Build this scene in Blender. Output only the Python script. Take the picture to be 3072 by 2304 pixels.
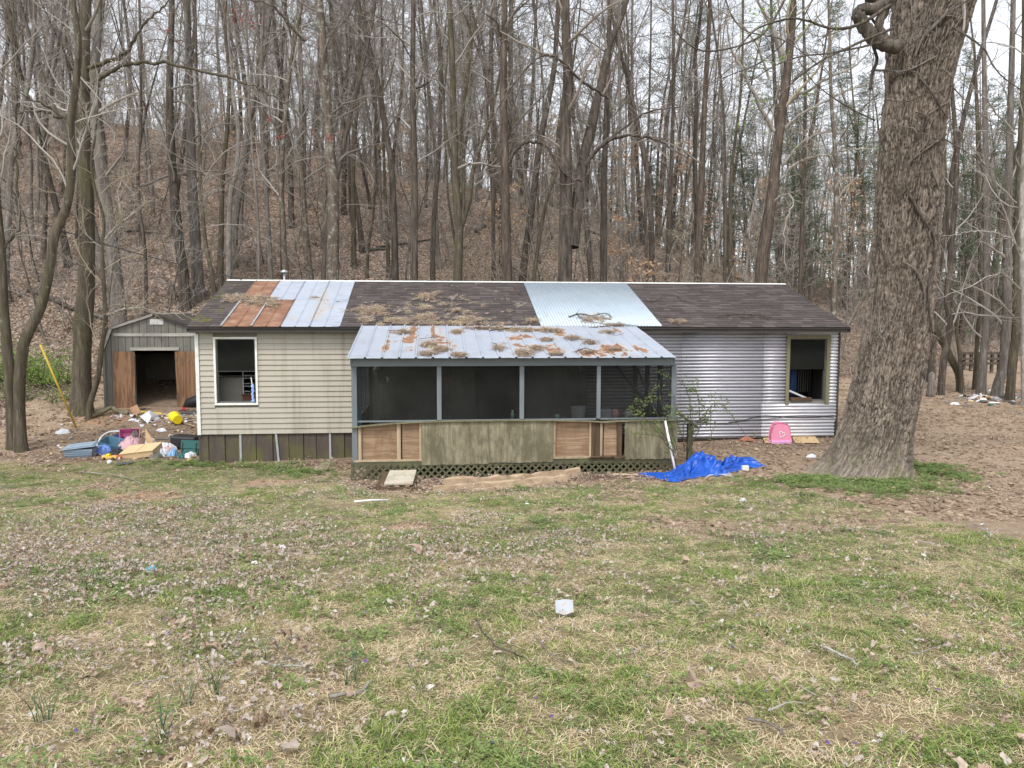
import bpy, math, random
import numpy as np
from mathutils import Vector, Matrix, Euler
random.seed(7); RS = np.random.RandomState(7)
sc = bpy.context.scene
for o in list(bpy.data.objects): bpy.data.objects.remove(o)

# ------------------------------------------------------------------ camera, sky, sun, exposure
F = 2307.0; CZ = 3.1
PIT, ROL, YAW = math.radians(4.673), math.radians(0.104), math.radians(5.826)
fw = Vector((math.sin(YAW)*math.cos(PIT), math.cos(YAW)*math.cos(PIT), -math.sin(PIT)))
rt0 = Vector((math.cos(YAW), -math.sin(YAW), 0)); up0 = rt0.cross(fw)
rt = rt0*math.cos(ROL) + up0*math.sin(ROL); up = -rt0*math.sin(ROL) + up0*math.cos(ROL)
cam = bpy.data.cameras.new('camera'); co = bpy.data.objects.new('camera', cam); sc.collection.objects.link(co)
cam.sensor_width = 36; cam.lens = F/3072*36; cam.clip_start = .05; cam.clip_end = 600
co.matrix_world = Matrix(((rt.x, up.x, -fw.x, 0), (rt.y, up.y, -fw.y, 0), (rt.z, up.z, -fw.z, CZ), (0, 0, 0, 1)))
sc.camera = co
W = bpy.data.worlds.new("World"); sc.world = W; W.use_nodes = True
wt = W.node_tree; wt.nodes.clear()
SUN_EL, SUN_AZ = math.radians(56), math.radians(205)
sky = wt.nodes.new('ShaderNodeTexSky'); sky.sky_type = 'NISHITA'; sky.sun_disc = False
sky.sun_elevation = SUN_EL; sky.sun_rotation = SUN_AZ; sky.dust_density = 1.2; sky.air_density = 1.0; sky.ozone_density = 1.5
hs = wt.nodes.new('ShaderNodeHueSaturation'); hs.inputs['Saturation'].default_value = .22; hs.inputs['Value'].default_value = 1.16
bg = wt.nodes.new('ShaderNodeBackground'); bg.inputs["Strength"].default_value = .15
wo = wt.nodes.new('ShaderNodeOutputWorld')
wt.links.new(sky.outputs[0], hs.inputs['Color']); wt.links.new(hs.outputs[0], bg.inputs[0]); wt.links.new(bg.outputs[0], wo.inputs[0])
sl = bpy.data.lights.new('sun', 'SUN'); sl.energy = 1.5; sl.angle = math.radians(14); sl.color = (1, .975, .94)
so = bpy.data.objects.new('sun', sl); sc.collection.objects.link(so)
sdir = Vector((math.sin(SUN_AZ)*math.cos(SUN_EL), math.cos(SUN_AZ)*math.cos(SUN_EL), math.sin(SUN_EL)))
so.rotation_euler = sdir.to_track_quat('Z', 'Y').to_euler(); so.location = (0, 0, 40)
sc.view_settings.view_transform = 'Standard'; sc.view_settings.look = 'None'; sc.view_settings.exposure = 0.78
sc.view_settings.gamma = 1; sc.view_settings.use_curve_mapping = False
sc.cycles.max_bounces = 6; sc.cycles.transparent_max_bounces = 24; sc.cycles.diffuse_bounces = 3

# ------------------------------------------------------------------ small maths
def ray(px, py):
    return (fw + rt*((px-1536)/F) + up*(-(py-1152)/F))
def at(px, py, Y):
    d = ray(px, py); t = Y/d.y
    return Vector((d.x*t, Y, CZ + d.z*t))
def pxm(p):                                    # metres per photo pixel at a point
    return (Vector(p)-Vector((0, 0, CZ))).dot(fw)/F
TAB = np.random.RandomState(3).rand(256, 256)
def vn(x, y, s=0):
    x = np.asarray(x, float)+s*17.31; y = np.asarray(y, float)+s*9.77
    xi = np.floor(x).astype(int); yi = np.floor(y).astype(int); fx = x-xi; fy = y-yi
    fx = fx*fx*(3-2*fx); fy = fy*fy*(3-2*fy)
    a = TAB[xi & 255, yi & 255]; b = TAB[(xi+1) & 255, yi & 255]; c = TAB[xi & 255, (yi+1) & 255]; d = TAB[(xi+1) & 255, (yi+1) & 255]
    return (a*(1-fx)+b*fx)*(1-fy)+(c*(1-fx)+d*fx)*fy
def fbm(x, y, s=0, o=4):
    r = 0; a = .5; k = 1
    for i in range(o):
        r = r+a*vn(np.asarray(x)*k, np.asarray(y)*k, s+i); a *= .5; k *= 2.03
    return r/(1-.5**o)
def sm(x, a, b):
    t = np.clip((np.asarray(x, float)-a)/(b-a), 0, 1); return t*t*(3-2*t)
def softmax(a, b, k): return k*np.logaddexp(a/k, b/k)
def H(x, y):
    x = np.asarray(x, float); y = np.asarray(y, float)
    b = softmax(1.74-.1135*np.clip(y, -4, 99), .09, .06)
    b = b + .033*np.clip(x, -6, 7)*sm(y, 12.8, 17)*(1-sm(y, 19, 25))
    b = b + .28*sm(y, 19, 24)*sm(-x, 2, 7)
    b = b + .05*(fbm(x*.6, y*.6, 5)-.5)*sm(y, 0, 3) + .03*(fbm(x*3, y*3, 6)-.5) + .07*(fbm(x*1.4, y*1.4, 8)-.5)*sm(y, 18.5, 22)
    y0 = 26.3 + .7*softmax(x-11, 0, 2.) + .5*np.clip(-x-14, 0, 50)*0
    ramp = .47*softmax(y-y0, 0, 1.6)
    C = np.interp(x, [-60, -27, -6.7, 4.7, 13.5, 17, 25, 60], [23, 19.5, 15.2, 11.9, 8.2, 6.4, 5.2, 6.5]) + 2.*(fbm(x*.12, y*.12, 11)-.5)
    hill = -softmax(-ramp, -C, .9) + .0
    hill = hill*(1+.0*x) + .5*(fbm(x*.25, y*.25, 9)-.5)*sm(ramp, .5, 4)
    hill = hill + .05*np.clip(y-75, 0, 60)*sm(x, -20, 10)
    return b + np.maximum(hill, -3)
def h1(x, y): return float(H(x, y))
TT = np.arange(2, 130, .03)
def G(px, py):
    d = ray(px, py); X, Y, Z = d.x*TT, d.y*TT, CZ+d.z*TT
    b_ = Z < H(X, Y)
    if not b_.any(): return G(px, py+12)
    k = np.argmax(b_); return Vector((X[k], Y[k], h1(X[k], Y[k])))

# ------------------------------------------------------------------ mesh and object helpers
col = sc.collection
def link(o, parent=None):
    col.objects.link(o)
    if parent is not None: o.parent = parent
    return o
def rootloc(p):
    v = Vector((0, 0, 0))
    while p is not None: v += p.location; p = p.parent
    return v
def tag(o, label=None, cat=None, group=None, kind=None):
    if label: o['label'] = label
    if cat: o['category'] = cat
    if group: o['group'] = group
    if kind: o['kind'] = kind
    return o
def thing(name, label, cat, loc, group=None):
    o = bpy.data.objects.new(name, None); o.empty_display_size = .1; o.location = loc; link(o)
    return tag(o, label, cat, group)
def mesh_np(name, V, Q=None, T=None, mat=None, smooth=True):
    me = bpy.data.meshes.new(name); V = np.asarray(V, np.float32)
    me.vertices.add(len(V)); me.vertices.foreach_set('co', V.ravel())
    li, ls, n = [], [], 0
    if Q is not None and len(Q): Q = np.asarray(Q, np.int32); li.append(Q.ravel()); ls.append(np.arange(len(Q))*4); n = len(Q)*4
    if T is not None and len(T): T = np.asarray(T, np.int32); li.append(T.ravel()); ls.append(n+np.arange(len(T))*3)
    li = np.concatenate(li); ls = np.concatenate(ls)
    me.loops.add(len(li)); me.loops.foreach_set('vertex_index', li.astype(np.int32))
    me.polygons.add(len(ls)); me.polygons.foreach_set('loop_start', ls.astype(np.int32))
    me.update(calc_edges=True); me.validate()
    if not smooth: me.shade_flat()
    if mat: me.materials.append(mat)
    return me
def obj(name, me, parent=None, loc=None):
    o = bpy.data.objects.new(name, me)
    if loc is not None: o.location = loc
    return link(o, parent)
def attr(me, name, vals):
    a = me.attributes.new(name, 'FLOAT', 'POINT'); a.data.foreach_set('value', np.asarray(vals, np.float32))

class MB:
    """collects shapes in world space; build() links them as one mesh object under a thing"""
    def __init__(s): s.V = []; s.Q = []; s.T = []; s.n = 0
    def add(s, V, Q=(), T=()):
        V = np.asarray(V, float).reshape(-1, 3)
        if len(Q): s.Q.append(np.asarray(Q)+s.n)
        if len(T): s.T.append(np.asarray(T)+s.n)
        s.V.append(V); s.n += len(V); return s
    def box(s, x0, x1, y0, y1, z0, z1, M=None, c=None):
        V = np.array([(x, y, z) for z in (z0, z1) for y in (y0, y1) for x in (x0, x1)], float)
        if M is not None:
            c = np.array(c if c is not None else V.mean(0)); V = (V-c) @ np.array(M.to_3x3()).T + c
        return s.add(V, [(0, 2, 3, 1), (4, 5, 7, 6), (0, 1, 5, 4), (2, 6, 7, 3), (0, 4, 6, 2), (1, 3, 7, 5)])
    def bar(s, a, b, w, t, upv=(0, 0, 1)):       # box beam from a to b, w sideways, t along up
        a, b, u = Vector(a), Vector(b), Vector(upv); d = (b-a).normalized(); side = d.cross(u)
        if side.length < 1e-4: side = d.cross(Vector((1, 0, 0)))
        side.normalize(); u = side.cross(d).normalized(); P = []
        for p in (a, b):
            for i, j in ((-1, -1), (1, -1), (1, 1), (-1, 1)): P.append(p+side*(i*w/2)+u*(j*t/2))
        return s.add([tuple(p) for p in P], [(0, 3, 2, 1), (4, 5, 6, 7), (0, 1, 5, 4), (1, 2, 6, 5), (2, 3, 7, 6), (3, 0, 4, 7)])
    def tube(s, P, R, n=6, cap=False):
        P = np.asarray([tuple(p) for p in P], float); R = np.broadcast_to(np.asarray(R, float), (len(P),))
        T = np.gradient(P, axis=0); T /= np.linalg.norm(T, axis=1)[:, None]+1e-9
        m = np.abs(T.mean(0)); ref = np.eye(3)[np.argmin(m)]
        N = np.cross(T, ref); N /= np.linalg.norm(N, axis=1)[:, None]+1e-9; B = np.cross(T, N)
        th = np.arange(n)*2*math.pi/n
        V = P[:, None]+R[:, None, None]*(np.cos(th)[None, :, None]*N[:, None]+np.sin(th)[None, :, None]*B[:, None])
        i = np.arange(len(P)-1)[:, None]*n; j = np.arange(n)[None]; j2 = (j+1) % n
        Q = np.stack([i+j, i+n+j, i+n+j2, i+j2], -1).reshape(-1, 4)
        T_ = []
        V = V.reshape(-1, 3)
        if cap:
            V = np.vstack([V, P[0], P[-1]]); k = len(V)-2; L = (len(P)-1)*n
            T_ = [(k, a, (a+1) % n) for a in range(n)] + [(k+1, L+(a+1) % n, L+a) for a in range(n)]
        return s.add(V, Q, T_)
    def poly(s, P, t, nrm=(0, 1, 0)):             # flat convex polygon P with thickness t along nrm
        P = [Vector(p) for p in P]; nv = Vector(nrm)*t; k = len(P)
        V = [tuple(p) for p in P]+[tuple(p+nv) for p in P]; T = [(0, i, i+1) for i in range(1, k-1)]+[(k, k+i+1, k+i) for i in range(1, k-1)]
        return s.add(V, [(i, (i+1) % k, k+(i+1) % k, k+i) for i in range(k)], T)
    def sheet(s, prof, d, t=.002, nrm=None):     # profile polyline extruded by d, given thickness along nrm
        A = np.array(prof, float); D = np.array(d, float); Nn = np.array(nrm, float)*t; k = len(A)
        V = np.vstack([A, A+D, A+Nn, A+D+Nn]); Q = []
        for i in range(k-1): Q += [(i, i+1, k+i+1, k+i), (2*k+i, 3*k+i, 3*k+i+1, 2*k+i+1), (i, 2*k+i, 2*k+i+1, i+1), (k+i, k+i+1, 3*k+i+1, 3*k+i)]
        Q += [(0, k, 3*k, 2*k), (k-1, 3*k-1, 4*k-1, 2*k-1)]
        return s.add(V, Q)
    def mesh(s, name, mat, off=(0, 0, 0), smooth=False):
        V = np.vstack(s.V)-np.array(off)
        return mesh_np(name, V, np.vstack(s.Q) if s.Q else None, np.vstack(s.T) if s.T else None, mat, smooth)
    def build(s, name, mat, parent=None, smooth=False, bevel=0, loc=None):
        off = rootloc(parent) if parent is not None else Vector(loc or (0, 0, 0))
        o = obj(name, s.mesh(name, mat, tuple(off), smooth), parent, None if parent is not None else off)
        if bevel:
            m = o.modifiers.new('bevel', 'BEVEL'); m.width = bevel; m.segments = 2; m.limit_method = 'ANGLE'
        return o

# ------------------------------------------------------------------ materials
class NB:
    def __init__(s, name):
        s.m = bpy.data.materials.new(name); s.m.use_nodes = True; s.t = s.m.node_tree; s.t.nodes.clear()
        s.o = s.t.nodes.new('ShaderNodeOutputMaterial'); s._pos = None
    def n(s, typ, ins=None, **kw):
        nd = s.t.nodes.new('ShaderNode'+typ)
        for k, v in kw.items(): setattr(nd, k, v)
        for k, v in (ins or {}).items():
            if isinstance(v, bpy.types.NodeSocket): s.t.links.new(v, nd.inputs[k])
            else:
                if isinstance(v, (tuple, list)) and len(v) == 3 and nd.inputs[k].type == 'RGBA': v = (*v, 1)
                nd.inputs[k].default_value = v
        return nd
    @property
    def pos(s):
        if s._pos is None: s._pos = s.n('NewGeometry').outputs['Position']
        return s._pos
    @property
    def objc(s): return s.n('TexCoord').outputs['Object']
    def mp(s, scale, vec=None, loc=(0, 0, 0)): return s.n('Mapping', {'Vector': vec or s.pos, 'Scale': scale, 'Location': loc}).outputs[0]
    def noise(s, scale, vec=None, det=5, rough=.6, dist=0): return s.n('TexNoise', {'Scale': scale, 'Detail': det, 'Roughness': rough, 'Distortion': dist, 'Vector': vec or s.pos}).outputs['Fac']
    def vor(s, scale, vec=None, out='Color', **kw): return s.n('TexVoronoi', {'Scale': scale, 'Vector': vec or s.pos}, **kw).outputs[out]
    def ramp(s, f, stops, interp='LINEAR'):
        nd = s.n('ValToRGB', {'Fac': f}); r = nd.color_ramp; r.interpolation = interp
        while len(r.elements) < len(stops): r.elements.new(.5)
        for e, (p, c) in zip(r.elements, stops): e.position = p; e.color = (*c, 1) if isinstance(c, (tuple, list)) else (c, c, c, 1)
        return nd.outputs[0]
    def mix(s, f, a, b, bt='MIX'):
        nd = s.n('Mix', data_type='RGBA', blend_type=bt)
        for k, v in ((0, f), (6, a), (7, b)):
            if isinstance(v, bpy.types.NodeSocket): s.t.links.new(v, nd.inputs[k])
            else: nd.inputs[k].default_value = v if k == 0 else (*v, 1)
        return nd.outputs[2]
    def ma(s, op, a, b=0., c=None):
        nd = s.n('Math', operation=op); 
        for k, v in enumerate((a, b) if c is None else (a, b, c)):
            if isinstance(v, bpy.types.NodeSocket): s.t.links.new(v, nd.inputs[k])
            else: nd.inputs[k].default_value = v
        return nd.outputs[0]
    def at(s, name): return s.n('Attribute', attribute_name=name).outputs['Fac']
    def rnd(s): return s.n('ObjectInfo').outputs['Random']
    def isl(s): return s.n('NewGeometry').outputs['Random Per Island']
    def bump(s, hgt, st=.5, d=.01): return s.n('Bump', {'Height': hgt, 'Strength': st, 'Distance': d}).outputs[0]
    def fin(s, c, rough=.8, metal=0., nrm=None, spec=.4, sss=None, trans=0.):
        ins = {'Base Color': c, 'Roughness': rough, 'Metallic': metal, 'Specular IOR Level': spec}
        if nrm is not None: ins['Normal'] = nrm
        b = s.n('BsdfPrincipled', ins); sh = b.outputs[0]
        if trans:
            tr = s.n('BsdfTranslucent', {'Color': c}); sh = s.n('MixShader', {0: trans, 1: sh, 2: tr.outputs[0]}).outputs[0]
        s.t.links.new(sh, s.o.inputs[0]); return s.m
def plain(name, c, rough=.7, metal=0., var=.15, scale=6., spec=.4, dirt=None):
    b = NB(name); f = b.noise(scale, det=6)
    cc = b.mix(f, tuple(v*(1-var) for v in c), tuple(min(1, v*(1+var)) for v in c))
    if dirt: cc = b.mix(b.ramp(b.noise(3.1, det=8, rough=.7), [(.5, 0.), (.72, .8)]), cc, dirt)
    return b.fin(cc, rough, metal, b.bump(b.noise(scale*6), .15, .004), spec)
def bark(name, dark, light, moss=0., lich=0., sc_=9., stretch=.13, bs=.6):
    b = NB(name); v = b.objc
    m1 = b.mp((sc_, sc_, sc_*stretch), v); f = b.noise(1, m1, 6, .65, .3)
    g = b.noise(3.1, m1, 5, .6)
    c = b.ramp(f, [(.36, dark), (.5, tuple((p+q)/2.2 for p, q in zip(dark, light))), (.66, light)])
    c = b.mix(b.ramp(g, [(.35, .55), (.6, 0.)]), c, tuple(q*.45 for q in dark))
    big = b.noise(.5, v, 4); c = b.mix(b.ramp(big, [(.35, .35), (.65, 0.)]), c, tuple(q*.8 for q in dark))
    if moss:
        mm = b.ma('MULTIPLY', b.ramp(b.noise(1.3, v, 6, .7), [(.56-.1*moss, 0.), (.76-.1*moss, 1.)]), b.ramp(b.noise(14, v), [(.35, .2), (.6, 1.)]))
        c = b.mix(b.ma('MULTIPLY', mm, min(1, moss*.9)), c, (.09, .10, .035))
    if lich:
        ll = b.ramp(b.noise(5., v, 7, .75), [(.62-.1*lich, 0.), (.74-.1*lich, .6)]); c = b.mix(ll, c, (.42, .46, .40))
    hgt = b.ma('ADD', f, b.ma('MULTIPLY', g, .4))
    return b.fin(c, .92, 0, b.bump(hgt, bs, .03), .15)
M = {}
M['bark_big'] = (lambda: None)()
def mk_bigbark():
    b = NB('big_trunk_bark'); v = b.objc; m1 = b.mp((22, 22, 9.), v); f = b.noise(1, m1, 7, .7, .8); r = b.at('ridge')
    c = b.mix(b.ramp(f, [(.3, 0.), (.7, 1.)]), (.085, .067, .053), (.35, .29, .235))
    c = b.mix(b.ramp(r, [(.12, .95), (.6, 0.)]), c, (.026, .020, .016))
    c = b.mix(b.ramp(b.noise(.9, v, 5), [(.45, 0.), (.7, .4)]), c, (.20, .155, .12)); c = b.mix(b.ramp(b.noise(2.2, b.mp((1, 1, .45), v), 6, .7), [(.45, 0.), (.7, .55)]), c, (.07, .056, .045)); c = b.mix(b.ma('MULTIPLY', b.at('lowmoss'), .45), c, (.40, .345, .28))
    c = b.mix(b.ma('MULTIPLY', b.at('lowmoss'), b.ramp(b.noise(4, v, 7, .7), [(.5, 0.), (.65, .8)])), c, (.12, .14, .05))
    return b.fin(c, .93, 0, b.bump(b.ma('ADD', f, b.noise(30, v)), .7, .012), .12)
M['bark_big'] = mk_bigbark()
M['bark_dark'] = bark('dark_bark', (.055, .045, .037), (.20, .168, .138), .15, .1)
M['bark_moss'] = bark('mossy_bark', (.07, .058, .042), (.20, .168, .125), .75, .15)
M['bark_grey'] = bark('grey_bark', (.13, .113, .098), (.32, .285, .25), .1, .35)
M['bark_pale'] = bark('pale_bark', (.27, .245, .215), (.55, .52, .47), .1, .25, 5, .4, .3)
M['bark_lichen'] = bark('lichen_bark', (.09, .07, .055), (.25, .2, .155), .25, 1.)
M['bark_red'] = bark('furrowed_bark', (.062, .047, .037), (.225, .178, .142), .15, .1)
def mk_twig(name, a, c):
    b = NB(name); f = b.noise(1.2, b.objc, 4); cc = b.mix(f, a, c); cc = b.mix(b.ma('MULTIPLY', b.rnd(), .5), cc, tuple(q*.6 for q in a))
    return b.fin(cc, .9, 0, None, .15)
M['twig'] = mk_twig('bare_twigs', (.15, .125, .105), (.38, .335, .29))
M['twig_grey'] = mk_twig('grey_twigs', (.24, .215, .19), (.52, .48, .43))
M['twig_tan'] = mk_twig('tan_twigs', (.3, .25, .18), (.55, .48, .36))
def by_random(name, stops, rough=.8, trans=.0, nscale=9., isl=False):
    b = NB(name); r = b.isl() if isl else b.rnd(); c = b.ramp(r, stops)
    c = b.mix(b.ramp(b.noise(nscale), [(.3, .35), (.7, 0.)]), c, tuple(v*.55 for v in stops[0][1]))
    return b.fin(c, rough, 0, None, .25, trans=trans)
M['grass'] = by_random('green_grass', [(0, (.09, .155, .035)), (.35, (.19, .275, .06)), (.7, (.34, .42, .10)), (1, (.52, .54, .22))], .6, .25, 3, True)
M['straw'] = by_random('dry_grass', [(0, (.36, .26, .15)), (.4, (.62, .48, .29)), (.8, (.84, .72, .50)), (1, (.50, .47, .22))], .7, .15, 3, True)
M['clover'] = by_random('clover_leaves', [(0, (.13, .19, .06)), (.5, (.20, .28, .085)), (1, (.32, .39, .14))], .6, .2, 4, True)
M['onion'] = by_random('onion_grass', [(0, (.05, .11, .06)), (1, (.12, .2, .1))], .5, .1, 4, True)
M['deadleaf'] = by_random('dead_leaves_pale', [(0, (.10, .075, .06)), (.25, (.32, .26, .21)), (.5, (.55, .48, .42)), (.75, (.36, .25, .17)), (.93, (.55, .49, .43)), (1, (.76, .72, .66))], .75, .1, 30, True)
M['brownleaf'] = by_random('dead_leaves_brown', [(0, (.17, .12, .088)), (.3, (.32, .235, .175)), (.6, (.47, .35, .265)), (.85, (.50, .37, .28)), (1, (.64, .54, .45))], .8, .1, 30, True)
M['purple'] = plain('violet_petals', (.13, .06, .26), .6)
M['bits'] = by_random('soil_clods', [(0, (.20, .145, .10)), (.6, (.34, .25, .175)), (1, (.48, .37, .27))], .95, 0, 30, True)
M['needles'] = by_random('pine_needles', [(0, (.05, .085, .045)), (1, (.12, .17, .09))], .7, .1, 2, True)
M['beech'] = by_random('beech_leaves', [(0, (.42, .26, .15)), (1, (.66, .47, .31))], .8, .2, 4, True)
M['bush'] = by_random('fresh_leaves', [(0, (.16, .27, .05)), (.5, (.26, .4, .08)), (1, (.38, .5, .15))], .6, .3, 4, True)
M['rose'] = by_random('rose_leaves', [(0, (.11, .18, .06)), (.6, (.2, .28, .09)), (1, (.34, .33, .13))], .55, .25, 4, True)
M['redbud'] = by_random('maple_buds', [(0, (.35, .07, .06)), (1, (.5, .14, .1))], .7, .1, 4, True)

def mk_ground():
    b = NB('ground_soil'); d, l, hl, st = b.at('dirt'), b.at('litter'), b.at('hill'), b.at('straw')
    soil = b.ramp(b.noise(5, det=9, rough=.75), [(.3, (.17, .115, .08)), (.5, (.34, .245, .17)), (.7, (.52, .40, .29))])
    soil = b.mix(b.ramp(b.noise(.55, det=5), [(.35, 0.), (.65, .75)]), soil, (.42, .325, .235))
    soil = b.mix(b.ramp(b.noise(26, det=6, rough=.8), [(.36, .6), (.5, 0.)]), soil, (.13, .09, .065))
    soil = b.mix(b.ma('MULTIPLY', b.at('damp'), .75), soil, (.10, .07, .05))
    soil = b.mix(b.ma('MULTIPLY', b.at('orange'), b.ramp(b.noise(9, det=7, rough=.7), [(.3, .3), (.6, 1.)])), soil, (.50, .30, .17))
    lawn = b.mix(b.noise(6, det=9, rough=.75), (.075, .08, .035), (.30, .265, .155))
    lawn = b.mix(st, lawn, b.mix(b.noise(40, det=5), (.22, .17, .09), (.42, .34, .2)))
    lf = b.ramp(b.vor(11, b.mp((1, 1, .6))), [(0, (.09, .062, .048)), (.35, (.28, .21, .16)), (.6, (.44, .335, .26)), (.85, (.60, .48, .39)), (1, (.72, .63, .54))])
    lf = b.mix(b.ramp(b.vor(11, b.mp((1, 1, .6)), 'Distance'), [(.3, 0.), (.75, .8)]), lf, (.06, .04, .03))
    lf = b.mix(b.ramp(b.noise(.7, det=5), [(.35, .3), (.6, 0.)]), lf, (.16, .11, .08))
    fine = b.noise(7, det=7, rough=.8)
    dm = b.ramp(b.ma('ADD', d, b.ma('MULTIPLY', b.ma('SUBTRACT', fine, .5), .9)), [(.4, 0.), (.62, 1.)])
    c = b.mix(dm, lawn, soil)
    hm = b.ramp(b.ma('ADD', hl, b.ma('MULTIPLY', b.ma('SUBTRACT', fine, .5), .7)), [(.4, 0.), (.6, 1.)])
    c = b.mix(hm, c, lf)
    hgt = b.ma('ADD', b.noise(14, det=9, rough=.75), b.ma('MULTIPLY', b.vor(11, b.mp((1, 1, .6)), 'Distance'), -.5))
    return b.fin(c, .95, 0, b.bump(hgt, .9, .05), .1)
M['ground'] = mk_ground()

def mk_vinyl():
    b = NB('tan_vinyl'); c = b.mix(b.noise(1.3, det=5), (.355, .32, .262), (.465, .43, .36))
    st = b.noise(1, b.mp((7, 1, .35)), 6, .65); c = b.mix(b.ramp(st, [(.48, 0.), (.7, .6)]), c, (.20, .175, .125))
    sp = b.noise(2.2, det=9, rough=.75); c = b.mix(b.ramp(sp, [(.56, 0.), (.75, .5)]), c, (.29, .27, .18))
    c = b.mix(b.ma('MULTIPLY', b.rnd(), .16), c, (.42, .40, .33))
    return b.fin(c, .55, 0, b.bump(b.noise(60), .1, .002), .35)
M['vinyl'] = mk_vinyl()
def mk_galv(name, lo, hi, rough=.42, grime=.3, metal=.75, rust=False, streak=(1, 1, 1), valley=0.):
    b = NB(name); c = b.mix(b.noise(1.1, b.mp(streak), det=6), lo, hi)
    c = b.mix(b.ramp(b.vor(38), [(0, .12), (1, 0.)]), c, tuple(v*.6 for v in lo))
    gr = b.ramp(b.noise(2.6, b.mp(streak), det=8, rough=.72), [(.5, 0.), (.75, grime)]); c = b.mix(gr, c, (.16, .15, .14))
    ro = b.ma('ADD', rough, b.ma('MULTIPLY', b.noise(4, det=5), .25)); me = metal
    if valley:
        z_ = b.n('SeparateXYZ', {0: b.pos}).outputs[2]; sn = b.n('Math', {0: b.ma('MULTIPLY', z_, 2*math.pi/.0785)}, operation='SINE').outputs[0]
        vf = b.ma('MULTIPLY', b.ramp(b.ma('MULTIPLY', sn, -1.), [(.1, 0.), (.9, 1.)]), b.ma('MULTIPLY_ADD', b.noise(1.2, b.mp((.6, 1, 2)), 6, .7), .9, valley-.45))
        c = b.mix(vf, c, (.11, .10, .10))  # grime tone painted into the grooves to deepen the shade between ridges
    if rust:
        r = b.at('rust'); fine = b.noise(11, det=8, rough=.75)
        fine = b.ma('ADD', b.ma('MULTIPLY', fine, .6), b.ma('MULTIPLY', b.noise(2.3, b.mp((3., .8, 1)), 7, .75), .4)); rm = b.ramp(b.ma('ADD', r, b.ma('MULTIPLY', b.ma('SUBTRACT', fine, .5), 1.7)), [(.40, 0.), (.68, 1.)])
        rc = b.ramp(b.noise(6, det=8, rough=.7), [(.3, (.12, .065, .042)), (.5, (.25, .13, .075)), (.72, (.42, .27, .17))])
        halo = b.ramp(b.ma('ADD', r, b.ma('MULTIPLY', b.ma('SUBTRACT', fine, .5), 1.6)), [(.1, 0.), (.45, .7)])
        c = b.mix(halo, c, (.60, .55, .48)); c = b.mix(rm, c, rc); me = b.ma('MULTIPLY', b.ma('SUBTRACT', 1., rm), metal); ro = b.mix(rm, (.45,)*3, (.85,)*3)
    return b.fin(c, ro, me, b.bump(b.noise(5, det=3), .12, .02), .5)
M['galv'] = mk_galv('galvanised_roof_metal', (.48, .53, .61), (.66, .71, .80), .42, .35, .45, True)
M['corr_roof'] = mk_galv('blue_grey_corrugated', (.40, .47, .53), (.52, .59, .65), .5, .2, .45)
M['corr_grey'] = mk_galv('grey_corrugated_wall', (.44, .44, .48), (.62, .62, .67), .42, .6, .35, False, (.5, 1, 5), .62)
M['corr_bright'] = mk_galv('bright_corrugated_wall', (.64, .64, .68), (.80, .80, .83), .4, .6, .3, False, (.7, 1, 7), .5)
def mk_rustp():
    b = NB('rusted_roof_metal'); c = b.ramp(b.noise(3.2, det=9, rough=.7), [(.3, (.15, .08, .052)), (.5, (.255, .14, .092)), (.7, (.40, .25, .18))])
    c = b.mix(b.ramp(b.noise(1, b.mp((14, 2, 2)), 5), [(.5, 0.), (.7, .4)]), c, (.26, .12, .07))
    return b.fin(c, .85, .1, b.bump(b.noise(30), .25, .004), .2)
M['rust'] = mk_rustp()
def mk_shingle():
    b = NB('asphalt_shingle'); c = b.ramp(b.isl(), [(0, (.062, .052, .050)), (.6, (.088, .075, .071)), (1, (.125, .105, .098))])
    c = b.mix(b.ramp(b.noise(1.1, det=6), [(.4, 0.), (.7, .45)]), c, (.05, .04, .038)); c = b.mix(b.ramp(b.noise(60, det=4), [(.5, 0.), (.7, .4)]), c, (.2, .17, .16))
    x = b.n('SeparateXYZ', {0: b.pos}).outputs[0]
    mo = b.ma('MULTIPLY', b.ramp(b.noise(2.2, det=7, rough=.7), [(.55, 0.), (.65, .9)]), b.ramp(x, [(0, 0.), (1, 0.)])); 
    mo = b.ma('MULTIPLY', b.ramp(b.noise(2.2, det=7, rough=.7), [(.53, 0.), (.62, .9)]), b.ma('LESS_THAN', b.ma('ADD', x, b.ma('MULTIPLY', b.noise(2), .8)), -4.35))
    c = b.mix(mo, c, (.13, .14, .03))
    return b.fin(c, .93, 0, b.bump(b.noise(150, det=3), .4, .003), .15)
M['shingle'] = mk_shingle()
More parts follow.
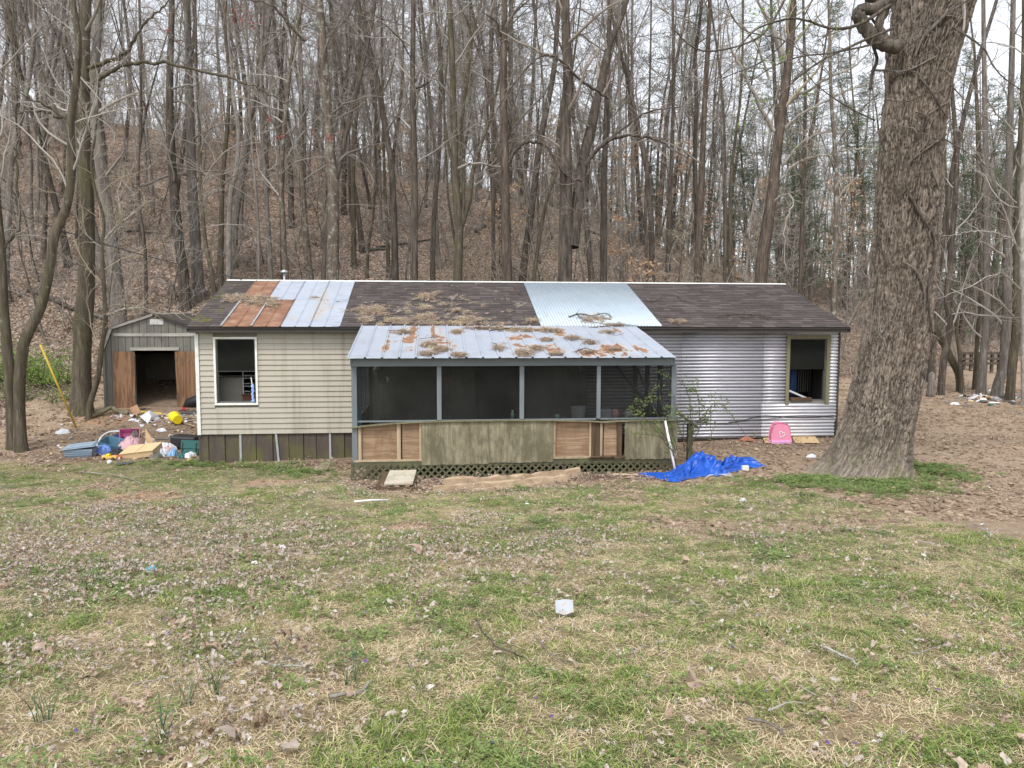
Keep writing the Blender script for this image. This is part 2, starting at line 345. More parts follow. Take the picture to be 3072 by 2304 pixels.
def wood(name, a, c, axis=2, sc_=1., moss=0., rot=0., ply=False, dark=None):
    b = NB(name); s = [14*sc_]*3; s[axis] = 1.1*sc_
    if ply:
        w = b.noise(1.0, b.mp([q*.22 for q in s]), 3, .5, 1.4); f = b.n('Math', {0: b.ma('MULTIPLY', w, 34.)}, operation='SINE').outputs[0]
        f = b.ma('MULTIPLY_ADD', f, .22, .5); f = b.ma('ADD', f, b.ma('MULTIPLY', b.ma('SUBTRACT', b.noise(1, b.mp([q*3 for q in s]), 4), .5), .5))
    else: f = b.noise(1, b.mp(s), 6, .65, .3)
    col_ = b.ramp(f, [(.25, a), (.75, c)])
    col_ = b.mix(b.ma('MULTIPLY', b.rnd(), .25), col_, tuple(v*.6 for v in a))
    if rot: col_ = b.mix(b.ramp(b.noise(3.3, b.mp((1, 1, .5)), 8, .75), [(.62-.2*rot, 0.), (.78-.2*rot, .85)]), col_, dark or (.07, .055, .035))
    if moss: col_ = b.mix(b.ramp(b.noise(2.3, None, 8, .75), [(.68-.3*moss, 0.), (.85-.3*moss, .8)]), col_, (.15, .17, .06))
    return b.fin(col_, .85, 0, b.bump(f, .35, .006), .2)
M['ply_raw'] = wood('bare_plywood', (.25, .165, .10), (.40, .28, .18), 0, 1.3, .05, .7, True, (.2, .12, .07))
M['ply_shed'] = wood('shed_door_plywood', (.17, .095, .055), (.33, .195, .115), 2, .9, 0, .25, True, (.12, .07, .04))
M['ply_green'] = wood('mildewed_plywood', (.22, .195, .125), (.345, .31, .21), 2, 1.3, .18, .95, True, (.12, .105, .065))
M['pt_wood'] = wood('greened_lumber', (.15, .135, .08), (.27, .245, .16), 2, 1, .2, .35)
M['stud'] = wood('bare_stud', (.30, .22, .14), (.52, .42, .29), 2, 1, 0, .35)
M['rotten'] = wood('rotten_wood', (.045, .03, .02), (.2, .13, .08), 2, 1, .1, .6)
M['lattice'] = wood('mossy_lattice_wood', (.07, .072, .04), (.175, .165, .10), 0, 1, .4, .3)
M['post'] = wood('painted_grey_wood', (.145, .165, .175), (.215, .24, .25), 2, 1, 0, .15, False, (.09, .1, .1))
M['beam'] = wood('grey_beam', (.135, .155, .165), (.19, .215, .225), 0, 1, 0, .1, False, (.09, .1, .1))
M['plank'] = wood('splintered_plank', (.30, .2, .12), (.62, .49, .34), 0, 1, 0, .2)
M['pine_box'] = plain('pale_pine', (.60, .44, .25), .55, var=.1, scale=3)
M['shedwall'] = wood('weathered_grey_siding', (.15, .145, .125), (.30, .29, .255), 2, 1, .15, .25)
M['shedtrim'] = wood('peeling_trim', (.3, .28, .24), (.62, .6, .55), 0, 1, 0, .3)
M['whitetrim'] = plain('weathered_white_trim', (.72, .73, .70), .5, var=.06, scale=2, dirt=(.45, .44, .38))
M['white'] = plain('white_plastic', (.80, .80, .78), .4, var=.04)
M['winwhite'] = plain('white_window_frame', (.80, .79, .74), .45, var=.05, dirt=(.55, .48, .38))
M['fascia'] = plain('dark_fascia', (.055, .048, .045), .8, var=.3)
M['sash'] = plain('grey_aluminium_sash', (.13, .13, .125), .45, .4, var=.2)
M['skirt'] = (lambda b: b.fin(b.mix(b.ramp(b.noise(1, b.mp((2.2, 1, 1.2)), 7, .7), [(.48, 0.), (.66, .8)]), b.mix(b.noise(1, b.mp((18, 1, 1.5)), 6), (.055, .043, .035), (.125, .10, .085)), (.13, .13, .04)), .7, .1, b.bump(b.noise(30), .2, .004), .3))(NB('stained_skirting'))
M['silver'] = plain('bare_metal_strip', (.45, .47, .48), .5, .5, var=.25)
M['darkwall'] = plain('dark_inner_wall', (.19, .18, .155), .9, var=.4, scale=2)
M['inner'] = plain('room_wall', (.22, .21, .18), .9, var=.2)
M['floorb'] = plain('old_floor', (.13, .10, .07), .9, var=.3)
def mk_screen(name, c, a):
    b = NB(name); tr = b.n('BsdfTransparent'); df = b.n('BsdfDiffuse', {0: b.mix(b.ramp(b.noise(1.3, det=7), [(.35, 0.), (.7, 1.)]), c, tuple(v*1.7 for v in c))})
    mx = b.n('MixShader', {0: b.ma('MULTIPLY_ADD', b.noise(2.1, det=6), .25, a-.12), 1: tr.outputs[0], 2: df.outputs[0]}); b.t.links.new(mx.outputs[0], b.o.inputs[0]); return b.m
M['screen'] = mk_screen('insect_screen', (.022, .023, .021), .42)
M['screen2'] = mk_screen('window_screen', (.017, .018, .016), .6)
def mk_glass():
    b = NB('window_glass'); tr = b.n('BsdfTransparent', {0: (.55, .57, .56)}); gl = b.n('BsdfGlossy', {0: (.8, .85, .85), 'Roughness': .03})
    mx = b.n('MixShader', {0: .1, 1: tr.outputs[0], 2: gl.outputs[0]}); b.t.links.new(mx.outputs[0], b.o.inputs[0]); return b.m
M['glass'] = mk_glass()
def mk_tarp():
    b = NB('blue_tarp'); c = b.mix(b.noise(2.5, det=6), (.008, .06, .36), (.018, .12, .56)); c = b.mix(b.ramp(b.noise(7, det=9, rough=.75), [(.6, 0.), (.75, .35)]), c, (.15, .3, .7))
    return b.fin(c, .36, 0, b.bump(b.ma('ADD', b.noise(22, det=6), b.vor(9, None, 'Distance')), .35, .015), .5)
M['tarp'] = mk_tarp()
def cl(name, c, rough=.8, var=.12): M[name] = plain(name, c, rough, var=var, scale=8)
for a in (('pink_plastic', (.75, .27, .40), .4), ('lilac_plastic', (.72, .36, .62), .4), ('hot_pink', (.70, .20, .42), .4), ('tote_grey', (.25, .32, .39), .45), ('tote_teal', (.09, .20, .27), .45),
          ('blue_cloth', (.16, .27, .62)), ('navy_cloth', (.02, .025, .09)), ('black_cloth', (.025, .025, .03)), ('mauve_cloth', (.48, .30, .32)), ('green_bag', (.03, .11, .10)), ('black_case', (.02, .02, .022), .5),
          ('yellow', (.85, .68, .02), .35), ('toy_orange', (.75, .42, .10), .5), ('toy_red', (.62, .10, .05), .5), ('cardboard', (.42, .25, .15), .9), ('tan_board', (.56, .40, .22), .8), ('bag_white', (.58, .59, .62), .6),
          ('cup_red', (.36, .05, .06), .4), ('wire_grey', (.45, .46, .48), .5), ('light_blue', (.22, .40, .60), .6), ('skyblue_cloth', (.30, .45, .80)), ('camo', (.12, .12, .10)), ('pink_cloth', (.55, .36, .36)), ('yellow_pole', (.50, .36, .05), .6),
          ('violet', (.2, .1, .45)), ('cable', (.03, .03, .03), .6), ('curtain', (.012, .035, .10)), ('red_wood', (.10, .035, .02)), ('iron', (.02, .02, .02), .5), ('green_bottle', (.25, .42, .30), .4), ('terracotta', (.34, .13, .08)), ('teal_lid', (.10, .30, .42), .5)):
    cl(*a)

# ------------------------------------------------------------------ ground masks (world space)
def gell(px, py, rx, ry, w=1., soft=.45):
    c = G(px, py); a = rx*pxm(c); t, b_ = G(px, py-ry), G(px, min(py+ry, 2500)); return (c.x, (t.y+b_.y)/2, a, max(abs(t.y-b_.y)/2, .05), w, soft)
def emax(L, x, y, wob=.35, k=1.5, s=20):
    r = np.zeros_like(x); wn = (fbm(x*k, y*k, s, 5)-.5)*2*wob*2
    for cx, cy, a, b_, w, soft in L:
        d = np.sqrt(((x-cx)/a)**2+((y-cy)/b_)**2)+wn; r = np.maximum(r, w*(1-sm(d, 1-soft, 1+soft)))
    return r
BND = [G(*p) for p in ((-300, 1400), (0, 1392), (200, 1384), (420, 1384), (590, 1384), (760, 1374), (900, 1400), (1040, 1440), (1090, 1478), (1300, 1482), (1500, 1476), (1700, 1462), (1900, 1450), (2050, 1446), (2300, 1425), (2450, 1395), (2640, 1390), (2760, 1405), (2880, 1440), (2960, 1500), (3040, 1590), (3300, 1680))]
BX, BY = [p.x for p in BND], [p.y for p in BND]
DE = [gell(*a) for a in ((430, 1492, 95, 15, 1.), (790, 1448, 110, 16, .8), (1240, 1578, 120, 15, .9), (2250, 1585, 260, 22, .62), (2700, 1570, 200, 26, .66), (3040, 1590, 120, 30, .7), (2850, 1630, 170, 20, .5), (2700, 2170, 260, 45, .5), (600, 1530, 180, 10, .5), (1020, 1520, 60, 8, .6), (320, 1450, 40, 8, .8), (1900, 1500, 120, 12, .4))]
OE = [gell(*a) for a in ((430, 1492, 95, 15, 1.), (790, 1448, 100, 14, .5), (1240, 1578, 110, 13, .7), (2990, 1545, 160, 40, .15), (300, 1255, 70, 25, .6), (2700, 2170, 200, 45, .5))]
LE = [gell(*a) for a in ((250, 1640, 420, 130, 1.), (760, 1690, 480, 110, .75), (1350, 1660, 420, 90, .5), (820, 2190, 330, 80, .8), (1400, 1440, 420, 40, .9), (950, 1390, 120, 30, 1.), (2250, 1600, 300, 30, .4), (2200, 1345, 260, 30, .5), (500, 2000, 500, 80, .35))]
SE = [gell(*a) for a in ((900, 2110, 950, 130, .75), (2500, 2150, 650, 200, .9), (1900, 1990, 900, 90, .55), (2500, 1900, 700, 80, .5), (700, 1900, 600, 60, .4), (1450, 1560, 300, 40, .4))]
def masks(x, y):
    x = np.asarray(x, float); y = np.asarray(y, float)
    bnd = np.interp(x, BX, BY)+(fbm(x*1.1, y*1.1, 31, 5)-.5)*1.6
    dirt = sm(y-bnd, -.12, .3); dirt = np.maximum(dirt, emax(DE, x, y))
    dirt = np.maximum(dirt, sm(fbm(x*.9, y*.9, 37, 5), .6, .74)*.6*sm(y, 4, 8))
    d2 = (y-(26.3+.7*np.maximum(x-11, 0)))
    hill = sm(d2+(fbm(x*.5, y*.5, 41)-.5)*3, -1.0, 1.2)
    hill = np.maximum(hill, .8*sm(-x+(fbm(x*.4, y*.4, 43)-.5)*4, 10.5, 12.5)*sm(y, 18, 20.5))
    damp = emax([(1.5, 13.95, 3.4, .55, 1, .5), (-3., 17.0, 2.5, .5, .6, .5), (-6.5, 19.5, 3.5, 3., .8, .4), (9, 16.8, 6, .7, .5, .5)], x, y, .2)
    return dict(dirt=dirt, hill=hill, damp=damp, orange=emax(OE, x, y), litter=emax(LE, x, y, .5), straw=np.clip(emax(SE, x, y, .6, 2.)+sm(fbm(x*1.3, y*1.3, 51, 5), .45, .62)*.6, 0, 1))
def axis(segs):
    a = [segs[0][0]]
    for lo, hi, st in segs:
        n = max(1, int(round((hi-lo)/st))); a += list(np.linspace(lo, hi, n+1)[1:])
    return np.array(a)
xs = axis([(-420, -100, 40), (-100, -40, 5), (-40, -16, .8), (-16, 16, .12), (16, 40, .35), (40, 90, 3), (90, 420, 40)])
ys = axis([(-60, -8, 6), (-8, 2, 1), (2, 20, .1), (20, 34, .25), (34, 64, .5), (64, 120, 4), (120, 500, 40)])
GX, GY = np.meshgrid(xs, ys); gz = H(GX, GY); nx, ny = len(xs), len(ys)
ii = (np.arange(ny-1)[:, None]*nx+np.arange(nx-1)[None]).ravel()
gme = mesh_np('ground', np.stack([GX, GY, gz], -1).reshape(-1, 3), np.stack([ii, ii+1, ii+nx+1, ii+nx], -1), None, M['ground'])
for k, v in masks(GX.ravel(), GY.ravel()).items(): attr(gme, k, v)
tag(obj('ground', gme), kind='structure')

# ------------------------------------------------------------------ the mobile home
HX0, HX1, YF, YB = -5.16, 9.57, 17.4, 23.7
EY, EZ, RY, RZ = 17.1, 2.97, 20.55, 4.12
SL = (RZ-EZ)/(RY-EY)
house = thing('mobile_home', 'long low mobile home with tan vinyl and corrugated metal walls under a patched dark roof', 'mobile home', (2.2, 20.5, .2))
W1 = (-4.74, -3.90, 1.29, 2.70); W2 = (8.36, 9.27, 1.22, 2.70)
def wall_with_holes(mb, x0, x1, y0, y1, z0, z1, holes):
    xs_ = sorted({x0, x1, *[h[0] for h in holes], *[h[1] for h in holes]})
    for a, b in zip(xs_, xs_[1:]):
        hs_ = [h for h in holes if h[0] <= a+1e-6 and h[1] >= b-1e-6]
        if not hs_: mb.box(a, b, y0, y1, z0, z1)
        else:
            h = hs_[0]
            if h[2] > z0: mb.box(a, b, y0, y1, z0, h[2])
            if h[3] < z1: mb.box(a, b, y0, y1, h[3], z1)
mb = MB(); wall_with_holes(mb, HX0+.06, HX1-.02, YF+.02, YF+.12, .62, 2.93, [W1, W2, (1.0, 1.9, .7, 2.65)])
mb.build('front_wall', M['inner'], house)
MB().box(HX0+.02, HX1-.02, YB-.1, YB, .62, 2.95).build('rear_wall', M['corr_grey'], house)
for xx in (HX0+.02, HX1-.1): MB().box(xx, xx+.08, YF+.13, YB-.11, .62, 2.93).build('end_wall', M['vinyl'] if xx < 0 else M['fascia'], house)
for xx in (-1.2, 3.4, 6.9): MB().box(xx, xx+.08, YF+.13, YB-.11, .72, 2.93).build('room_partition', M['inner'], house)
MB().box(HX0+.11, HX1-.11, YF+.13, YB-.11, .6, .7).build('house_floor', M['floorb'], house)
MB().box(HX0+.11, HX1-.11, YF+.13, YB-.11, 2.86, 2.93).build('house_ceiling', M['inner'], house)
for s_ in (0, 1):                                             # gable ends
    x = HX0+.02 if s_ == 0 else HX1-.1
    MB().poly([(x, YF, 2.95), (x, YB, 2.95), (x, RY, RZ-.05)], .08, (1, 0, 0)).build('gable', M['vinyl'] if s_ == 0 else M['fascia'], house)
# vinyl planks
def plank(x0, x1, z, hgt=.1175, mat='vinyl'):
    a, b = YF-.006, YF-.029
    prof = [(x0, a, z+hgt+.004), (x0, a-.004, z+hgt*.93), (x0, b+.004, z+.03), (x0, b, z+.012), (x0, b, z+.002), (x0, b+.012, z)]
    MB().sheet(prof, (x1-x0, 0, 0), .0025, (0, 1, 0)).build('siding_plank', M[mat], house)
rr = random.Random(4)
for i in range(20):
    z = .60+i*.1175; cuts = [HX0+.07, -1.42]
    j = {0: [-3.3], 1: [-3.25, -2.0], 2: [-3.32, -2.05], 4: [-2.65], 5: [-2.7], 18: [-3.4], 19: [-3.35, -2.1]}.get(i, [])
    segs = sorted(cuts+j)
    if z+.1175 > W1[2]-.05 and z < W1[3]+.05: segs = sorted([s for s in segs if not (W1[0]-.1 < s < W1[1]+.1)]+[W1[0]-.045, W1[1]+.045])
    for a, b in zip(segs, segs[1:]):
        if a >= W1[0]-.05 and b <= W1[1]+.05: continue
        plank(a+.0015, b-.0015, z+rr.uniform(-.002, .002))
MB().box(HX0-.01, HX0+.068, YF-.05, YF+.02, .59, 2.80).build('corner_trim', M['whitetrim'], house, bevel=.006)
MB().box(HX0-.01, HX0+.02, YF+.021, YF+.3, .59, 2.80).build('corner_trim', M['whitetrim'], house)
# corrugated wall sheets (ridges run along the wall)
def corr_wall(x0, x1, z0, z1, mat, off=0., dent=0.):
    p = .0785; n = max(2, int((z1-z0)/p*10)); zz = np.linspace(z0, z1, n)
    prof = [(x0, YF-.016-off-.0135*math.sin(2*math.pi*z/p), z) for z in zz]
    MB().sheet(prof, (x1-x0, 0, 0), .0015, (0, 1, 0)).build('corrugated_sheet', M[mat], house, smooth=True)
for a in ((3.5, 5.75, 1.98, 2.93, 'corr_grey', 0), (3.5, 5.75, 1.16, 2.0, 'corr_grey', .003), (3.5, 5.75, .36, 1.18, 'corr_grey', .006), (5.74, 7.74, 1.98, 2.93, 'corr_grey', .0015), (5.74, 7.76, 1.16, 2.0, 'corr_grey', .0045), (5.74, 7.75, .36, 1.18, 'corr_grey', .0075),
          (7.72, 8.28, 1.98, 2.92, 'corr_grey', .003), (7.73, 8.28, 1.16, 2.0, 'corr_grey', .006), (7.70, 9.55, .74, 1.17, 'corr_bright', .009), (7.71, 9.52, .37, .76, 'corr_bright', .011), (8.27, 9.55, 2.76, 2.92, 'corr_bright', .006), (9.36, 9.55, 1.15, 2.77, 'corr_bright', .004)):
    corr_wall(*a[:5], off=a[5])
MB().box(HX1-.02, HX1+.03, YF-.03, YF+.12, .25, 2.9).build('corner_post', M['fascia'], house)
# skirting
sk = thing_parent = house
edges = [-5.17, -4.95, -4.6, -4.27, -3.93, -3.57, -3.22, -2.9, -2.62, -2.3, -2.0, -1.72, -1.42]
for a, b in zip(edges, edges[1:]):
    z0 = min(h1(a, YF), h1(b, YF))-.08; m = MB(); d = rr.uniform(-.012, .012)
    m.sheet([(a, YF+.03+d, z0), (a+.012, YF+.015+d, z0), ((a+b)/2, YF+.022+d, z0), (b-.014, YF+.012+d, z0), (b-.002, YF+.032+d, z0)], (0, 0, .66-z0), .003, (0, 1, 0)); m.build('skirting_panel', M['skirt'], house)
for x, t in ((-4.27, 0), (-3.50, -.05), (-2.32, 0)):
    MB().bar((x-t, YF-.005, h1(x, YF)-.03), (x, YF-.005, .62), .045, .012, (0, 1, 0)).build('skirting_strip', M['silver'], house)
MB().box(HX0-.012, HX0, YF+.04, YB, .0, .62).build('skirting_panel', M['skirt'], house)
MB().box(HX1+.001, HX1+.013, YF+.13, YB, .1, .62).build('skirting_panel', M['skirt'], house)
MB().box(-1.4, 4.6, YF+.05, YF+.08, .1, .6).build('skirting_panel', M['skirt'], house)
MB().box(HX0, HX1, YB-.03, YB, .1, .61).build('skirting_panel', M['skirt'], house)
MB().box(4.62, HX1-.03, YF+.02, YF+.05, .3, .61).build('skirting_panel', M['skirt'], house)
# fascia, soffit, roof
RX0, RX1 = -5.24, 9.67
MB().box(RX0+.02, RX1-.02, EY+.03, EY+.05, EZ-.12, EZ-.035).build('fascia', M['fascia'], house)
MB().box(RX0+.02, RX1-.02, EY+.051, YF+.05, EZ-.06, EZ-.045).build('soffit', M['fascia'], house)
MB().poly([(RX0, EY, EZ-.04), (RX1, EY, EZ-.04), (RX1, RY, RZ-.04), (RX0, RY, RZ-.04)], .03, (0, 0, 1)).build('roof_deck', M['fascia'], house)
MB().poly([(RX0, RY, RZ-.04), (RX1, RY, RZ-.04), (RX1, 24.0, EZ-.04), (RX0, 24.0, EZ-.04)], .05, (0, 0, 1)).build('rear_roof', M['shingle'], house)
for xx in (RX0-.018, RX1): MB().poly([(xx, EY, EZ-.12), (xx, EY, EZ-.01), (xx, RY, RZ-.0), (xx, RY, RZ-.11)], .018, (1, 0, 0)).build('rake_board', M['fascia'], house)
def rp(x, s, lift=0.):                      # point on the front roof slope: s metres up from the eave
    L = math.hypot(RY-EY, RZ-EZ); return (x, EY+(RY-EY)*s/L-lift*SL/math.hypot(1, SL), EZ+(RZ-EZ)*s/L+lift/math.hypot(1, SL))
RLEN = math.hypot(RY-EY, RZ-EZ)
mb = MB(); nr = 26; ex = RLEN/nr; rr = random.Random(9)
for r_ in range(nr):
    x = RX0-.01-(.15 if r_ % 2 else 0); sag = .0
    while x < RX1:
        w_ = .305 if rr.random() < .8 else .155; a, b = max(x+.003, RX0-.01), min(x+w_-.003, RX1+.01)
        if b-a > .03:
            s0 = r_*ex-.012+rr.uniform(-.004, .004); s1 = s0+ex+.03; l0 = .011+rr.uniform(0, .006); t = .007
            if not ((r_ > 0) and ((a > -4.45 and b < -2.1) or (a > 2.45 and b < 5.1))):
                P = [rp(a, s0, l0-t), rp(b, s0, l0-t), rp(b, s1, -.003), rp(a, s1, -.003), rp(a, s0, l0), rp(b, s0, l0), rp(b, s1, .004), rp(a, s1, .004)]
                mb.add(P, [(0, 1, 5, 4), (4, 5, 6, 7), (0, 4, 7, 3), (1, 2, 6, 5)])
        x += w_
tag(mb.build('shingle_courses', M['shingle'], house), kind='stuff')
for k in range(4):
    a, b = RX0-.02+(RX1-RX0+.04)*k/4, RX0-.02+(RX1-RX0+.04)*(k+1)/4; w_ = .07
    MB().sheet([(a, RY-w_, RZ+.028-w_*SL), (a, RY-.01, RZ+.034), (a, RY+.01, RZ+.034), (a, RY+w_, RZ+.028-w_*SL)], (b-a-.004, 0, 0), .003, (0, 0, -1)).build('ridge_cap', M['whitetrim'], house)
# metal patches on the roof
def emask(x, y, L, k=3.):
    r = np.zeros_like(x)
    wn = (fbm(x*k*1.5, y*k, 61, 5)-.5)*2.4+(fbm(x*k*6, y*k*5, 63, 3)-.5)*1.3
    for cx, cy, a, b, w in L: r = np.maximum(r, w*(1-sm(np.sqrt(((x-cx)/a)**2+((y-cy)/b)**2)+wn*1.2, .2, 1.5)))
    return r
def rib_panel(name, x0, x1, p0, p1, nsub, mat, parent, ribs=(0., 1.), lift=.022, rust=None, rh=.018, mb_wob=.0):
    """metal panel between the points p0(x) low edge and p1(x) high edge with raised ribs"""
    w = x1-x0; xs_ = []
    for r_ in ribs:
        c = x0+r_*w; xs_ += [(c-.024, 0), (c-.012, rh), (c+.012, rh), (c+.024, 0)]
    for q in np.linspace(.09, .91, 7): xs_.append((x0+q*w, 0 if abs(q-.5) > .01 else .002))
    xs_ = sorted((min(max(a, x0-.024), x1+.018), b) for a, b in xs_)
    vs = []; ts = np.linspace(0, 1, nsub)
    for t in ts:
        for x, hh in xs_:
            a, b = np.array(p0(x)), np.array(p1(x)); p = a+(b-a)*t; wv = mb_wob*(vn(x*3+7, t*4, 3)-.5); p[2] += lift+hh+wv; vs.append(p)
    k = len(xs_); V = np.array(vs); nrm = np.array((0, 0, -.004)); V2 = V+nrm; Q = []
    for i in range(nsub-1):
        for j in range(k-1): a = i*k+j; Q.append((a, a+1, a+k+1, a+k))
    N_ = len(V); Q2 = [(d+N_, c+N_, b+N_, a+N_) for a, b, c, d in Q]; E_ = [(j+1, j, N_+j, N_+j+1) for j in range(k-1)]
    off = np.array(rootloc(parent)); me = mesh_np(name, np.vstack([V, V2])-off, Q+Q2+E_, None, M[mat], False)
    if rust is not None: attr(me, 'rust', np.tile(rust(V[:, 0], V[:, 1]), 2))
    return obj(name, me, parent)
rz = lambda x, y: emask(x, y, [(-2.62, 18.6, .22, .9, .42), (-3.1, 17.5, .1, .3, .3), (-2.4, 18.3, .1, .2, .4)])
lo = lambda x: rp(x, -.03); mi = lambda x: rp(x, RLEN*.55); mi2 = lambda x: rp(x, RLEN*.53, .004); hi = lambda x: rp(x, RLEN-.05)
for x0, x1, a, b, mt in ((-4.52, -3.9, lo, mi, 'rust'), (-3.9, -3.29, lo, mi, 'rust'), (-3.29, -2.67, lo, mi, 'galv'), (-2.67, -2.04, lo, mi, 'galv'),
                         (-4.52, -3.93, mi2, hi, 'rust'), (-3.93, -3.29, mi2, hi, 'galv'), (-3.29, -2.67, mi2, hi, 'galv'), (-2.67, -2.04, mi2, hi, 'galv')):
    rib_panel('roof_panel', x0, x1, a, b, 22, mt, house, (0, .5, 1), .016+.006*(a is mi2), rz, .012)
for x in (-4.53, -3.9):
    MB().poly([rp(x-.02, -.02, .035), rp(x+.02, -.02, .035), rp(x+.02, RLEN*.54, .035), rp(x-.02, RLEN*.54, .035)], .006, (0, 0, 1)).build('seam_strip', M['silver'], house)
for k in range(4):
    a, b = 2.39+k*2.77/4, 2.39+(k+1)*2.77/4+.03; n = int((b-a)/.0677*8); prof = []
    for x in np.linspace(a, b, n):
        p = rp(x, .0, .026+.002*(k % 2)+.0085*math.sin(2*math.pi*x/.0677)); prof.append(p)
    q0, q1 = np.array(rp(0, 0)), np.array(rp(0, RLEN-.06)); MB().sheet(prof, tuple(q1-q0), .0015, (0, 0, -1)).build('corrugated_roof_sheet', M['corr_roof'], house, smooth=True)
# windows
def window(W, outer, ow, mat, stile):
    x0, x1, z0, z1 = W; f = MB(); y0, y1 = YF-.045, YF+.015
    f.box(x0-ow, x0, y0, y1, z0-ow, z1+ow).box(x1, x1+ow, y0, y1, z0-ow, z1+ow).box(x0, x1, y0, y1, z1, z1+ow)
    if outer: f.box(x0, x1, y0, y1, z0-ow, z0)
    w = thing('x', 'x', 'x', (0, 0, 0)); bpy.data.objects.remove(w)
    fr = f.build('window', M[mat], house, bevel=.004)
    s = MB(); t = .03; zm = z0+(z1-z0)*.5
    for a, b, c, d, yy in ((x0, x1, zm-.012, z1, YF+.02), (x0+.02, x1-.02, z0+(z1-z0)*.41, z0+(z1-z0)*.41+.02, YF+.05)) if stile else ((x0, x1, z0+(z1-z0)*.51, z1, YF+.02),):
        s.box(a, a+t, yy, yy+.02, c, d).box(b-t, b, yy, yy+.02, c, d).box(a+t, b-t, yy, yy+.02, c, c+t*.7).box(a+t, b-t, yy, yy+.02, d-t*.6, d)
    s.box(x0, x0+.03, YF+.041, YF+.10, z0, z1).box(x1-.03, x1, YF+.041, YF+.10, z0, z1).box(x0+.03, x1-.03, YF+.041, YF+.10, z0, z0+.035).box(x0+.03, x1-.03, YF+.041, YF+.10, z1-.03, z1)
    s.build('sash', M['sash'], fr)
    zb = zm if stile else z0+(z1-z0)*.51
    MB().box(x0+.03, x1-.03, YF+.028, YF+.031, zb, z1-.02).build('pane', M['glass'], fr)
    MB().box(x0+.03, x1-.03, YF+.015, YF+.017, zb, z1-.02).build('window_screen', M['screen2'], fr)
    return fr
window(W1, True, .045, 'winwhite', True)
fr = window(W2, False, .085, 'pt_wood', False)
# a cable stapled low along the corrugated wall
def wire(name, pts, r, mat, parent=None, n=6, **k):
    P = [Vector(p) for p in pts]; out = []
    for i in range(len(P)-1):
        a, b = P[max(i-1, 0)], P[i]; c, d = P[i+1], P[min(i+2, len(P)-1)]
        for q in range(6):
            t = q/6; out.append(.5*((2*b)+(-a+c)*t+(2*a-5*b+4*c-d)*t*t+(-a+3*b-3*c+d)*t**3))
    out.append(P[-1]); m = MB(); m.tube(out, r, n, True); return m.build(name, M[mat], parent, True, **k)
wire('wall_cable', [(4.7, YF-.04, .86), (5.6, YF-.05, .8), (6.6, YF-.04, .72), (7.1, YF-.04, .74), (7.7, YF-.045, .88), (8.3, YF-.04, .84), (9.0, YF-.04, .83), (9.5, YF-.04, .87)], .009, 'cable', house)
wire('wall_cable', [(6.9, YF-.04, .74), (7.8, YF-.05, .80), (8.7, YF-.04, .88), (9.5, YF-.04, .82)], .006, 'cable', house)
m = MB(); m.tube([(-3.95, 21.2, 3.9), (-3.95, 21.2, 4.38)], .03, 8, True); m.tube([(-3.95, 21.2, 4.36), (-3.95, 21.2, 4.38), (-3.95, 21.2, 4.42), (-3.95, 21.2, 4.46)], [.03, .10, .09, .01], 10, True); m.build('vent_pipe', M['silver'], house, True)

# ------------------------------------------------------------------ things seen inside the windows
m = MB(); c0 = (-4.2, YF+.55)
shelf = thing('wire_shelf', 'white wire shelf rack seen inside the white framed window', 'shelf', (-4.1, YF+.6, .7))
for x in (-4.28, -3.72):
    MB().tube([(x, YF+.42, .9), (x, YF+.42, 2.25)], .012, 5).build('upright', M['wire_grey'], shelf)
for z in (2.12, 1.96, 1.80, 1.62, 1.44):
    m = MB()
    for dz in (0, .07): m.tube([(-4.28, YF+.42, z+dz), (-3.72, YF+.42, z+dz)], .006, 4)
    for k in range(12): x = -4.27+k*.05; m.tube([(x, YF+.42, z+.07), (x, YF+.42, z), (x, YF+.72, z)], .003, 3)
    m.build('wire_tray', M['wire_grey'], shelf)
tag(MB().box(-4.9, -4.28, YF+.5, YF+.53, .71, 1.82).build('panel_board', M['inner']), 'plain grey board leaning inside the white framed window', 'board')
ch = thing('wooden_chest', 'dark brown wooden chest under the wire shelf rack inside the window', 'chest', (-4.0, YF+.6, .7))
MB().box(-4.3, -3.6, YF+.4, YF+.8, .7, 1.42).build('chest_body', M['red_wood'], ch, bevel=.01); MB().box(-4.32, -3.58, YF+.38, YF+.82, 1.423, 1.45).build('chest_top', M['red_wood'], ch)
m = MB(); rr = random.Random(2); P = []; R = []
for k in range(14): P.append((-3.97+rr.uniform(-.012, .012), YF-.03+rr.uniform(-.01, .01), 1.70-k*.03)); R.append(rr.uniform(.02, .042))
m.tube(P, R, 8, True)
for dx in (-.05, -.02, .02, .045): m.tube([(-3.97, YF-.03, 1.36), (-3.97+dx, YF-.035, 1.31)], [.018, .006], 5, True)
b_ = m.build('feather_duster', M['skyblue_cloth'], None, True); tag(b_, 'fluffy blue duster with white handle hanging in the white framed window', 'duster')
MB().tube([(-3.98, YF-.03, 1.70), (-4.0, YF-.03, 1.86)], .011, 6, True).build('duster_handle', M['white'], b_)
for p, q in (((-4.66, 2.63), (-4.42, 2.26)), ((-4.62, 2.6), (-4.38, 2.34))):
    tag(MB().bar((p[0], YF+.3, p[1]), (q[0], YF+.3, q[1]), .02, .02).build('light_tube', M['white']), ('longer' if p[0] < -4.64 else 'shorter')+' thin white tube hanging slanted inside the white framed window', 'tube', 'white tubes in the window')
cu = MB(); cu.sheet([(8.40+k*.035, YF+.35+.03*math.sin(k*1.9), .9) for k in range(10)], (0, 0, 1.5), .004, (0, 1, 0)); tag(cu.build('curtain', M['curtain'], None, True), 'dark blue curtain inside the window with the wooden frame', 'curtain')
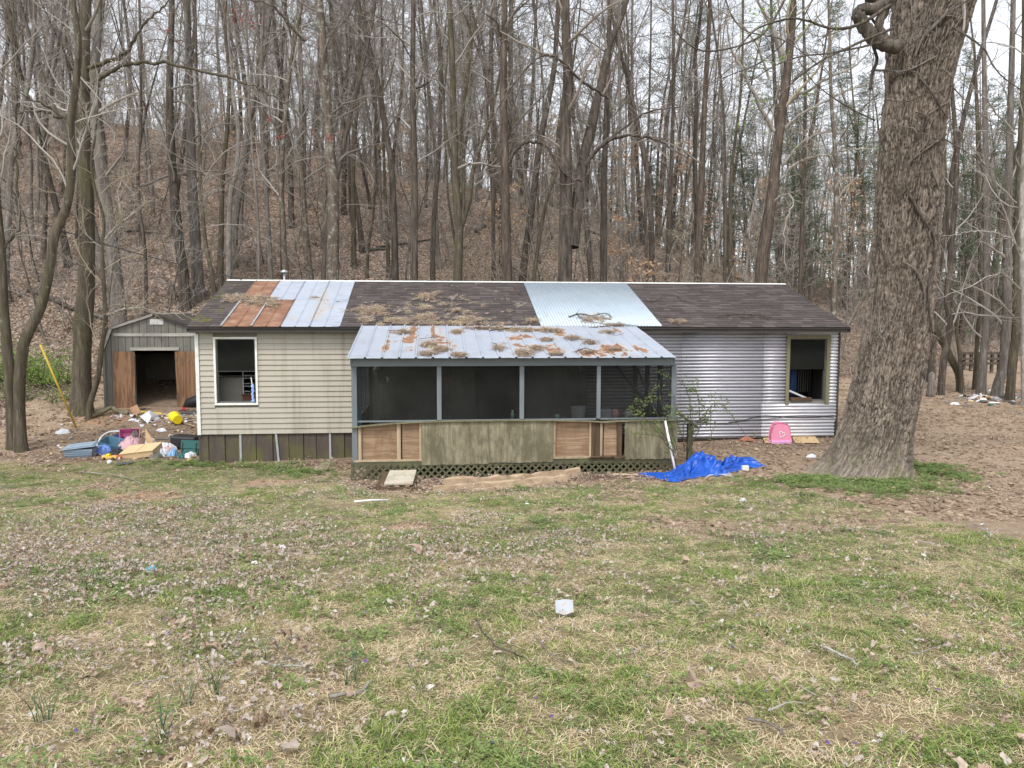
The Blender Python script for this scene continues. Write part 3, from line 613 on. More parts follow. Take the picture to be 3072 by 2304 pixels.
hb = thing('bed_headboard', 'black iron headboard with upright bars inside the wood framed window', 'headboard', (8.9, YF+.8, .72))
MB().tube([(8.72, YF+.6, .75), (8.72, YF+.6, 2.0)], .018, 6, True).build('post', M['iron'], hb); MB().tube([(9.35, YF+.9, .75), (9.35, YF+.9, 2.0)], .018, 6, True).build('post', M['iron'], hb)
for k in range(7):
    t = (k+1)/8; MB().tube([(8.72+.63*t, YF+.6+.3*t, 1.35), (8.72+.63*t, YF+.6+.3*t, 1.95)], .009, 5, True).build('bar', M['inner'], hb)
for z in (1.35, 1.95): MB().tube([(8.72, YF+.6, z), (9.35, YF+.9, z)], .014, 6, True).build('rail', M['iron'], hb)
tag(MB().bar((8.38, YF+.1, 1.47), (8.85, YF+.16, 1.28), .16, .04).build('picture_board', M['bag_white']), 'pale printed board lying slanted on the sill of the wood framed window', 'board')
tag(MB().box(8.42, 8.95, YF-.02, YF+.12, 1.225, 1.30).build('sill_stone', M['rotten']), 'crumbling tan block on the sill of the wood framed window', 'block')

# ------------------------------------------------------------------ the screened porch
porch = thing('screened_porch', 'screened lean-to porch with rusty sheet metal roof and mildewed plywood half wall', 'porch', (1.55, 15.8, .2))
PX0, PX1, PY = -1.50, 4.66, 14.45
PE, PT = (14.2, 2.42), (17.12, 2.985)
def pp(x, t): return (x, PE[0]+(PT[0]-PE[0])*t, PE[1]+(PT[1]-PE[1])*t)
RU = []
def porch_xy(px, py):
    d = ray(px, py); s_ = (PT[1]-PE[1])/(PT[0]-PE[0]); t = (CZ-PE[1]+s_*PE[0])/(s_*d.y-d.z); return d.x*t, d.y*t
for cx, cy, rx, ry, w in ((470, 345, 70, 25, 1.), (620, 355, 100, 35, .85), (485, 285, 30, 30, .8), (470, 390, 40, 15, .8), (330, 360, 12, 70, .8), (305, 400, 12, 25, .8), (600, 300, 18, 60, .75), (730, 385, 30, 12, .7), (640, 300, 20, 50, .5),
                          (1110, 335, 70, 15, .8), (1170, 325, 50, 20, 1.), (1120, 395, 50, 22, .9), (1210, 385, 50, 15, .8), (1330, 410, 70, 30, 1.), (1360, 310, 40, 30, .9), (1420, 325, 40, 18, .7), (1520, 425, 60, 18, .9), (1600, 425, 50, 20, 1.), (1690, 400, 90, 35, 1.), (1750, 430, 60, 15, .9), (1850, 400, 40, 18, .9), (1715, 290, 20, 20, .8), (1290, 280, 120, 16, .6), (760, 290, 40, 18, .6), (1180, 280, 20, 25, .9), (1750, 380, 30, 30, .4)):
    k = 1100/2212; px, py = 1000+cx*k, 850+cy*k; x, y = porch_xy(px, py); x2, y2 = porch_xy(px+rx*k*.8, py); _, y3 = porch_xy(px, py-ry*k*.9); RU.append((x, y, max(abs(x2-x), .04), max(abs(y3-y), .08), w))
rz2 = lambda x, y: emask(x, y, RU, 4.)
NP = 20; pw = 6.15/NP
for k in range(NP):
    x0 = -1.55+k*pw; rib_panel('roof_panel', x0, x0+pw, lambda x: pp(x, -.01), lambda x: pp(x, 1.0), 70, 'galv', porch, (0.,), .008+.0015*(k % 2), rz2, .024, .012)
MB().box(-1.53, 4.62, PE[0]+.16, PE[0]+.30, 2.26, 2.41).build('header_beam', M['beam'], porch, bevel=.004)
for x in (-1.45, .08, 1.62, 3.10, 4.56):
    MB().bar((x, PE[0]+.42, 2.385), (x, YF-.06, 2.93), .04, .09).build('rafter', M['post'], porch)
for s_ in (-1.53, 4.58): MB().bar((s_+.02, PE[0]+.14, 2.36), (s_+.02, YF-.07, 2.94), .03, .12).build('side_beam', M['beam'], porch)
posts = [(-1.47, .10), (.10, .085), (1.66, .085), (3.14, .075), (4.62, .10)]
for x, w in posts: MB().box(x-w/2, x+w/2, PY-.04, PY+.05, 1.24 if -1 < x < 4 else .45, 2.26).build('post', M['post'], porch, bevel=.004)
for (xa, wa), (xb, wb) in zip(posts, posts[1:]):
    MB().box(xa+wa/2, xb-wb/2, PY+.002, PY+.005, 1.24, 2.26).build('screen', M['screen'], porch)
    MB().box(xa+wa/2, xb-wb/2, PY-.012, PY+.03, 1.215, 1.245).build('screen_rail', M['post'], porch)
for x in (-1.47, 4.62):
    for y in (15.35, 16.3, 17.28): MB().box(x-.04, x+.04, y-.045, y+.045, .5, 2.38+(y-14.2)*.19-.02).build('post', M['rotten'] if (x > 0 and y > 16) else M['post'], porch)
    MB().box(x-.003, x+.003, PY+.06, YF-.08, 1.24, 2.35).build('screen', M['screen'], porch)
    MB().box(x-.02, x+.02, PY+.06, YF-.08, .42, 1.22).build('side_panel', M['ply_green'], porch)
MB().bar((4.52, 15.35, 1.3), (4.52, 17.2, 2.3), .03, .07).build('brace', M['post'], porch)
MB().bar((4.1, 17.0, 2.1), (4.5, 15.4, 1.25), .03, .07).build('brace', M['post'], porch)
MB().box(PX0+.05, PX1-.05, PY+.08, YF-.04, .44, .50).build('porch_floor', M['floorb'], porch)
rr = random.Random(5)
for k in range(17):
    x = -1.42+k*.295
    if .7 < x < 1.95: continue
    MB().box(x+.003, min(x+.292, 3.49), YF-.035-rr.uniform(0, .006), YF-.008, .5, 2.92).build('wall_board', M['darkwall'], porch)
MB().box(.98, 1.9, YF-.03, YF-.005, .5, 2.55).build('inner_door', M['fascia'], porch)
# bowed ledge cap following the top of the half wall
lp = [(-1.53, 1.135), (-1.2, 1.165), (-.8, 1.20), (-.3, 1.222), (.3, 1.237), (.8, 1.238), (1.5, 1.236), (2.2, 1.228), (2.9, 1.205), (3.25, 1.182), (3.45, 1.195), (4.0, 1.208), (4.70, 1.205)]
for a, b in zip([0, 4, 7, 9], [4, 7, 9, 12]):
    m = MB(); m.sheet([(x, PY-.10, z) for x, z in lp[a:b+1]], (0, .16, 0), .02, (0, 0, -1)); m.build('ledge_board', M['pt_wood'], porch)
def zl(x): return float(np.interp(x, [p[0] for p in lp], [p[1] for p in lp]))-.024
def halfpanel(x0, x1, z0, y, mat, name='wall_panel', t=.015):
    m = MB(); n = max(2, int((x1-x0)/.06)); V = []; Q = []; X_ = np.linspace(x0, x1, n+1)
    for x in X_:
        zz = z0+(rr.uniform(-.012, .006) if mat == 'ply_green' else 0)
        V += [(x, y, zz), (x, y, zl(x)), (x, y+t, zz), (x, y+t, zl(x))]
    for i in range(n): a = i*4; Q += [(a, a+4, a+5, a+1), (a+2, a+3, a+7, a+6), (a+1, a+5, a+7, a+3), (a, a+2, a+6, a+4)]
    Q += [(0, 1, 3, 2), (n*4, n*4+2, n*4+3, n*4+1)]
    return m.add(V, Q).build(name, M[mat], porch)
for x0, x1, z0 in ((-.235, 1.03, .40), (1.034, 2.265, .42), (3.655, 4.70, .445)): halfpanel(x0, x1, z0, PY-.06, 'ply_green')
for x0, x1 in ((-1.42, -.62), (-.60, -.20), (2.2, 3.02), (3.26, 3.6)): halfpanel(x0, x1, .50, PY+.02, 'ply_raw', 'inner_panel')
for x, w, mt in ((-1.46, .07, 'stud'), (-1.38, .055, 'stud'), (-.66, .07, 'stud'), (-.26, .04, 'stud'), (2.985, .04, 'stud'), (3.045, .06, 'rotten'), (3.12, .08, 'rotten'), (3.20, .05, 'stud'), (3.56, .09, 'rotten'), (2.29, .04, 'stud')):
    MB().box(x-w/2, x+w/2, PY-.04+.006*(mt == 'stud'), PY+.018, .50, zl(x)).build('stud', M[mt], porch)
for x0, x1, mt in ((-1.5, -.22, 'stud'), (2.27, 3.0, 'stud'), (3.0, 3.65, 'rotten')): MB().box(x0, x1, PY-.045, PY+.018, .47, .505).build('bottom_plate', M[mt], porch)
MB().box(-1.5, 4.68, PY-.035, PY+.0, .36, .465).build('rim_board', M['lattice'], porch)
m = MB(); P = []
for k in range(12): P.append((2.95+k*.065, PY-.07-rr.uniform(0, .03), .49+rr.uniform(-.02, .02)))
m.tube(P, [.01, .02, .015, .02, .025, .015, .02, .03, .02, .015, .02, .01], 5, True); m.build('splinter', M['rotten'], porch)
# lattice: every slat a part
LZ1 = .43; LX0, LX1 = -1.5, 4.68; sp = .137
def slat(x, dirn, yoff):
    zb = -.02; zt = LZ1; L = zt-zb
    xa, xb = (x, x+L) if dirn > 0 else (x+L, x)   # bottom -> top
    pa, pb = np.array((xa, zb)), np.array((xb, zt))
    d = pb-pa
    def cut(xlim, pa, pb):
        return pa+(pb-pa)*((xlim-pa[0])/(pb[0]-pa[0]))
    for lim, sgn in ((LX0, -1), (LX1, 1)):
        oa, ob = (pa[0]-lim)*sgn > 0, (pb[0]-lim)*sgn > 0
        if oa and ob: return
        if oa: pa = cut(lim, pa, pb)
        elif ob: pb = cut(lim, pa, pb)
    if np.linalg.norm(pb-pa) < .08: return
    MB().bar((pa[0], PY-.012+yoff, pa[1]), (pb[0], PY-.012+yoff, pb[1]), .006, .036, (0, 1, 0)) if 0 else MB().bar((pa[0], PY-.012+yoff, pa[1]), (pb[0], PY-.012+yoff, pb[1]), .036, .006, (0, 1, 0)).build('lattice_slat', M['lattice'], porch)
x = LX0-.45
while x < LX1: slat(x, 1, -.033); slat(x+.05, -1, -.026); x += sp
MB().box(-1.55, -1.50, PY-.05, PY+.05, -.05, .48).build('corner_post', M['lattice'], porch)
MB().box(-1.52, -.66, PY-.12, PY-.07, .06, .12).build('ground_board', M['plank'], porch)

# ------------------------------------------------------------------ the shed
shed = thing('garden_shed', 'small grey gambrel-roofed barn shed with two plywood doors flung open', 'shed', (-8.29, 25.3, .35))
SX, SY, SZ, SD = -8.29, 23.95, .34, 3.2
gam = [(-1.47, 2.15), (-1.17, 2.90), (0, 3.30), (1.17, 2.90), (1.47, 2.15)]
def gz_(x): return float(np.interp(x-SX, [g[0] for g in gam], [g[1] for g in gam]))
DX0, DX1, DZ0, DZ1 = -8.86, -7.68, .52, 2.20
x = SX-1.45; rr = random.Random(8)
while x < SX+1.44:
    b = min(x+.207, SX+1.45); y = SY-rr.uniform(0, .004)
    for z0, tops in (((SZ, None) if b < DX0+.02 or x > DX1-.02 else (DZ1, None)),):
        a_ = x+.008; c_ = b-.008; P = [(a_, y, z0), (c_, y, z0), (c_, y, gz_(c_)-.03)]
        mid = [g for g in gam if a_ < g[0]+SX < c_]
        for g in mid: P.append((g[0]+SX, y, g[1]-.03))
        P.append((a_, y, gz_(a_)-.03)); MB().poly(P, .016, (0, 1, 0)).build('siding_board', M['shedwall'], shed)
    x = b
MB().poly([(SX+g[0]*.985, SY+.02, g[1]-.045) for g in gam][::-1]+[(SX-1.44, SY+.02, DZ1+.02), (SX+1.44, SY+.02, DZ1+.02)], .01, (0, 1, 0)).build('wall_frame', M['darkwall'], shed)
for a, b in ((SX-1.44, DX0), (DX1, SX+1.44)): MB().box(a, b, SY+.02, SY+.03, SZ, DZ1+.019).build('wall_frame', M['darkwall'], shed)
for sx in (-1, 1):
    MB().box(*sorted((SX+sx*1.45, SX+sx*1.42)), SY+.035, SY+SD, SZ, 2.13).build('side_wall', M['shedwall'], shed)
    for (xa, za), (xb, zb) in ((gam[0], gam[1]), (gam[1], gam[2])):
        P = [(SX+sx*abs(xa)*1.02, SY-.06, za), (SX+sx*abs(xb)*1.02, SY-.06, zb), (SX+sx*abs(xb)*1.02, SY+SD+.05, zb), (SX+sx*abs(xa)*1.02, SY+SD+.05, za)]
        MB().poly(P, .028, (0, 0, 1)).build('roof_slope', M['shingle'], shed)
        a = Vector(P[0]); b = Vector(P[1]); MB().bar(a-Vector((0, .012, .03)), b-Vector((0, .012, .03)), .02, .07, (0, 0, 1)).build('rake_trim', M['shedtrim' if sx < 0 else 'fascia'], shed)
MB().poly([(SX-1.45, SY+SD, SZ), (SX+1.45, SY+SD, SZ)]+[(SX+g[0], SY+SD, g[1]-.03) for g in gam[::-1]], .03, (0, -1, 0)).build('rear_wall', M['darkwall'], shed)
MB().box(SX-1.4, SX+1.4, SY+.04, SY+SD-.04, SZ+.02, DZ0-.02).build('shed_floor', M['floorb'], shed)
MB().box(DX0-.5, DX1+.5, SY+.031, SY+.038, SZ-.06, DZ0-.01).build('floor_beam', M['rotten'], shed)
MB().box(SX-1.16, SX+1.3, SY-.03, SY-.006, 2.63, 2.72).build('trim_board', M['shedtrim'], shed)
MB().box(DX0-.12, DX1+.10, SY-.045, SY-.006, 2.21, 2.30).build('door_header', M['shedtrim'], shed)
MB().box(SX-1.49, SX-1.42, SY-.03, SY-.006, SZ-.03, 2.12).build('corner_trim', M['shedwall'], shed)
for a, b, t in ((DX0-.60, DX0+.0, .02), (DX1, DX1+.60, -.02)):
    Mr = Matrix.Rotation(t, 3, 'Y'); d_ = MB().box(a, b, SY-.075, SY-.055, .46, 2.18, Mr).build('door', M['ply_shed'], shed)
    hx = b-.02 if t > 0 else a+.02
    for z in (.8, 1.9): MB().box(hx-.03, hx+.03, SY-.083, SY-.0765, z, z+.07).build('hinge', M['sash'], d_)
v = MB().box(SX-.10, SX+.28, SY-.03, SY-.006, 2.98, 3.14).build('gable_vent', M['white'], shed)
for k in range(9): MB().box(SX-.085+k*.04, SX-.065+k*.04, SY-.04, SY-.0305, 2.99, 3.13).build('louvre', M['whitetrim'], v)

# ------------------------------------------------------------------ trees
def spline(P, R=None, k=5):
    P = [np.array(p, float) for p in P]; out = []; rr_ = []
    n = len(P); R = list(R) if R is not None else [0]*n
    for i in range(n-1):
        a, b = P[max(i-1, 0)], P[i]; c, d = P[i+1], P[min(i+2, n-1)]
        for q in range(k):
            t = q/k; out.append(.5*((2*b)+(-a+c)*t+(2*a-5*b+4*c-d)*t*t+(-a+3*b-3*c+d)*t**3)); rr_.append(R[i]+(R[i+1]-R[i])*t)
    out.append(P[-1]); rr_.append(R[-1]); return np.array(out), np.array(rr_)
def wander(rg, p, d, L, n, curl, lift, jit):
    """polyline from p heading d, length L, bending up by lift and wandering by jit"""
    pts = [np.array(p, float)]; d = np.array(d, float); d /= np.linalg.norm(d); st = L/n; ax = rg.normal(size=3)*curl
    for i in range(n):
        d = d+rg.normal(size=3)*jit+ax/n+np.array((0, 0, lift/n)); d /= np.linalg.norm(d)
        pts.append(pts[-1]+d*st)
    return np.array(pts)
def twigs(rg, mb, P, R, n2, L2, depth, rmin=.004, ang=(.45, 1.0), lift=.35, t0=.15, n3=5, droop=False):
    """side shoots along a limb polyline, with smaller shoots on those"""
    m = len(P)-1
    for k in range(n2):
        t = t0+(1-t0)*((k+rg.rand())/n2); i = min(int(t*m), m-1); f = t*m-i; p = P[i]*(1-f)+P[i+1]*f; T = P[i+1]-P[i]; T = T/(np.linalg.norm(T)+1e-9)
        s = rg.normal(size=3); s -= T*s.dot(T); s /= np.linalg.norm(s)+1e-9; a = rg.uniform(*ang); d = T*math.cos(a)+s*math.sin(a)
        L = L2*rg.uniform(.5, 1.2)*(1-.55*t); r = max(min(R[i]*.55, .008+.012*L), rmin)
        Q = wander(rg, p, d, L, 4, .5, lift, .13); rq = np.linspace(r, rmin*.55, 5)
        mb.tube(Q, rq, 4 if r > .02 else 3)
        if depth > 1: twigs(rg, mb, Q, rq, n3, L*.5, depth-1, rmin*.8, ang, lift, .15, n3)
WM = ['bark_dark', 'bark_grey', 'bark_moss', 'bark_lichen', 'bark_red']
def crown_limbs(rg, mb, P, R, H_, n, t0, Lf=.28, el=(.5, 1.1), n2=6, n3=4, rmin=.006, depth=2):
    m = len(P)-1; az = rg.rand()*6.28
    for k in range(n):
        t = t0+(.97-t0)*(k+rg.rand()*.8)/n; i = min(int(t*m), m-1); f = t*m-i; p = P[i]*(1-f)+P[i+1]*f; az += 2.4+rg.normal()*.4
        e = rg.uniform(*el); d = np.array((math.cos(az)*math.cos(e), math.sin(az)*math.cos(e), math.sin(e)))
        L = H_*Lf*rg.uniform(.45, 1.1)*(1.15-t)/(1.15-t0)+.5; r = max(R[i]*rg.uniform(.22, .42), .012)
        Q = wander(rg, p, d, L, 7, .9, .35, .16); rq = r*np.linspace(1, .18, 8); mb.tube(Q, rq, 5)
        twigs(rg, mb, Q, rq, n2, L*.42, depth, rmin, n3=n3)
def proto_tree(name, seed, H_, r0, n, t0, mat, tw, Lf=.29, el=(.15, 1.1), n2=8, n3=5, wob=.05, lean=.04):
    rg = np.random.RandomState(seed); d = np.array((rg.normal()*lean, rg.normal()*lean, 1)); P = wander(rg, (0, 0, -.4), d, H_+.4, 16, .12, .12, wob)
    t = np.linspace(0, 1, 17); R = r0*(1-.85*t)**.9+r0*.55*np.exp(-t*38); a = MB(); b = MB(); a.tube(*spline(P, R, 2), 9)
    if seed % 3 == 0:                          # forked stem
        i = 7+seed % 4; az = rg.rand()*6.28; Q = wander(rg, P[i], (math.cos(az)*.35, math.sin(az)*.35, 1), H_*.5, 9, .2, .3, .07); rq = R[i]*.75*np.linspace(1, .15, 10); a.tube(Q, rq, 7); crown_limbs(rg, b, Q, rq, H_*.7, n//2, .1, Lf, el, n2, n3)
    crown_limbs(rg, b, P, R, H_, n, t0, Lf, el, n2, n3, .009)
    return a.mesh(name+'_trunk', M[mat], smooth=True), b.mesh(name+'_crown', M[tw], smooth=True)
PROT = [proto_tree('wood_tree', 100+k, [21, 19, 23, 20, 17, 22, 18, 21, 20, 16][k], [.145, .11, .165, .13, .09, .12, .085, .15, .10, .08][k], [24, 26, 22, 26, 24, 24, 26, 26, 22, 24][k], [.34, .3, .45, .28, .25, .4, .22, .36, .3, .2][k],
                   ['bark_dark', 'bark_grey', 'bark_dark', 'bark_lichen', 'bark_grey', 'bark_red', 'bark_moss', 'bark_grey', 'bark_dark', 'bark_pale'][k], ['twig', 'twig_grey', 'twig', 'twig_grey', 'twig_grey', 'twig', 'twig_grey', 'twig', 'twig_grey', 'twig_grey'][k]) for k in range(10)]
SAP = [proto_tree('sapling', 200+k, [6, 8, 5, 9][k], [.035, .05, .03, .06][k], [16, 18, 14, 20][k], .18, 'bark_grey' if k % 2 else 'bark_dark', ['twig_tan', 'twig_grey', 'twig', 'twig_grey'][k], .34, (.15, .9), 6, 4, .08, .12) for k in range(4)]
def proto_pine(seed, H_, tb=.42, wf=1., nbr=46):
    rg = np.random.RandomState(seed); P = wander(rg, (0, 0, -.4), (0, 0, 1), H_, 12, .08, .1, .025); R = .2*(1-.85*np.linspace(0, 1, 13)); a = MB(); a.tube(P, R, 8)
    b = MB(); tr = []; V = []
    for k in range(nbr):
        t = tb+(.99-tb)*(k+rg.rand())/nbr; i = min(int(t*12), 11); p = P[i]+(P[i+1]-P[i])*(t*12-i); az = rg.rand()*6.28; L = (1.05-t)*5.2*wf*rg.uniform(.5, 1.1)+.5
        Q = wander(rg, p, (math.cos(az), math.sin(az), rg.uniform(-.1, .4)), L, 5, .3, .25, .1); b.tube(Q, np.linspace(.035, .008, 6), 3)
        for q in range(int(6+L*4)):
            tt = rg.uniform(.3, 1)*5; j = min(int(tt), 4); c = Q[j]+(Q[j+1]-Q[j])*(tt-j)+rg.normal(size=3)*.16
            for w in range(9):
                d = rg.normal(size=3); d[2] = abs(d[2])*.8; d /= np.linalg.norm(d); s = np.cross(d, rg.normal(size=3)); s /= np.linalg.norm(s); V += [c, c+d*.2+s*.014, c+d*rg.uniform(.2, .34)-s*.01]
    V = np.array(V); n = len(V)//3
    return a.mesh('pine_trunk', M['bark_red'], smooth=True), b.mesh('pine_limbs', M['twig'], smooth=True), mesh_np('pine_needles', V, None, np.arange(n*3).reshape(-1, 3), M['needles'])
PINE = [proto_pine(301, 22), proto_pine(302, 19)]; HEM = [proto_pine(303, 11, .08, .6, 56), proto_pine(304, 9, .05, .7, 50)]
def proto_beech(seed, H_):
    a, b = proto_tree('beech_sapling', seed, H_, .05, 16, .15, 'bark_grey', 'twig_grey', .36, (.0, .6), 6, 4, .06, .1); rg = np.random.RandomState(seed)
    co_ = np.empty(len(b.vertices)*3); b.vertices.foreach_get('co', co_); co_ = co_.reshape(-1, 3); c = co_[rg.randint(0, len(co_), 620)]+rg.normal(size=(620, 3))*.06; V = []
    for p in c:
        d = rg.normal(size=3); d /= np.linalg.norm(d); s = np.cross(d, rg.normal(size=3)); s /= np.linalg.norm(s); L = .075; V += [p, p+d*L+s*L*.5, p+d*L*2, p+d*L-s*L*.5]
    return a, b, mesh_np('beech_leaves', np.array(V), np.arange(len(V)).reshape(-1, 4), None, M['beech'])
BEECH = [proto_beech(401, 5), proto_beech(402, 7)]
def place(meshes, names, name, label, cat, loc, s, rz_, group, tilt=(0, 0)):
    t = thing(name, label, cat, loc, group); t.rotation_euler = (tilt[0], tilt[1], rz_); t.scale = (s, s, s)
    for me, n in zip(meshes, names): obj(n, me, t)
    return t

# trees read one by one off the photograph: points up the trunk (photo pixels), depth, base width in pixels
def hero(label, pts, Y, w, mat, tw='twig', name='bare_tree', top=1.3, limbs=(), nb=18, t0=.35, forks=(), Lf=.18, seed=0, n2=6, n3=4, el=(.35, 1.1), flare=.4, extra=None):
    rg = np.random.RandomState(seed+int(pts[0][0])); P = [np.array(at(px, py, Y)) for px, py in pts]
    if P[0][2] > h1(P[0][0], P[0][1]):         # carry the trunk down to the ground
        d = P[0]-P[1]; d = d/abs(d[2]); z = h1(P[0][0], Y); q = P[0]+d*(P[0][2]-z)*np.array((.35, .35, 1)); P = [q]+P
    P[0][2] = h1(P[0][0], P[0][1])-.15
    d = (P[-1]-P[-2]); d /= np.linalg.norm(d); tp = P[-1]; Ltop = 5.5*top
    for k in range(3): d = d*.7+np.array((rg.normal()*.05, rg.normal()*.05, .35)); d /= np.linalg.norm(d); tp = tp+d*Ltop/3; P.append(tp)
    H_ = P[-1][2]-P[0][2]; r0 = w/2*pxm(P[0]); zz = np.array([p[2] for p in P]); t = (zz-zz[0])/H_
    R = r0*(1-.82*t); base = tuple(P[0]+np.array((0, 0, .15))); th = thing(name, label, 'tree', base, None)
    S_, RS_ = spline(P, R, 6); dz = S_[:, 2]-S_[0, 2]; RS_ = RS_*(1+flare*np.exp(-dz/.35)); RS_ *= 1+.05*np.sin(dz*2.3+seed)*np.exp(-dz/9)
    a = MB(); a.tube(S_, RS_, 14); b = MB()
    crown_limbs(rg, b, S_, RS_, H_, nb, t0, Lf, el, n2, n3, .006)
    for fp, w2 in forks:
        Q = [np.array(at(px, py, Y+(.0 if i == 0 else .25*i))) for i, (px, py) in enumerate(fp)]; d = Q[-1]-Q[-2]; d /= np.linalg.norm(d); Q.append(Q[-1]+d*3+np.array((0, 0, 2))); r1 = w2/2*pxm(Q[0])
        Q2, R2 = spline(Q, np.linspace(r1, r1*.3, len(Q)), 5); a.tube(Q2, R2, 10); crown_limbs(rg, b, Q2, R2, H_*.7, 9, .25, Lf, el, n2, n3)
    a.build('trunk', M[mat], th, True)
    if limbs:
        for lp_, w2, dy in limbs:
            c = MB()
            n_ = len(lp_); Q = [np.array(at(px, py, Y+dy*i/(n_-1))) for i, (px, py) in enumerate(lp_)]; r1 = w2/2*pxm(Q[0]); Q2, R2 = spline(Q, np.linspace(r1, max(r1*.25, .008), n_), 5)
            Q2[1:-1] += rg.normal(size=(len(Q2)-2, 3))*.018; c.tube(Q2, R2, 7); twigs(rg, b, Q2, R2, max(5, int(n_*3.2)), 1.1, 2, .005, lift=.2, n3=4)
            c.build('limb', M['bark_pale'] if tw == 'twig_tan' else M[mat if mat != 'bark_big' else 'bark_dark'], th, True)
    b.build('crown', M[tw], th, True)
    return th
c1 = lambda *p: [(x*.6027, y*.6027) for x, y in p]
c2 = lambda *p: [(1024+x*.6027, y*.6027) for x, y in p]
c3 = lambda *p: [(2048+x*.6027, y*.6027) for x, y in p]
c5 = lambda *p: [(x/1.975, 500+y/1.975) for x, y in p]
hero('tall straight brown trunk standing beside the shed with two long arching limbs', c1((405, 2030), (412, 1660), (430, 1400), (430, 1000), (415, 700), (418, 450), (420, 200), (430, 0)), 23.2, 56, 'bark_moss', 'twig_grey',
     limbs=[(c1((430, 450), (490, 400), (560, 350), (660, 320), (800, 312), (940, 335), (1100, 380), (1260, 430), (1380, 490), (1480, 560)), 14, -1.5), (c1((420, 350), (520, 310), (600, 285), (650, 235), (700, 140), (770, 70), (840, 0)), 15, -1.), (c1((410, 350), (385, 250), (392, 130), (395, 0)), 9, 1.), (c1((400, 520), (300, 590), (230, 560), (120, 560), (0, 600)), 9, -2.)], nb=14, t0=.45, seed=1)
hero('leaning mossy trunk curving up between the leaning pair beside the yellow pole', c5((118, 1560), (115, 1300), (130, 1120), (155, 1010), (235, 850), (275, 700), (300, 560), (325, 400), (390, 250), (415, 120), (425, 0))+c1((355, 720), (352, 600), (380, 400), (390, 200), (360, 0)), 19.6, 34, 'bark_moss', 'twig_grey', limbs=[(c1((350, 600), (230, 530), (130, 480), (0, 360)), 9, -.5), (c1((340, 900), (380, 780), (450, 640), (460, 630)), 5, 1)], nb=12, t0=.5, seed=2)
hero('thick mossy trunk at the picture edge beside the leaning trunk', c5((70, 1530), (60, 1300), (40, 1050), (20, 800), (5, 500), (-10, 330))+[(-12, 560), (-20, 300), (-25, 0)], 19.9, 32, 'bark_moss', 'twig_grey', limbs=[(c5((20, 480), (60, 420), (110, 370), (105, 200), (100, 0))+[(48, 420), (52, 200), (40, 0)], 12, .6)], nb=10, t0=.5, seed=3)
hero('thin many-branched sapling in front of the grey shed', c5((530, 1420), (580, 1250), (600, 1080), (625, 920), (615, 700), (605, 520))+c1((512, 1200), (515, 1080), (470, 930), (455, 800), (470, 700)), 22.6, 17, 'bark_moss', 'twig_tan', top=.35, limbs=[(c1((530, 1570), (600, 1545), (700, 1535), (790, 1562), (960, 1555)), 8, -1.), (c1((520, 1190), (590, 1120), (680, 1050), (760, 990)), 6, -.5), (c1((515, 1230), (600, 1100), (590, 950), (620, 860)), 6, .5), (c1((512, 1240), (400, 1130), (370, 1000)), 5, -.4)], nb=18, t0=.2, seed=4, Lf=.3, name='sapling')
hero('broad pale grey trunk on the slope behind the shed with green lichen at its foot', c1((585, 1480), (560, 1250), (540, 1100), (500, 800), (470, 500), (480, 200), (490, 0)), 31, 44, 'bark_grey', 'twig_grey', seed=5, nb=16)
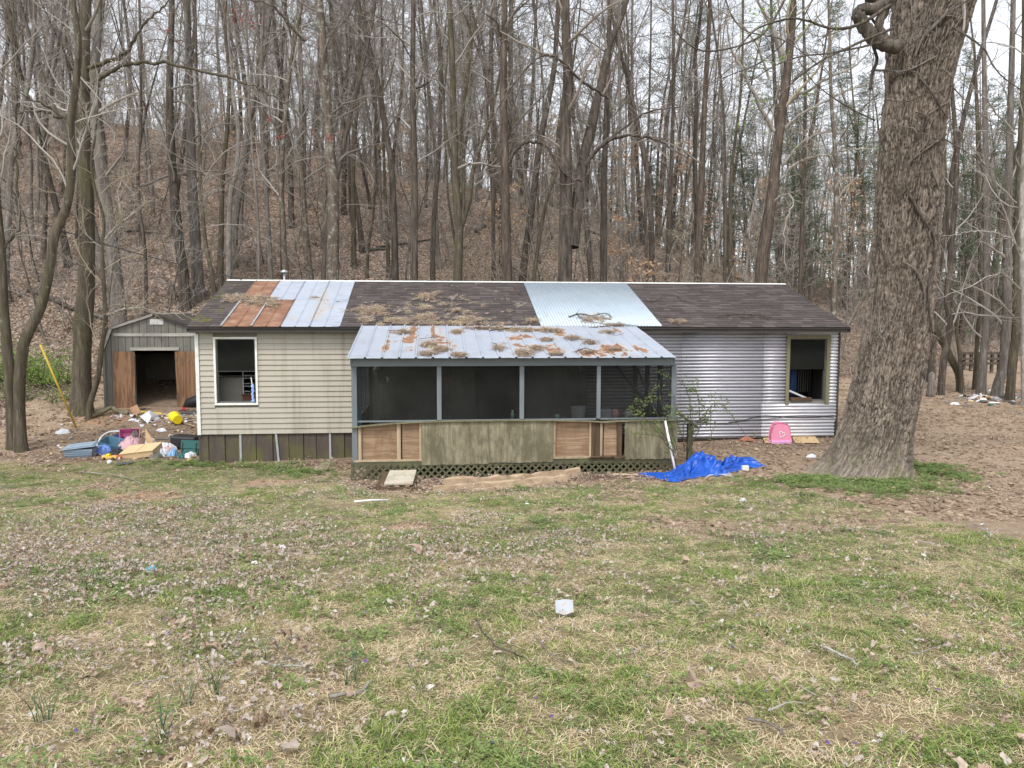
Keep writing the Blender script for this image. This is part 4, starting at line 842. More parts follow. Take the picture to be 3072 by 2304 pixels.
BT = [ # label, points, depth, width, bark
 ('thin dark crooked trunk behind the shed roof', c1((728, 1540), (722, 1250), (690, 1000), (688, 780), (700, 640), (700, 300), (695, 0)), 30, 12, 'bark_dark'),
 ('stout brown trunk leaning slightly behind the shed, first of the three stout ones', c1((915, 1400), (885, 1150), (862, 900), (850, 700), (845, 400), (855, 0)), 33, 33, 'bark_dark'),
 ('thick grey-brown trunk rising behind the shed roof ridge', c1((985, 1430), (970, 1150), (955, 900), (948, 600), (938, 300), (930, 0)), 34, 36, 'bark_grey'),
 ('mossy straight trunk just left of the roof corner', c1((1100, 1450), (1102, 1150), (1108, 900), (1130, 650), (1140, 400), (1120, 100)), 33, 17, 'bark_moss'),
 ('crooked pale blotched trunk behind the rusted roof corner', c1((1140, 1400), (1140, 1150), (1150, 960), (1180, 820), (1185, 640), (1160, 470), (1140, 250), (1125, 0)), 34, 18, 'bark_pale'),
 ('thin straight trunk behind the rusted roof panels', c1((1350, 1390), (1330, 1050), (1310, 700), (1300, 350), (1310, 0)), 34, 16, 'bark_grey'),
 ('thin dark trunk with a kink behind the galvanised roof panels', c1((1410, 1390), (1402, 1000), (1408, 830), (1395, 700), (1400, 400), (1420, 0)), 35, 15, 'bark_dark'),
 ('leaning lichen trunk behind the galvanised roof panels', c1((1545, 1400), (1520, 1150), (1500, 850), (1500, 500), (1485, 0)), 34, 22, 'bark_lichen'),
 ('big scarred trunk with a dark knot hole behind the roof', c1((1655, 1400), (1660, 1000), (1640, 700), (1615, 350), (1590, 0)), 28, 44, 'bark_lichen'),
 ('tall straight smooth brown trunk above the roof shingles', c2((362, 1420), (364, 900), (356, 450), (358, 0)), 28, 28, 'bark_dark'),
 ('gnarled trunk covered in knots and broken stubs behind the porch', c2((825, 1420), (818, 1050), (812, 700), (806, 400), (812, 0)), 27.5, 36, 'bark_red'),
 ('slim leaning trunk between the knotted trunk and the twin trunks', c2((955, 1420), (1010, 1050), (1070, 850), (1100, 650)), 29, 15, 'bark_moss'),
 ('brown trunk standing just beyond the twin trunks', c2((1305, 1420), (1308, 900), (1322, 500), (1335, 0)), 29.5, 25, 'bark_dark'),
 ('very dark slim trunk on the leafy slope', c2((757, 1270), (755, 950), (752, 500), (750, 0)), 36, 13, 'bark_dark'),
 ('dark slim trunk high on the leafy slope', c2((232, 1255), (216, 900), (205, 500), (200, 0)), 37, 12, 'bark_moss'),
 ('reddish trunk leaning on the upper slope', c2((245, 1060), (262, 750), (300, 450), (310, 0)), 42, 12, 'bark_red'),
 ('mossy trunk low behind the shingled ridge', c2((60, 1090), (60, 800), (85, 400), (90, 0)), 38, 16, 'bark_moss'),
 ('pale pine-like trunk behind the blue roof patch', c2((1395, 1370), (1390, 900), (1385, 400), (1380, 0)), 36, 14, 'bark_grey'),
 ('second pale trunk behind the blue roof patch', c2((1452, 1330), (1452, 900), (1446, 400), (1450, 0)), 40, 14, 'bark_grey'),
 ('brown trunk behind the end of the blue roof patch', c2((1625, 1330), (1640, 900), (1655, 400), (1650, 0)), 36, 17, 'bark_dark'),
 ('thin trunk beside the sycamore forest edge', c2((1520, 1400), (1515, 1000), (1530, 600), (1540, 200)), 33, 11, 'bark_dark'),
 ('thick brown trunk behind the dark shingled roof end', c3((72, 1410), (90, 1000), (108, 550), (130, 150), (135, 0)), 33, 25, 'bark_red'),
 ('slim dark trunk behind the dark shingled roof', c3((208, 1420), (212, 1000), (200, 500), (150, 100)), 32, 12, 'bark_dark'),
 ('straight mossy trunk behind the dark shingled roof', c3((235, 1420), (240, 900), (290, 450), (300, 0)), 34, 13, 'bark_moss'),
 ('dark trunk next to the pale-limbed sycamore', c3((585, 1480), (598, 1000), (610, 500), (600, 0)), 31, 16, 'bark_dark'),
 ('short lichen-spotted trunk beyond the roof end', c3((752, 1600), (760, 1200), (765, 860), (740, 500), (730, 100)), 27, 17, 'bark_lichen'),
]
for k, (lb, pts, Y, w, mt) in enumerate(BT): hero(lb.replace('just left of the roof corner', 'standing close to the rusted roof corner'), pts, Y, w, mt, ['twig', 'twig_grey'][k % 2], seed=10+k, nb=15, t0=.3, limbs=[(c2((815, 840), (860, 760), (900, 715), (960, 705), (1010, 720), (1060, 790), (1110, 860), (1165, 905)), 13, -1.), (c2((825, 690), (840, 640), (832, 600)), 12, -.4), (c2((800, 200), (770, 110), (700, 60)), 9, -.5), (c2((790, 700), (730, 820), (740, 880), (840, 930)), 6, -1.)] if 'knots' in lb else ([(c1((1520, 200), (1440, 120), (1380, 50), (1330, 20), (1250, 0)), 13, -1)] if 'scarred' in lb else ([(c2((350, 300), (280, 180), (150, 100), (0, 160)), 5, -1.), (c2((372, 440), (440, 400), (500, 270), (530, 0)), 8, 1)] if 'smooth brown' in lb else ())))
hero('clump of slim mossy stems fanning out behind the porch roof', c2((578, 1420), (585, 1150), (568, 900), (560, 600), (552, 300), (540, 0)), 28.5, 32, 'bark_moss', 'twig_grey', name='multi_stem_tree', forks=[(c2((590, 1150), (640, 980), (655, 850), (715, 660), (760, 520)), 17), (c2((600, 1120), (610, 850), (600, 600), (640, 300), (640, 0)), 13), (c2((575, 900), (520, 650), (500, 300), (480, 0)), 9)], seed=50, nb=12)
hero('vine-wrapped twin trunk splitting in a wide V behind the porch roof', c2((1112, 1420), (1118, 1100), (1118, 900), (1115, 650), (1128, 420), (1120, 200), (1116, 0)), 27, 52, 'bark_dark', 'twig', name='twin_tree', forks=[(c2((1150, 1230), (1175, 1020), (1200, 820), (1245, 620), (1290, 430), (1335, 220), (1420, 0)), 40)],
     limbs=[(c2((1210, 830), (1280, 740), (1370, 685), (1460, 675), (1560, 690), (1650, 740), (1710, 780)), 13, -1.5), (c2((1130, 900), (1100, 860), (1060, 790)), 7, -1), (c2((1200, 900), (1160, 905), (1180, 1010), (1140, 1045), (1070, 1030)), 6, -1), (c2((1330, 490), (1230, 420), (1150, 360), (1090, 300), (1040, 275), (980, 290), (900, 370), (800, 500), (760, 590)), 10, -1.5), (c2((1260, 760), (1400, 640), (1500, 570), (1600, 540), (1699, 530)), 9, -1.)], seed=51, nb=12)
hero('sycamore with reddish trunk and long pale arching limbs beyond the roof', c3((385, 1450), (410, 1200), (440, 1000), (475, 700), (500, 520), (522, 350), (545, 100), (548, 0)), 28.5, 44, 'bark_red', 'twig_tan', name='sycamore_tree',
     limbs=[(c3((455, 655), (400, 560), (355, 470), (300, 360), (255, 270), (228, 200), (220, 100)), 13, -1), (c3((500, 300), (480, 230), (430, 110), (370, 0)), 24, -.5), (c3((505, 640), (600, 560), (720, 500), (850, 440), (990, 390)), 9, -1.5), (c3((535, 500), (620, 450), (720, 390), (850, 330), (930, 260)), 11, -1.5), (c3((490, 890), (560, 820), (640, 785), (740, 765), (850, 742), (980, 738)), 9, -2), (c3((500, 820), (560, 740), (640, 680), (720, 660), (810, 660)), 8, -1), (c3((550, 220), (620, 140), (680, 80), (740, 10)), 10, 0), (c3((440, 1040), (470, 985), (530, 970), (550, 1010), (515, 1100), (505, 1220), (518, 1340)), 7, -1.5), (c3((430, 400), (380, 250), (300, 130), (150, 30)), 8, -1)], seed=52, nb=8, t0=.4)
# trunks in the wood beyond the bare yard
z7 = lambda *p: [(2700+x*.2411, 900+y*.2411) for x, y in p]
for k, (lb, pts, Y, w, mt) in enumerate([
 ('trunk leaning far over towards the big trunk at the wood edge', z7((730, 930), (640, 740), (540, 540), (440, 360), (380, 210))+[(2775, 860), (2750, 720), (2730, 560)], 30, 22, 'bark_moss'),
 ('brown trunk with a fork just above the leaning trunk foot', z7((515, 1050), (550, 700), (600, 500), (620, 250), (590, 0))+[(2850, 780), (2870, 500), (2850, 200), (2840, 0)], 29, 20, 'bark_dark'),
 ('thin mossy trunk bending by the leaning trunk foot', z7((765, 1000), (745, 700), (720, 500), (690, 250), (640, 30))+[(2850, 820), (2840, 600), (2830, 300)], 29.5, 12, 'bark_moss'),
 ('grey straight trunk in front of the rustic fence', z7((1010, 1110), (1040, 700), (1070, 350), (1080, 0))+[(2960, 700), (2955, 350), (2950, 0)], 29, 24, 'bark_grey'),
 ('slim mossy trunk beside the rustic fence', z7((935, 930), (955, 600), (975, 300), (1000, 0))+[(2935, 600), (2925, 200)], 31, 12, 'bark_moss'),
 ('thick grey trunk leaning beyond the rubbish heap', z7((1220, 1070), (1290, 800), (1320, 400), (1330, 0))+[(3025, 600), (3035, 200), (3040, 0)], 28.5, 30, 'bark_grey'),
 ('forked mossy trunk behind the rubbish heap', z7((1370, 1160), (1400, 800), (1440, 400), (1450, 0))+[(3055, 600), (3070, 200)], 27, 26, 'bark_moss'),
 ('pale peeling sycamore trunk at the picture edge', [(3078, 1190), (3074, 900), (3068, 700), (3072, 500), (3090, 200), (3100, 0)], 25.5, 26, 'bark_pale'),
 ('dark bluish trunk behind the big trunk', z7((400, 640), (410, 350), (420, 0))+[(2800, 700), (2830, 400), (2850, 0)], 34, 22, 'bark_lichen'),
 ('tall trunk leaning outward above the wood', [(2790, 1000), (2830, 700), (2870, 450), (2930, 200), (2990, 0)], 33, 22, 'bark_dark')]):
    hero(lb, pts, Y, w, mt, ['twig', 'twig_grey'][k % 2], seed=60+k, nb=15, t0=.25, limbs=[(c3((1660, 1010), (1570, 920), (1500, 820), (1430, 720), (1370, 640)), 6, -1), (c3((1690, 1260), (1640, 1200), (1560, 1160), (1480, 1150), (1400, 1160), (1290, 1175)), 5, -2), (c3((1680, 1440), (1600, 1370), (1540, 1370), (1400, 1440), (1250, 1490)), 5, -2), (c3((1660, 670), (1560, 560), (1500, 480), (1400, 380), (1380, 330)), 6, -1)] if 'peeling' in lb else ())

# the wood itself: single trees among the hand placed ones
rg = np.random.RandomState(21); spots = []
def free(x, y, dmin):
    return all((x-a)**2+(y-b)**2 > dmin**2 for a, b in spots)
def sample(n, xr, yr, dmin, cond=None):
    out = []; k = 0
    while len(out) < n and k < n*60:
        k += 1; x, y = rg.uniform(*xr), rg.uniform(*yr)
        ang = math.atan2(x, y)-YAW
        if abs(ang) > .66 or not free(x, y, dmin) or (cond and not cond(x, y)): continue
        out.append((x, y)); spots.append((x, y))
    return out
kinds = ['slim dark-barked bare tree among many on the leaf-strewn slope', 'slender grey bare tree among many on the leaf-strewn slope', 'tall brown bare tree among many on the leaf-strewn slope', 'thin lichen-flecked bare tree among many in the wood', 'small pale bare tree among many in the wood']
KI = [0, 1, 2, 3, 1, 2, 3, 1, 0, 4]
cond = lambda x, y: y > 28.5+.75*max(0, x-8)+4*(x > 1)
def where(x, y):
    v = Vector((x, y, h1(x, y)-CZ)); px = 1536+F*v.dot(rt)/v.dot(fw); d_ = y-26.3-.7*max(0, x-11)
    for lim, w in ((180, 'beyond the mossy twin stems'), (470, 'behind the shed'), (760, 'behind the rusted roof corner'), (1060, 'behind the galvanised roof panels'), (1330, 'behind the middle shingles'), (1570, 'behind the porch roof'), (1900, 'behind the blue roof patch'), (2250, 'behind the dark shingled roof'), (2560, 'beyond the roof end'), (2800, 'behind the great trunk'), (9999, 'beyond the bare yard')):
        if px < lim: break
    return w, ('low on the slope' if d_ < 9 else 'halfway up the slope' if d_ < 20 else 'up by the crest')
for x, y in sample(238, (-45, 62), (28.5, 72), 1.1, cond):
    k = rg.randint(10); s = rg.uniform(.72, 1.12); a, b = PROT[k]
    place((a, b), ('trunk', 'crown'), 'woodland_tree', kinds[KI[k]].split(' among')[0]+' %s %s' % where(x, y)[::-1], 'tree', (x, y, h1(x, y)), s, rg.rand()*6.28, 'bare trees of the wood: '+kinds[KI[k]].split(' among')[0], (rg.normal()*.035, rg.normal()*.035))
for x, y in sample(125, (-40, 50), (28.5, 62), .8, lambda x, y: y > 27+.75*max(0, x-10)):
    k = rg.randint(4); a, b = SAP[k]; place((a, b), ('trunk', 'crown'), 'sapling', 'thin bare sapling %s %s' % where(x, y)[::-1], 'sapling', (x, y, h1(x, y)), rg.uniform(.7, 1.2), rg.rand()*6.28, 'bare saplings under the trees', (rg.normal()*.1, rg.normal()*.1))
for x, y in sample(9, (8, 40), (31, 48), 1.5, lambda x, y: y > 30+.75*max(0, x-10))+sample(5, (-12, 8), (36, 50), 2):
    a = BEECH[rg.randint(2)]; place(a, ('trunk', 'branches', 'leaves'), 'beech_sapling', 'young beech holding tan dead leaves '+where(x, y)[0], 'sapling', (x, y, h1(x, y)), rg.uniform(.8, 1.2), rg.rand()*6.28, 'tan-leaved beech saplings')
for x, y in sample(18, (4, 60), (44, 60), 1.6)+sample(20, (-14, 62), (52, 80), 2.5):
    a = PINE[rg.randint(2)]; place(a, ('trunk', 'limbs', 'needles'), 'pine_tree', 'tall green pine between the bare trees '+where(x, y)[0], 'tree', (x, y, h1(x, y)), rg.uniform(.85, 1.15), rg.rand()*6.28, 'pines beyond the crest')

for x, y in sample(16, (12, 60), (42, 56), 1.3)+sample(26, (-10, 70), (50, 74), 1.6):
    a = HEM[rg.randint(2)]; place(a, ('trunk', 'limbs', 'needles'), 'evergreen_tree', 'dark low evergreen between bare trunks '+where(x, y)[0], 'tree', (x, y, h1(x, y)), rg.uniform(.6, 1.1), rg.rand()*6.28, 'dark evergreens among the bare trees')

# ------------------------------------------------------------------ scattering (one object of stuff per kind of cover)
def scatter(name, label, cat, P, rot, scl, idx, protos):
    c = bpy.data.collections.new(name+'_kinds')
    for i, me in enumerate(protos): o = bpy.data.objects.new('%s_%02d' % (name, i), me); c.objects.link(o)
    n = len(P); me = bpy.data.meshes.new(name); me.vertices.add(n); me.vertices.foreach_set('co', np.asarray(P, np.float32).ravel())
    a = me.attributes.new('rot', 'FLOAT_VECTOR', 'POINT'); a.data.foreach_set('vector', np.asarray(rot, np.float32).ravel())
    scl = np.asarray(scl, np.float32); scl = np.repeat(scl[:, None], 3, 1) if scl.ndim == 1 else scl
    a = me.attributes.new('scl', 'FLOAT_VECTOR', 'POINT'); a.data.foreach_set('vector', scl.ravel())
    a = me.attributes.new('idx', 'INT', 'POINT'); a.data.foreach_set('value', np.asarray(idx, np.int32))
    o = obj(name, me); tag(o, label, cat, None, 'stuff')
    ng = bpy.data.node_groups.new(name, 'GeometryNodeTree'); ng.interface.new_socket('Geometry', in_out='INPUT', socket_type='NodeSocketGeometry'); ng.interface.new_socket('Geometry', in_out='OUTPUT', socket_type='NodeSocketGeometry')
    N = ng.nodes; L = ng.links; gi, go = N.new('NodeGroupInput'), N.new('NodeGroupOutput'); ci = N.new('GeometryNodeCollectionInfo'); ci.inputs['Collection'].default_value = c; ci.inputs['Separate Children'].default_value = True; ci.inputs['Reset Children'].default_value = True
    ip = N.new('GeometryNodeInstanceOnPoints'); ip.inputs['Pick Instance'].default_value = True
    def na(t, nm): q = N.new('GeometryNodeInputNamedAttribute'); q.data_type = t; q.inputs[0].default_value = nm; return q.outputs[0]
    e2r = N.new('FunctionNodeEulerToRotation'); L.new(na('FLOAT_VECTOR', 'rot'), e2r.inputs[0])
    L.new(gi.outputs[0], ip.inputs['Points']); L.new(ci.outputs[0], ip.inputs['Instance']); L.new(na('INT', 'idx'), ip.inputs['Instance Index']); L.new(e2r.outputs[0], ip.inputs['Rotation']); L.new(na('FLOAT_VECTOR', 'scl'), ip.inputs['Scale']); L.new(ip.outputs[0], go.inputs[0])
    md = o.modifiers.new('scatter', 'NODES'); md.node_group = ng
    return o
# the far wood behind the crest: one mass of trunks and twigs
def joined(pair):
    return pair
far = []
for x, y in sample(520, (-100, 140), (70, 150), 1.5): far.append((x, y, h1(x, y)))
fm = []
for k in (0, 1, 3, 5, 7):
    t_, c_ = PROT[k]; me = bpy.data.meshes.new('far_tree'); va = np.empty(len(t_.vertices)*3); t_.vertices.foreach_get('co', va); vb = np.empty(len(c_.vertices)*3); c_.vertices.foreach_get('co', vb)
    qa = np.empty(len(t_.loops), np.int32); t_.loops.foreach_get('vertex_index', qa); qb = np.empty(len(c_.loops), np.int32); c_.loops.foreach_get('vertex_index', qb)
    fm.append(mesh_np('far_tree', np.concatenate([va, vb]).reshape(-1, 3), np.concatenate([qa, qb+len(t_.vertices)]).reshape(-1, 4), None, M['twig']))
n = len(far); print('far', n); scatter('far_woods', 'dense mass of bare trees beyond the crest of the slope', 'woods', far, np.stack([rg.normal(size=n)*.03, rg.normal(size=n)*.03, rg.rand(n)*6.28], -1), rg.uniform(.8, 1.1, n), rg.randint(0, 5, n), fm)

# ------------------------------------------------------------------ the great trunk
bt = thing('big_tree', 'huge furrowed tree trunk with flared roots and climbing vines at the house corner', 'tree', (7.95, 13.3, .3))
k_ = 1.38879
EDG = [(1046, 1722, 1972), (1030, 1745, 1963), (1000, 1772, 1966), (975, 1788, 1968), (950, 1800, 1970), (900, 1820, 1978), (850, 1832, 1985), (780, 1848, 1997), (700, 1862, 2010), (620, 1876, 2018), (550, 1882, 2024), (470, 1888, 2030), (400, 1892, 2036), (330, 1898, 2040), (270, 1903, 2046), (220, 1912, 2052), (170, 1915, 2062), (120, 1917, 2075), (60, 1925, 2095), (0, 1930, 2112), (-90, 1934, 2126), (-230, 1940, 2110)]
BYY = 13.3
ez, ec, er = [], [], []
for y, l, r in EDG:
    a, b = at(l*k_, y*k_, BYY), at(r*k_, y*k_, BYY); ez.append((a.z+b.z)/2); ec.append((a.x+b.x)/2); er.append((b.x-a.x)/2*math.cos(math.atan2(8., 13.3))-.012)
o_ = np.argsort(ez); ez, ec, er = np.array(ez)[o_], np.array(ec)[o_], np.array(er)[o_]
def big_at(th, z, out=0.):
    z = np.asarray(z, float); c = np.interp(z, ez, ec); r = np.interp(z, ez, er)
    fl = np.exp(-np.clip(z-.25, 0, 9)/.35); fl2 = np.exp(-np.clip(z-.2, 0, 9)/.55); r = r*(1+fl2*(.13*np.cos(5*th+.6)+.08*np.cos(8*th+2)+.05*np.cos(13*th+z*2)))*(1+.035*np.cos(3*th+z*.6)+.02*np.cos(5*th-z))
    r = r+.05*np.exp(-((th-(-1.45))/.14)**2-((z-5.05)/.16)**2)
    return c+(r+out)*np.cos(th), BYY+(r+out)*np.sin(th), z
nth, nz_ = 460, 640
zz = np.concatenate([np.linspace(.0, 9.9, nz_)]); th = np.arange(nth)*2*math.pi/nth
TH, ZZ = np.meshgrid(th, zz); 
def rn(fa, fz, s): 
    w = sm(TH, 2*math.pi-.5, 2*math.pi); return fbm(TH*fa, ZZ*fz, s, 4)*(1-w)+fbm((TH-2*math.pi)*fa, ZZ*fz, s, 4)*w
warp = (rn(3, 2.2, 71)-.5)*1.6
def ridged(fa, fz, s):
    w = sm(TH, 2*math.pi-.5, 2*math.pi); f = lambda t: 1-np.abs(2*fbm(t*fa+warp*.5, ZZ*fz+warp*.5, s, 3)-1)*1.9
    return f(TH)*(1-w)+f(TH-2*math.pi)*w
rg_ = np.clip(np.maximum(ridged(11, 2.6, 73), ridged(21, 5.6, 77)*.95), 0, 1)
fine = rn(34, 30, 79)
crack = sm(vn(TH*11+3, ZZ*17+warp*3, 83), .66, .8)
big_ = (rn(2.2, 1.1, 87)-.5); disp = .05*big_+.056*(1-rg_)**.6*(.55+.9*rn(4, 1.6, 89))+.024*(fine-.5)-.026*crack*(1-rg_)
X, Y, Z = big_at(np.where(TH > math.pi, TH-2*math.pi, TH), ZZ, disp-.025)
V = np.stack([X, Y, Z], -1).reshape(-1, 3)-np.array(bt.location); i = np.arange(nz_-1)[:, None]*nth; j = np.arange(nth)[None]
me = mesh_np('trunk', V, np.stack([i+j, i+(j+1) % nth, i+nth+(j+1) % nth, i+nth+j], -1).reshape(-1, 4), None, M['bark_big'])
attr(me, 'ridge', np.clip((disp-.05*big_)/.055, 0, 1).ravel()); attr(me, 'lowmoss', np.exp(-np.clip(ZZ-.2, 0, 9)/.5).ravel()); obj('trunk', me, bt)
rg = np.random.RandomState(5)
cb = MB()                                   # crown above the picture, so the tree stands complete
Pt = spline([(np.interp(9.8, ez, ec), 13.3, 9.7), (8.9, 13.4, 11), (8.6, 13.2, 14), (9.0, 13.5, 19), (8.8, 13.4, 24)], [.55, .45, .35, .2, .05], 5)
m = MB(); m.tube(*Pt, 16); crown_limbs(rg, cb, Pt[0], Pt[1], 18, 22, .12, .3, (.2, 1.), 6, 4, .008); m.build('upper_trunk', M['bark_dark'], bt, True)
l_ = lambda *p: [(2400+x*.4219, y*.4219) for x, y in p]
def bl(pts, Y, r0, r1, n=8, mat='bark_dark', nm='limb', tw=0, L2=.7, dy=0.):
    Q = [at(px, py, Y+dy*i/max(1, len(pts)-1)) for i, (px, py) in enumerate(pts)]; S_, R_ = spline(Q, np.linspace(r0, r1, len(Q)), 5)
    S_[1:-1] += rg.normal(size=(len(S_)-2, 3))*min(.012, r0*.12); m = MB(); m.tube(S_, R_, n, True); o = m.build(nm, M[mat], bt, True)
    if tw: twigs(rg, cb, S_, R_, tw, L2, 2, .004, lift=.0, n3=3)
    return o
bl(l_((720, 340), (600, 310), (520, 270), (460, 190), (410, 110), (440, 70), (560, 50), (620, 30), (640, -60)), 13.0, .125, .09, 12)
bl(l_((640, 330), (560, 180), (600, 80), (560, 20), (480, -20)), 13.05, .07, .09, 9)
bl(l_((1160, 230), (1170, 120), (1165, -10)), 12.62, .022, .02, 6, 'twig_grey', 'vine')
for pts, r in ((l_((640, 560), (655, 440), (690, 340), (660, 220), (700, 120), (650, 30), (640, -20)), .035), (l_((880, 380), (930, 230), (1020, 120), (1100, 30)), .022), (l_((760, 640), (850, 690), (930, 620), (880, 480), (800, 480)), .012), (l_((660, 420), (760, 420), (850, 460), (990, 390)), .02),
               (l_((900, 530), (960, 640), (1010, 760), (1060, 830)), .02), (l_((870, 780), (930, 820), (900, 920), (850, 1000)), .012), (l_((700, 960), (760, 1180), (640, 1100)), .008), (l_((1040, 960), (890, 1080), (830, 1150), (810, 1300), (840, 1400), (900, 1560), (960, 1660)), .018),
               (c3((1160, 960), (1210, 1090), (1255, 1180), (1262, 1300), (1235, 1420), (1240, 1560), (1260, 1659)), .028), (c3((1130, 1300), (1180, 1350), (1215, 1450), (1210, 1600)), .02), (l_((940, 580), (1000, 480), (1090, 540), (1100, 560)), .01), (l_((1090, 60), (1000, 150), (920, 260), (880, 360)), .02)):
    Q = []                                   # vines lie on the bark
    for px, py in pts:
        p = at(px, py, 12.66); c = np.interp(p.z, ez, ec); R_ = np.interp(p.z, ez, er); q = np.clip((p.x-c)/R_*.985, -1.2, 1.2)
        if abs(q) < 1: a = -math.acos(q); Q.append([float(v) for v in big_at(np.array(a), p.z, .035+r)])
        else: Q.append((p.x, BYY-.05, p.z))
    S_, R2 = spline(Q, np.linspace(r, r*.6, len(Q)), 6); mt = 'bark_dark' if r > .025 else ('bark_grey' if rg.rand() < .5 else 'bark_dark')
    m = MB(); m.tube(S_, R2, 6, True); m.build('vine', M[mt], bt, True)
    if r > .009: twigs(rg, cb, S_, R2, 5, .45, 2, .0035, ang=(.9, 1.5), lift=-.1, n3=3)
# thin limbs hanging out across the sky
f2 = lambda *p: [(x*k_, y*k_) for x, y in p]
for pts, r, tw in ((f2((1925, 10), (1850, 55), (1790, 60), (1720, 40), (1640, 60), (1590, 110)), .03, 12), (f2((1930, 60), (1850, 95), (1760, 140), (1690, 200), (1650, 260)), .025, 14), (f2((1910, 90), (1820, 110), (1700, 130), (1600, 190)), .02, 12), (f2((1900, 200), (1850, 250), (1800, 330), (1770, 420)), .014, 9), (f2((1890, 260), (1830, 230), (1760, 180), (1720, 120)), .014, 8),
                   (f2((2060, 60), (2120, 100), (2160, 160), (2230, 210)), .02, 8), (f2((2050, 180), (2110, 240), (2180, 290)), .012, 6), (f2((2040, 300), (2090, 330), (2130, 360), (2150, 410)), .014, 8), (f2((1700, -10), (1640, 80), (1520, 110), (1450, 60)), .022, 10), (f2((1560, -20), (1600, 60), (1700, 90), (1790, 160)), .016, 8), (f2((2100, -10), (2050, 30), (1980, 60), (1880, 95)), .016, 8),
                   (f2((1760, -10), (1720, 60), (1650, 130), (1540, 180), (1480, 240)), .014, 9), (f2((2010, 760), (2040, 700), (2100, 620), (2160, 600)), .008, 6)):
    bl(pts, 12.4, r, r*.35, 6, 'bark_dark', 'branch', tw, .75, -.9)
for k in range(22):
    a0 = rg.uniform(-2.7, -.5); z0_ = rg.uniform(1.2, 8.6); Q = []; da = rg.normal()*.25
    for q in range(6): Q.append([float(v) for v in big_at(np.array(a0+da*q*.4+rg.normal()*.04), z0_+q*rg.uniform(.05, .2), .03+.02*rg.rand())])
    S_, R_ = spline(Q, np.linspace(.011, .004, 6), 4); cb.tube(S_, R_, 5); twigs(rg, cb, S_, R_, 3, .5, 2, .003, ang=(.6, 1.4), lift=-.1, n3=3)
cb.build('twigs', M['twig'], bt, True)
m = []
for k in range(260):
    px, py = (rg.uniform(1640, 1760), rg.uniform(0, 230)) if k < 170 else (rg.uniform(1560, 1900), rg.uniform(0, 330)); c = np.array(at(px*k_, py*k_, 11.8))
    if vn(px*.03, py*.03, 4) < .5: continue
    for q in range(3):
        d = rg.normal(size=3); d /= np.linalg.norm(d); s = np.cross(d, rg.normal(size=3)); c2_ = c+rg.normal(size=3)*.03; m += [c2_, c2_+d*.02+s*.009, c2_+d*.04, c2_+d*.02-s*.009]
tag(obj('leaf_buds', mesh_np('leaf_buds', np.array(m)-np.array(bt.location), np.arange(len(m)).reshape(-1, 4), None, M['bush']), bt), kind='stuff')
# red maple buds high among the grey twigs: their own small tree
mb_ = []
for cx, cy, s_ in ((1180, 60, 60), (1250, 120, 40), (830, 150, 15), (1340, 590, 20), (1395, 680, 30), (1550, 660, 22), (1640, 690, 25), (1700, 660, 15), (1210, 100, 50)):
    for k in range(int(s_*.8)):
        c = np.array(at((cx+rg.normal()*s_*.6)*.6027, (cy+rg.normal()*s_*.4)*.6027, 27)); 
        for q in range(2): d = rg.normal(size=3)*.016; s = rg.normal(size=3)*.012; mb_ += [c, c+d+s, c+2*d, c+d-s]
rm_ = hero('slim maple with scattered tiny red buds behind the rusted roof corner', c1((1290, 1395), (1285, 1100), (1260, 800), (1240, 500), (1230, 200), (1220, 0)), 27, 10, 'bark_grey', 'twig_grey', name='maple_tree', seed=91, nb=22, t0=.25, Lf=.22)
tag(obj('buds', mesh_np('buds', np.array(mb_)-np.array(rm_.location), np.arange(len(mb_)).reshape(-1, 4), None, M['redbud']), rm_), kind='stuff')

# ------------------------------------------------------------------ grass, leaves, weeds
def blades(rg, n, rad, h0, h1_, w, lean, mat, name, segs=2, bunch=1.):
    V = []; Q = []; T = []
    for k in range(n):
        a = rg.rand()*6.28; r = rad*rg.rand()**.5; p = np.array((math.cos(a)*r, math.sin(a)*r, -.008)); L = rg.uniform(h0, h1_); az = rg.rand()*6.28; ln = rg.uniform(0, lean); d = np.array((math.cos(az)*ln, math.sin(az)*ln, 1)); d /= np.linalg.norm(d)
        sd = np.array((-math.sin(az+rg.normal()*.6), math.cos(az), 0)); sd /= np.linalg.norm(sd); b = len(V); ww = w*rg.uniform(.6, 1.2)
        V += [p-sd*ww, p+sd*ww]
        for q in range(1, segs): d2 = d+np.array((math.cos(az)*lean*.8, math.sin(az)*lean*.8, -.25*lean)); d = d2/np.linalg.norm(d2); p = p+d*L/segs; V += [p-sd*ww*.8, p+sd*ww*.8]; Q.append((b+2*q-2, b+2*q-1, b+2*q+1, b+2*q))
        d2 = d+np.array((math.cos(az)*lean, math.sin(az)*lean, -.5*lean)); d = d2/np.linalg.norm(d2); V.append(p+d*L/segs); e = b+2*segs-2; T.append((e, e+1, e+2))
    return mesh_np(name, np.array(V), Q, T, M[mat], False)
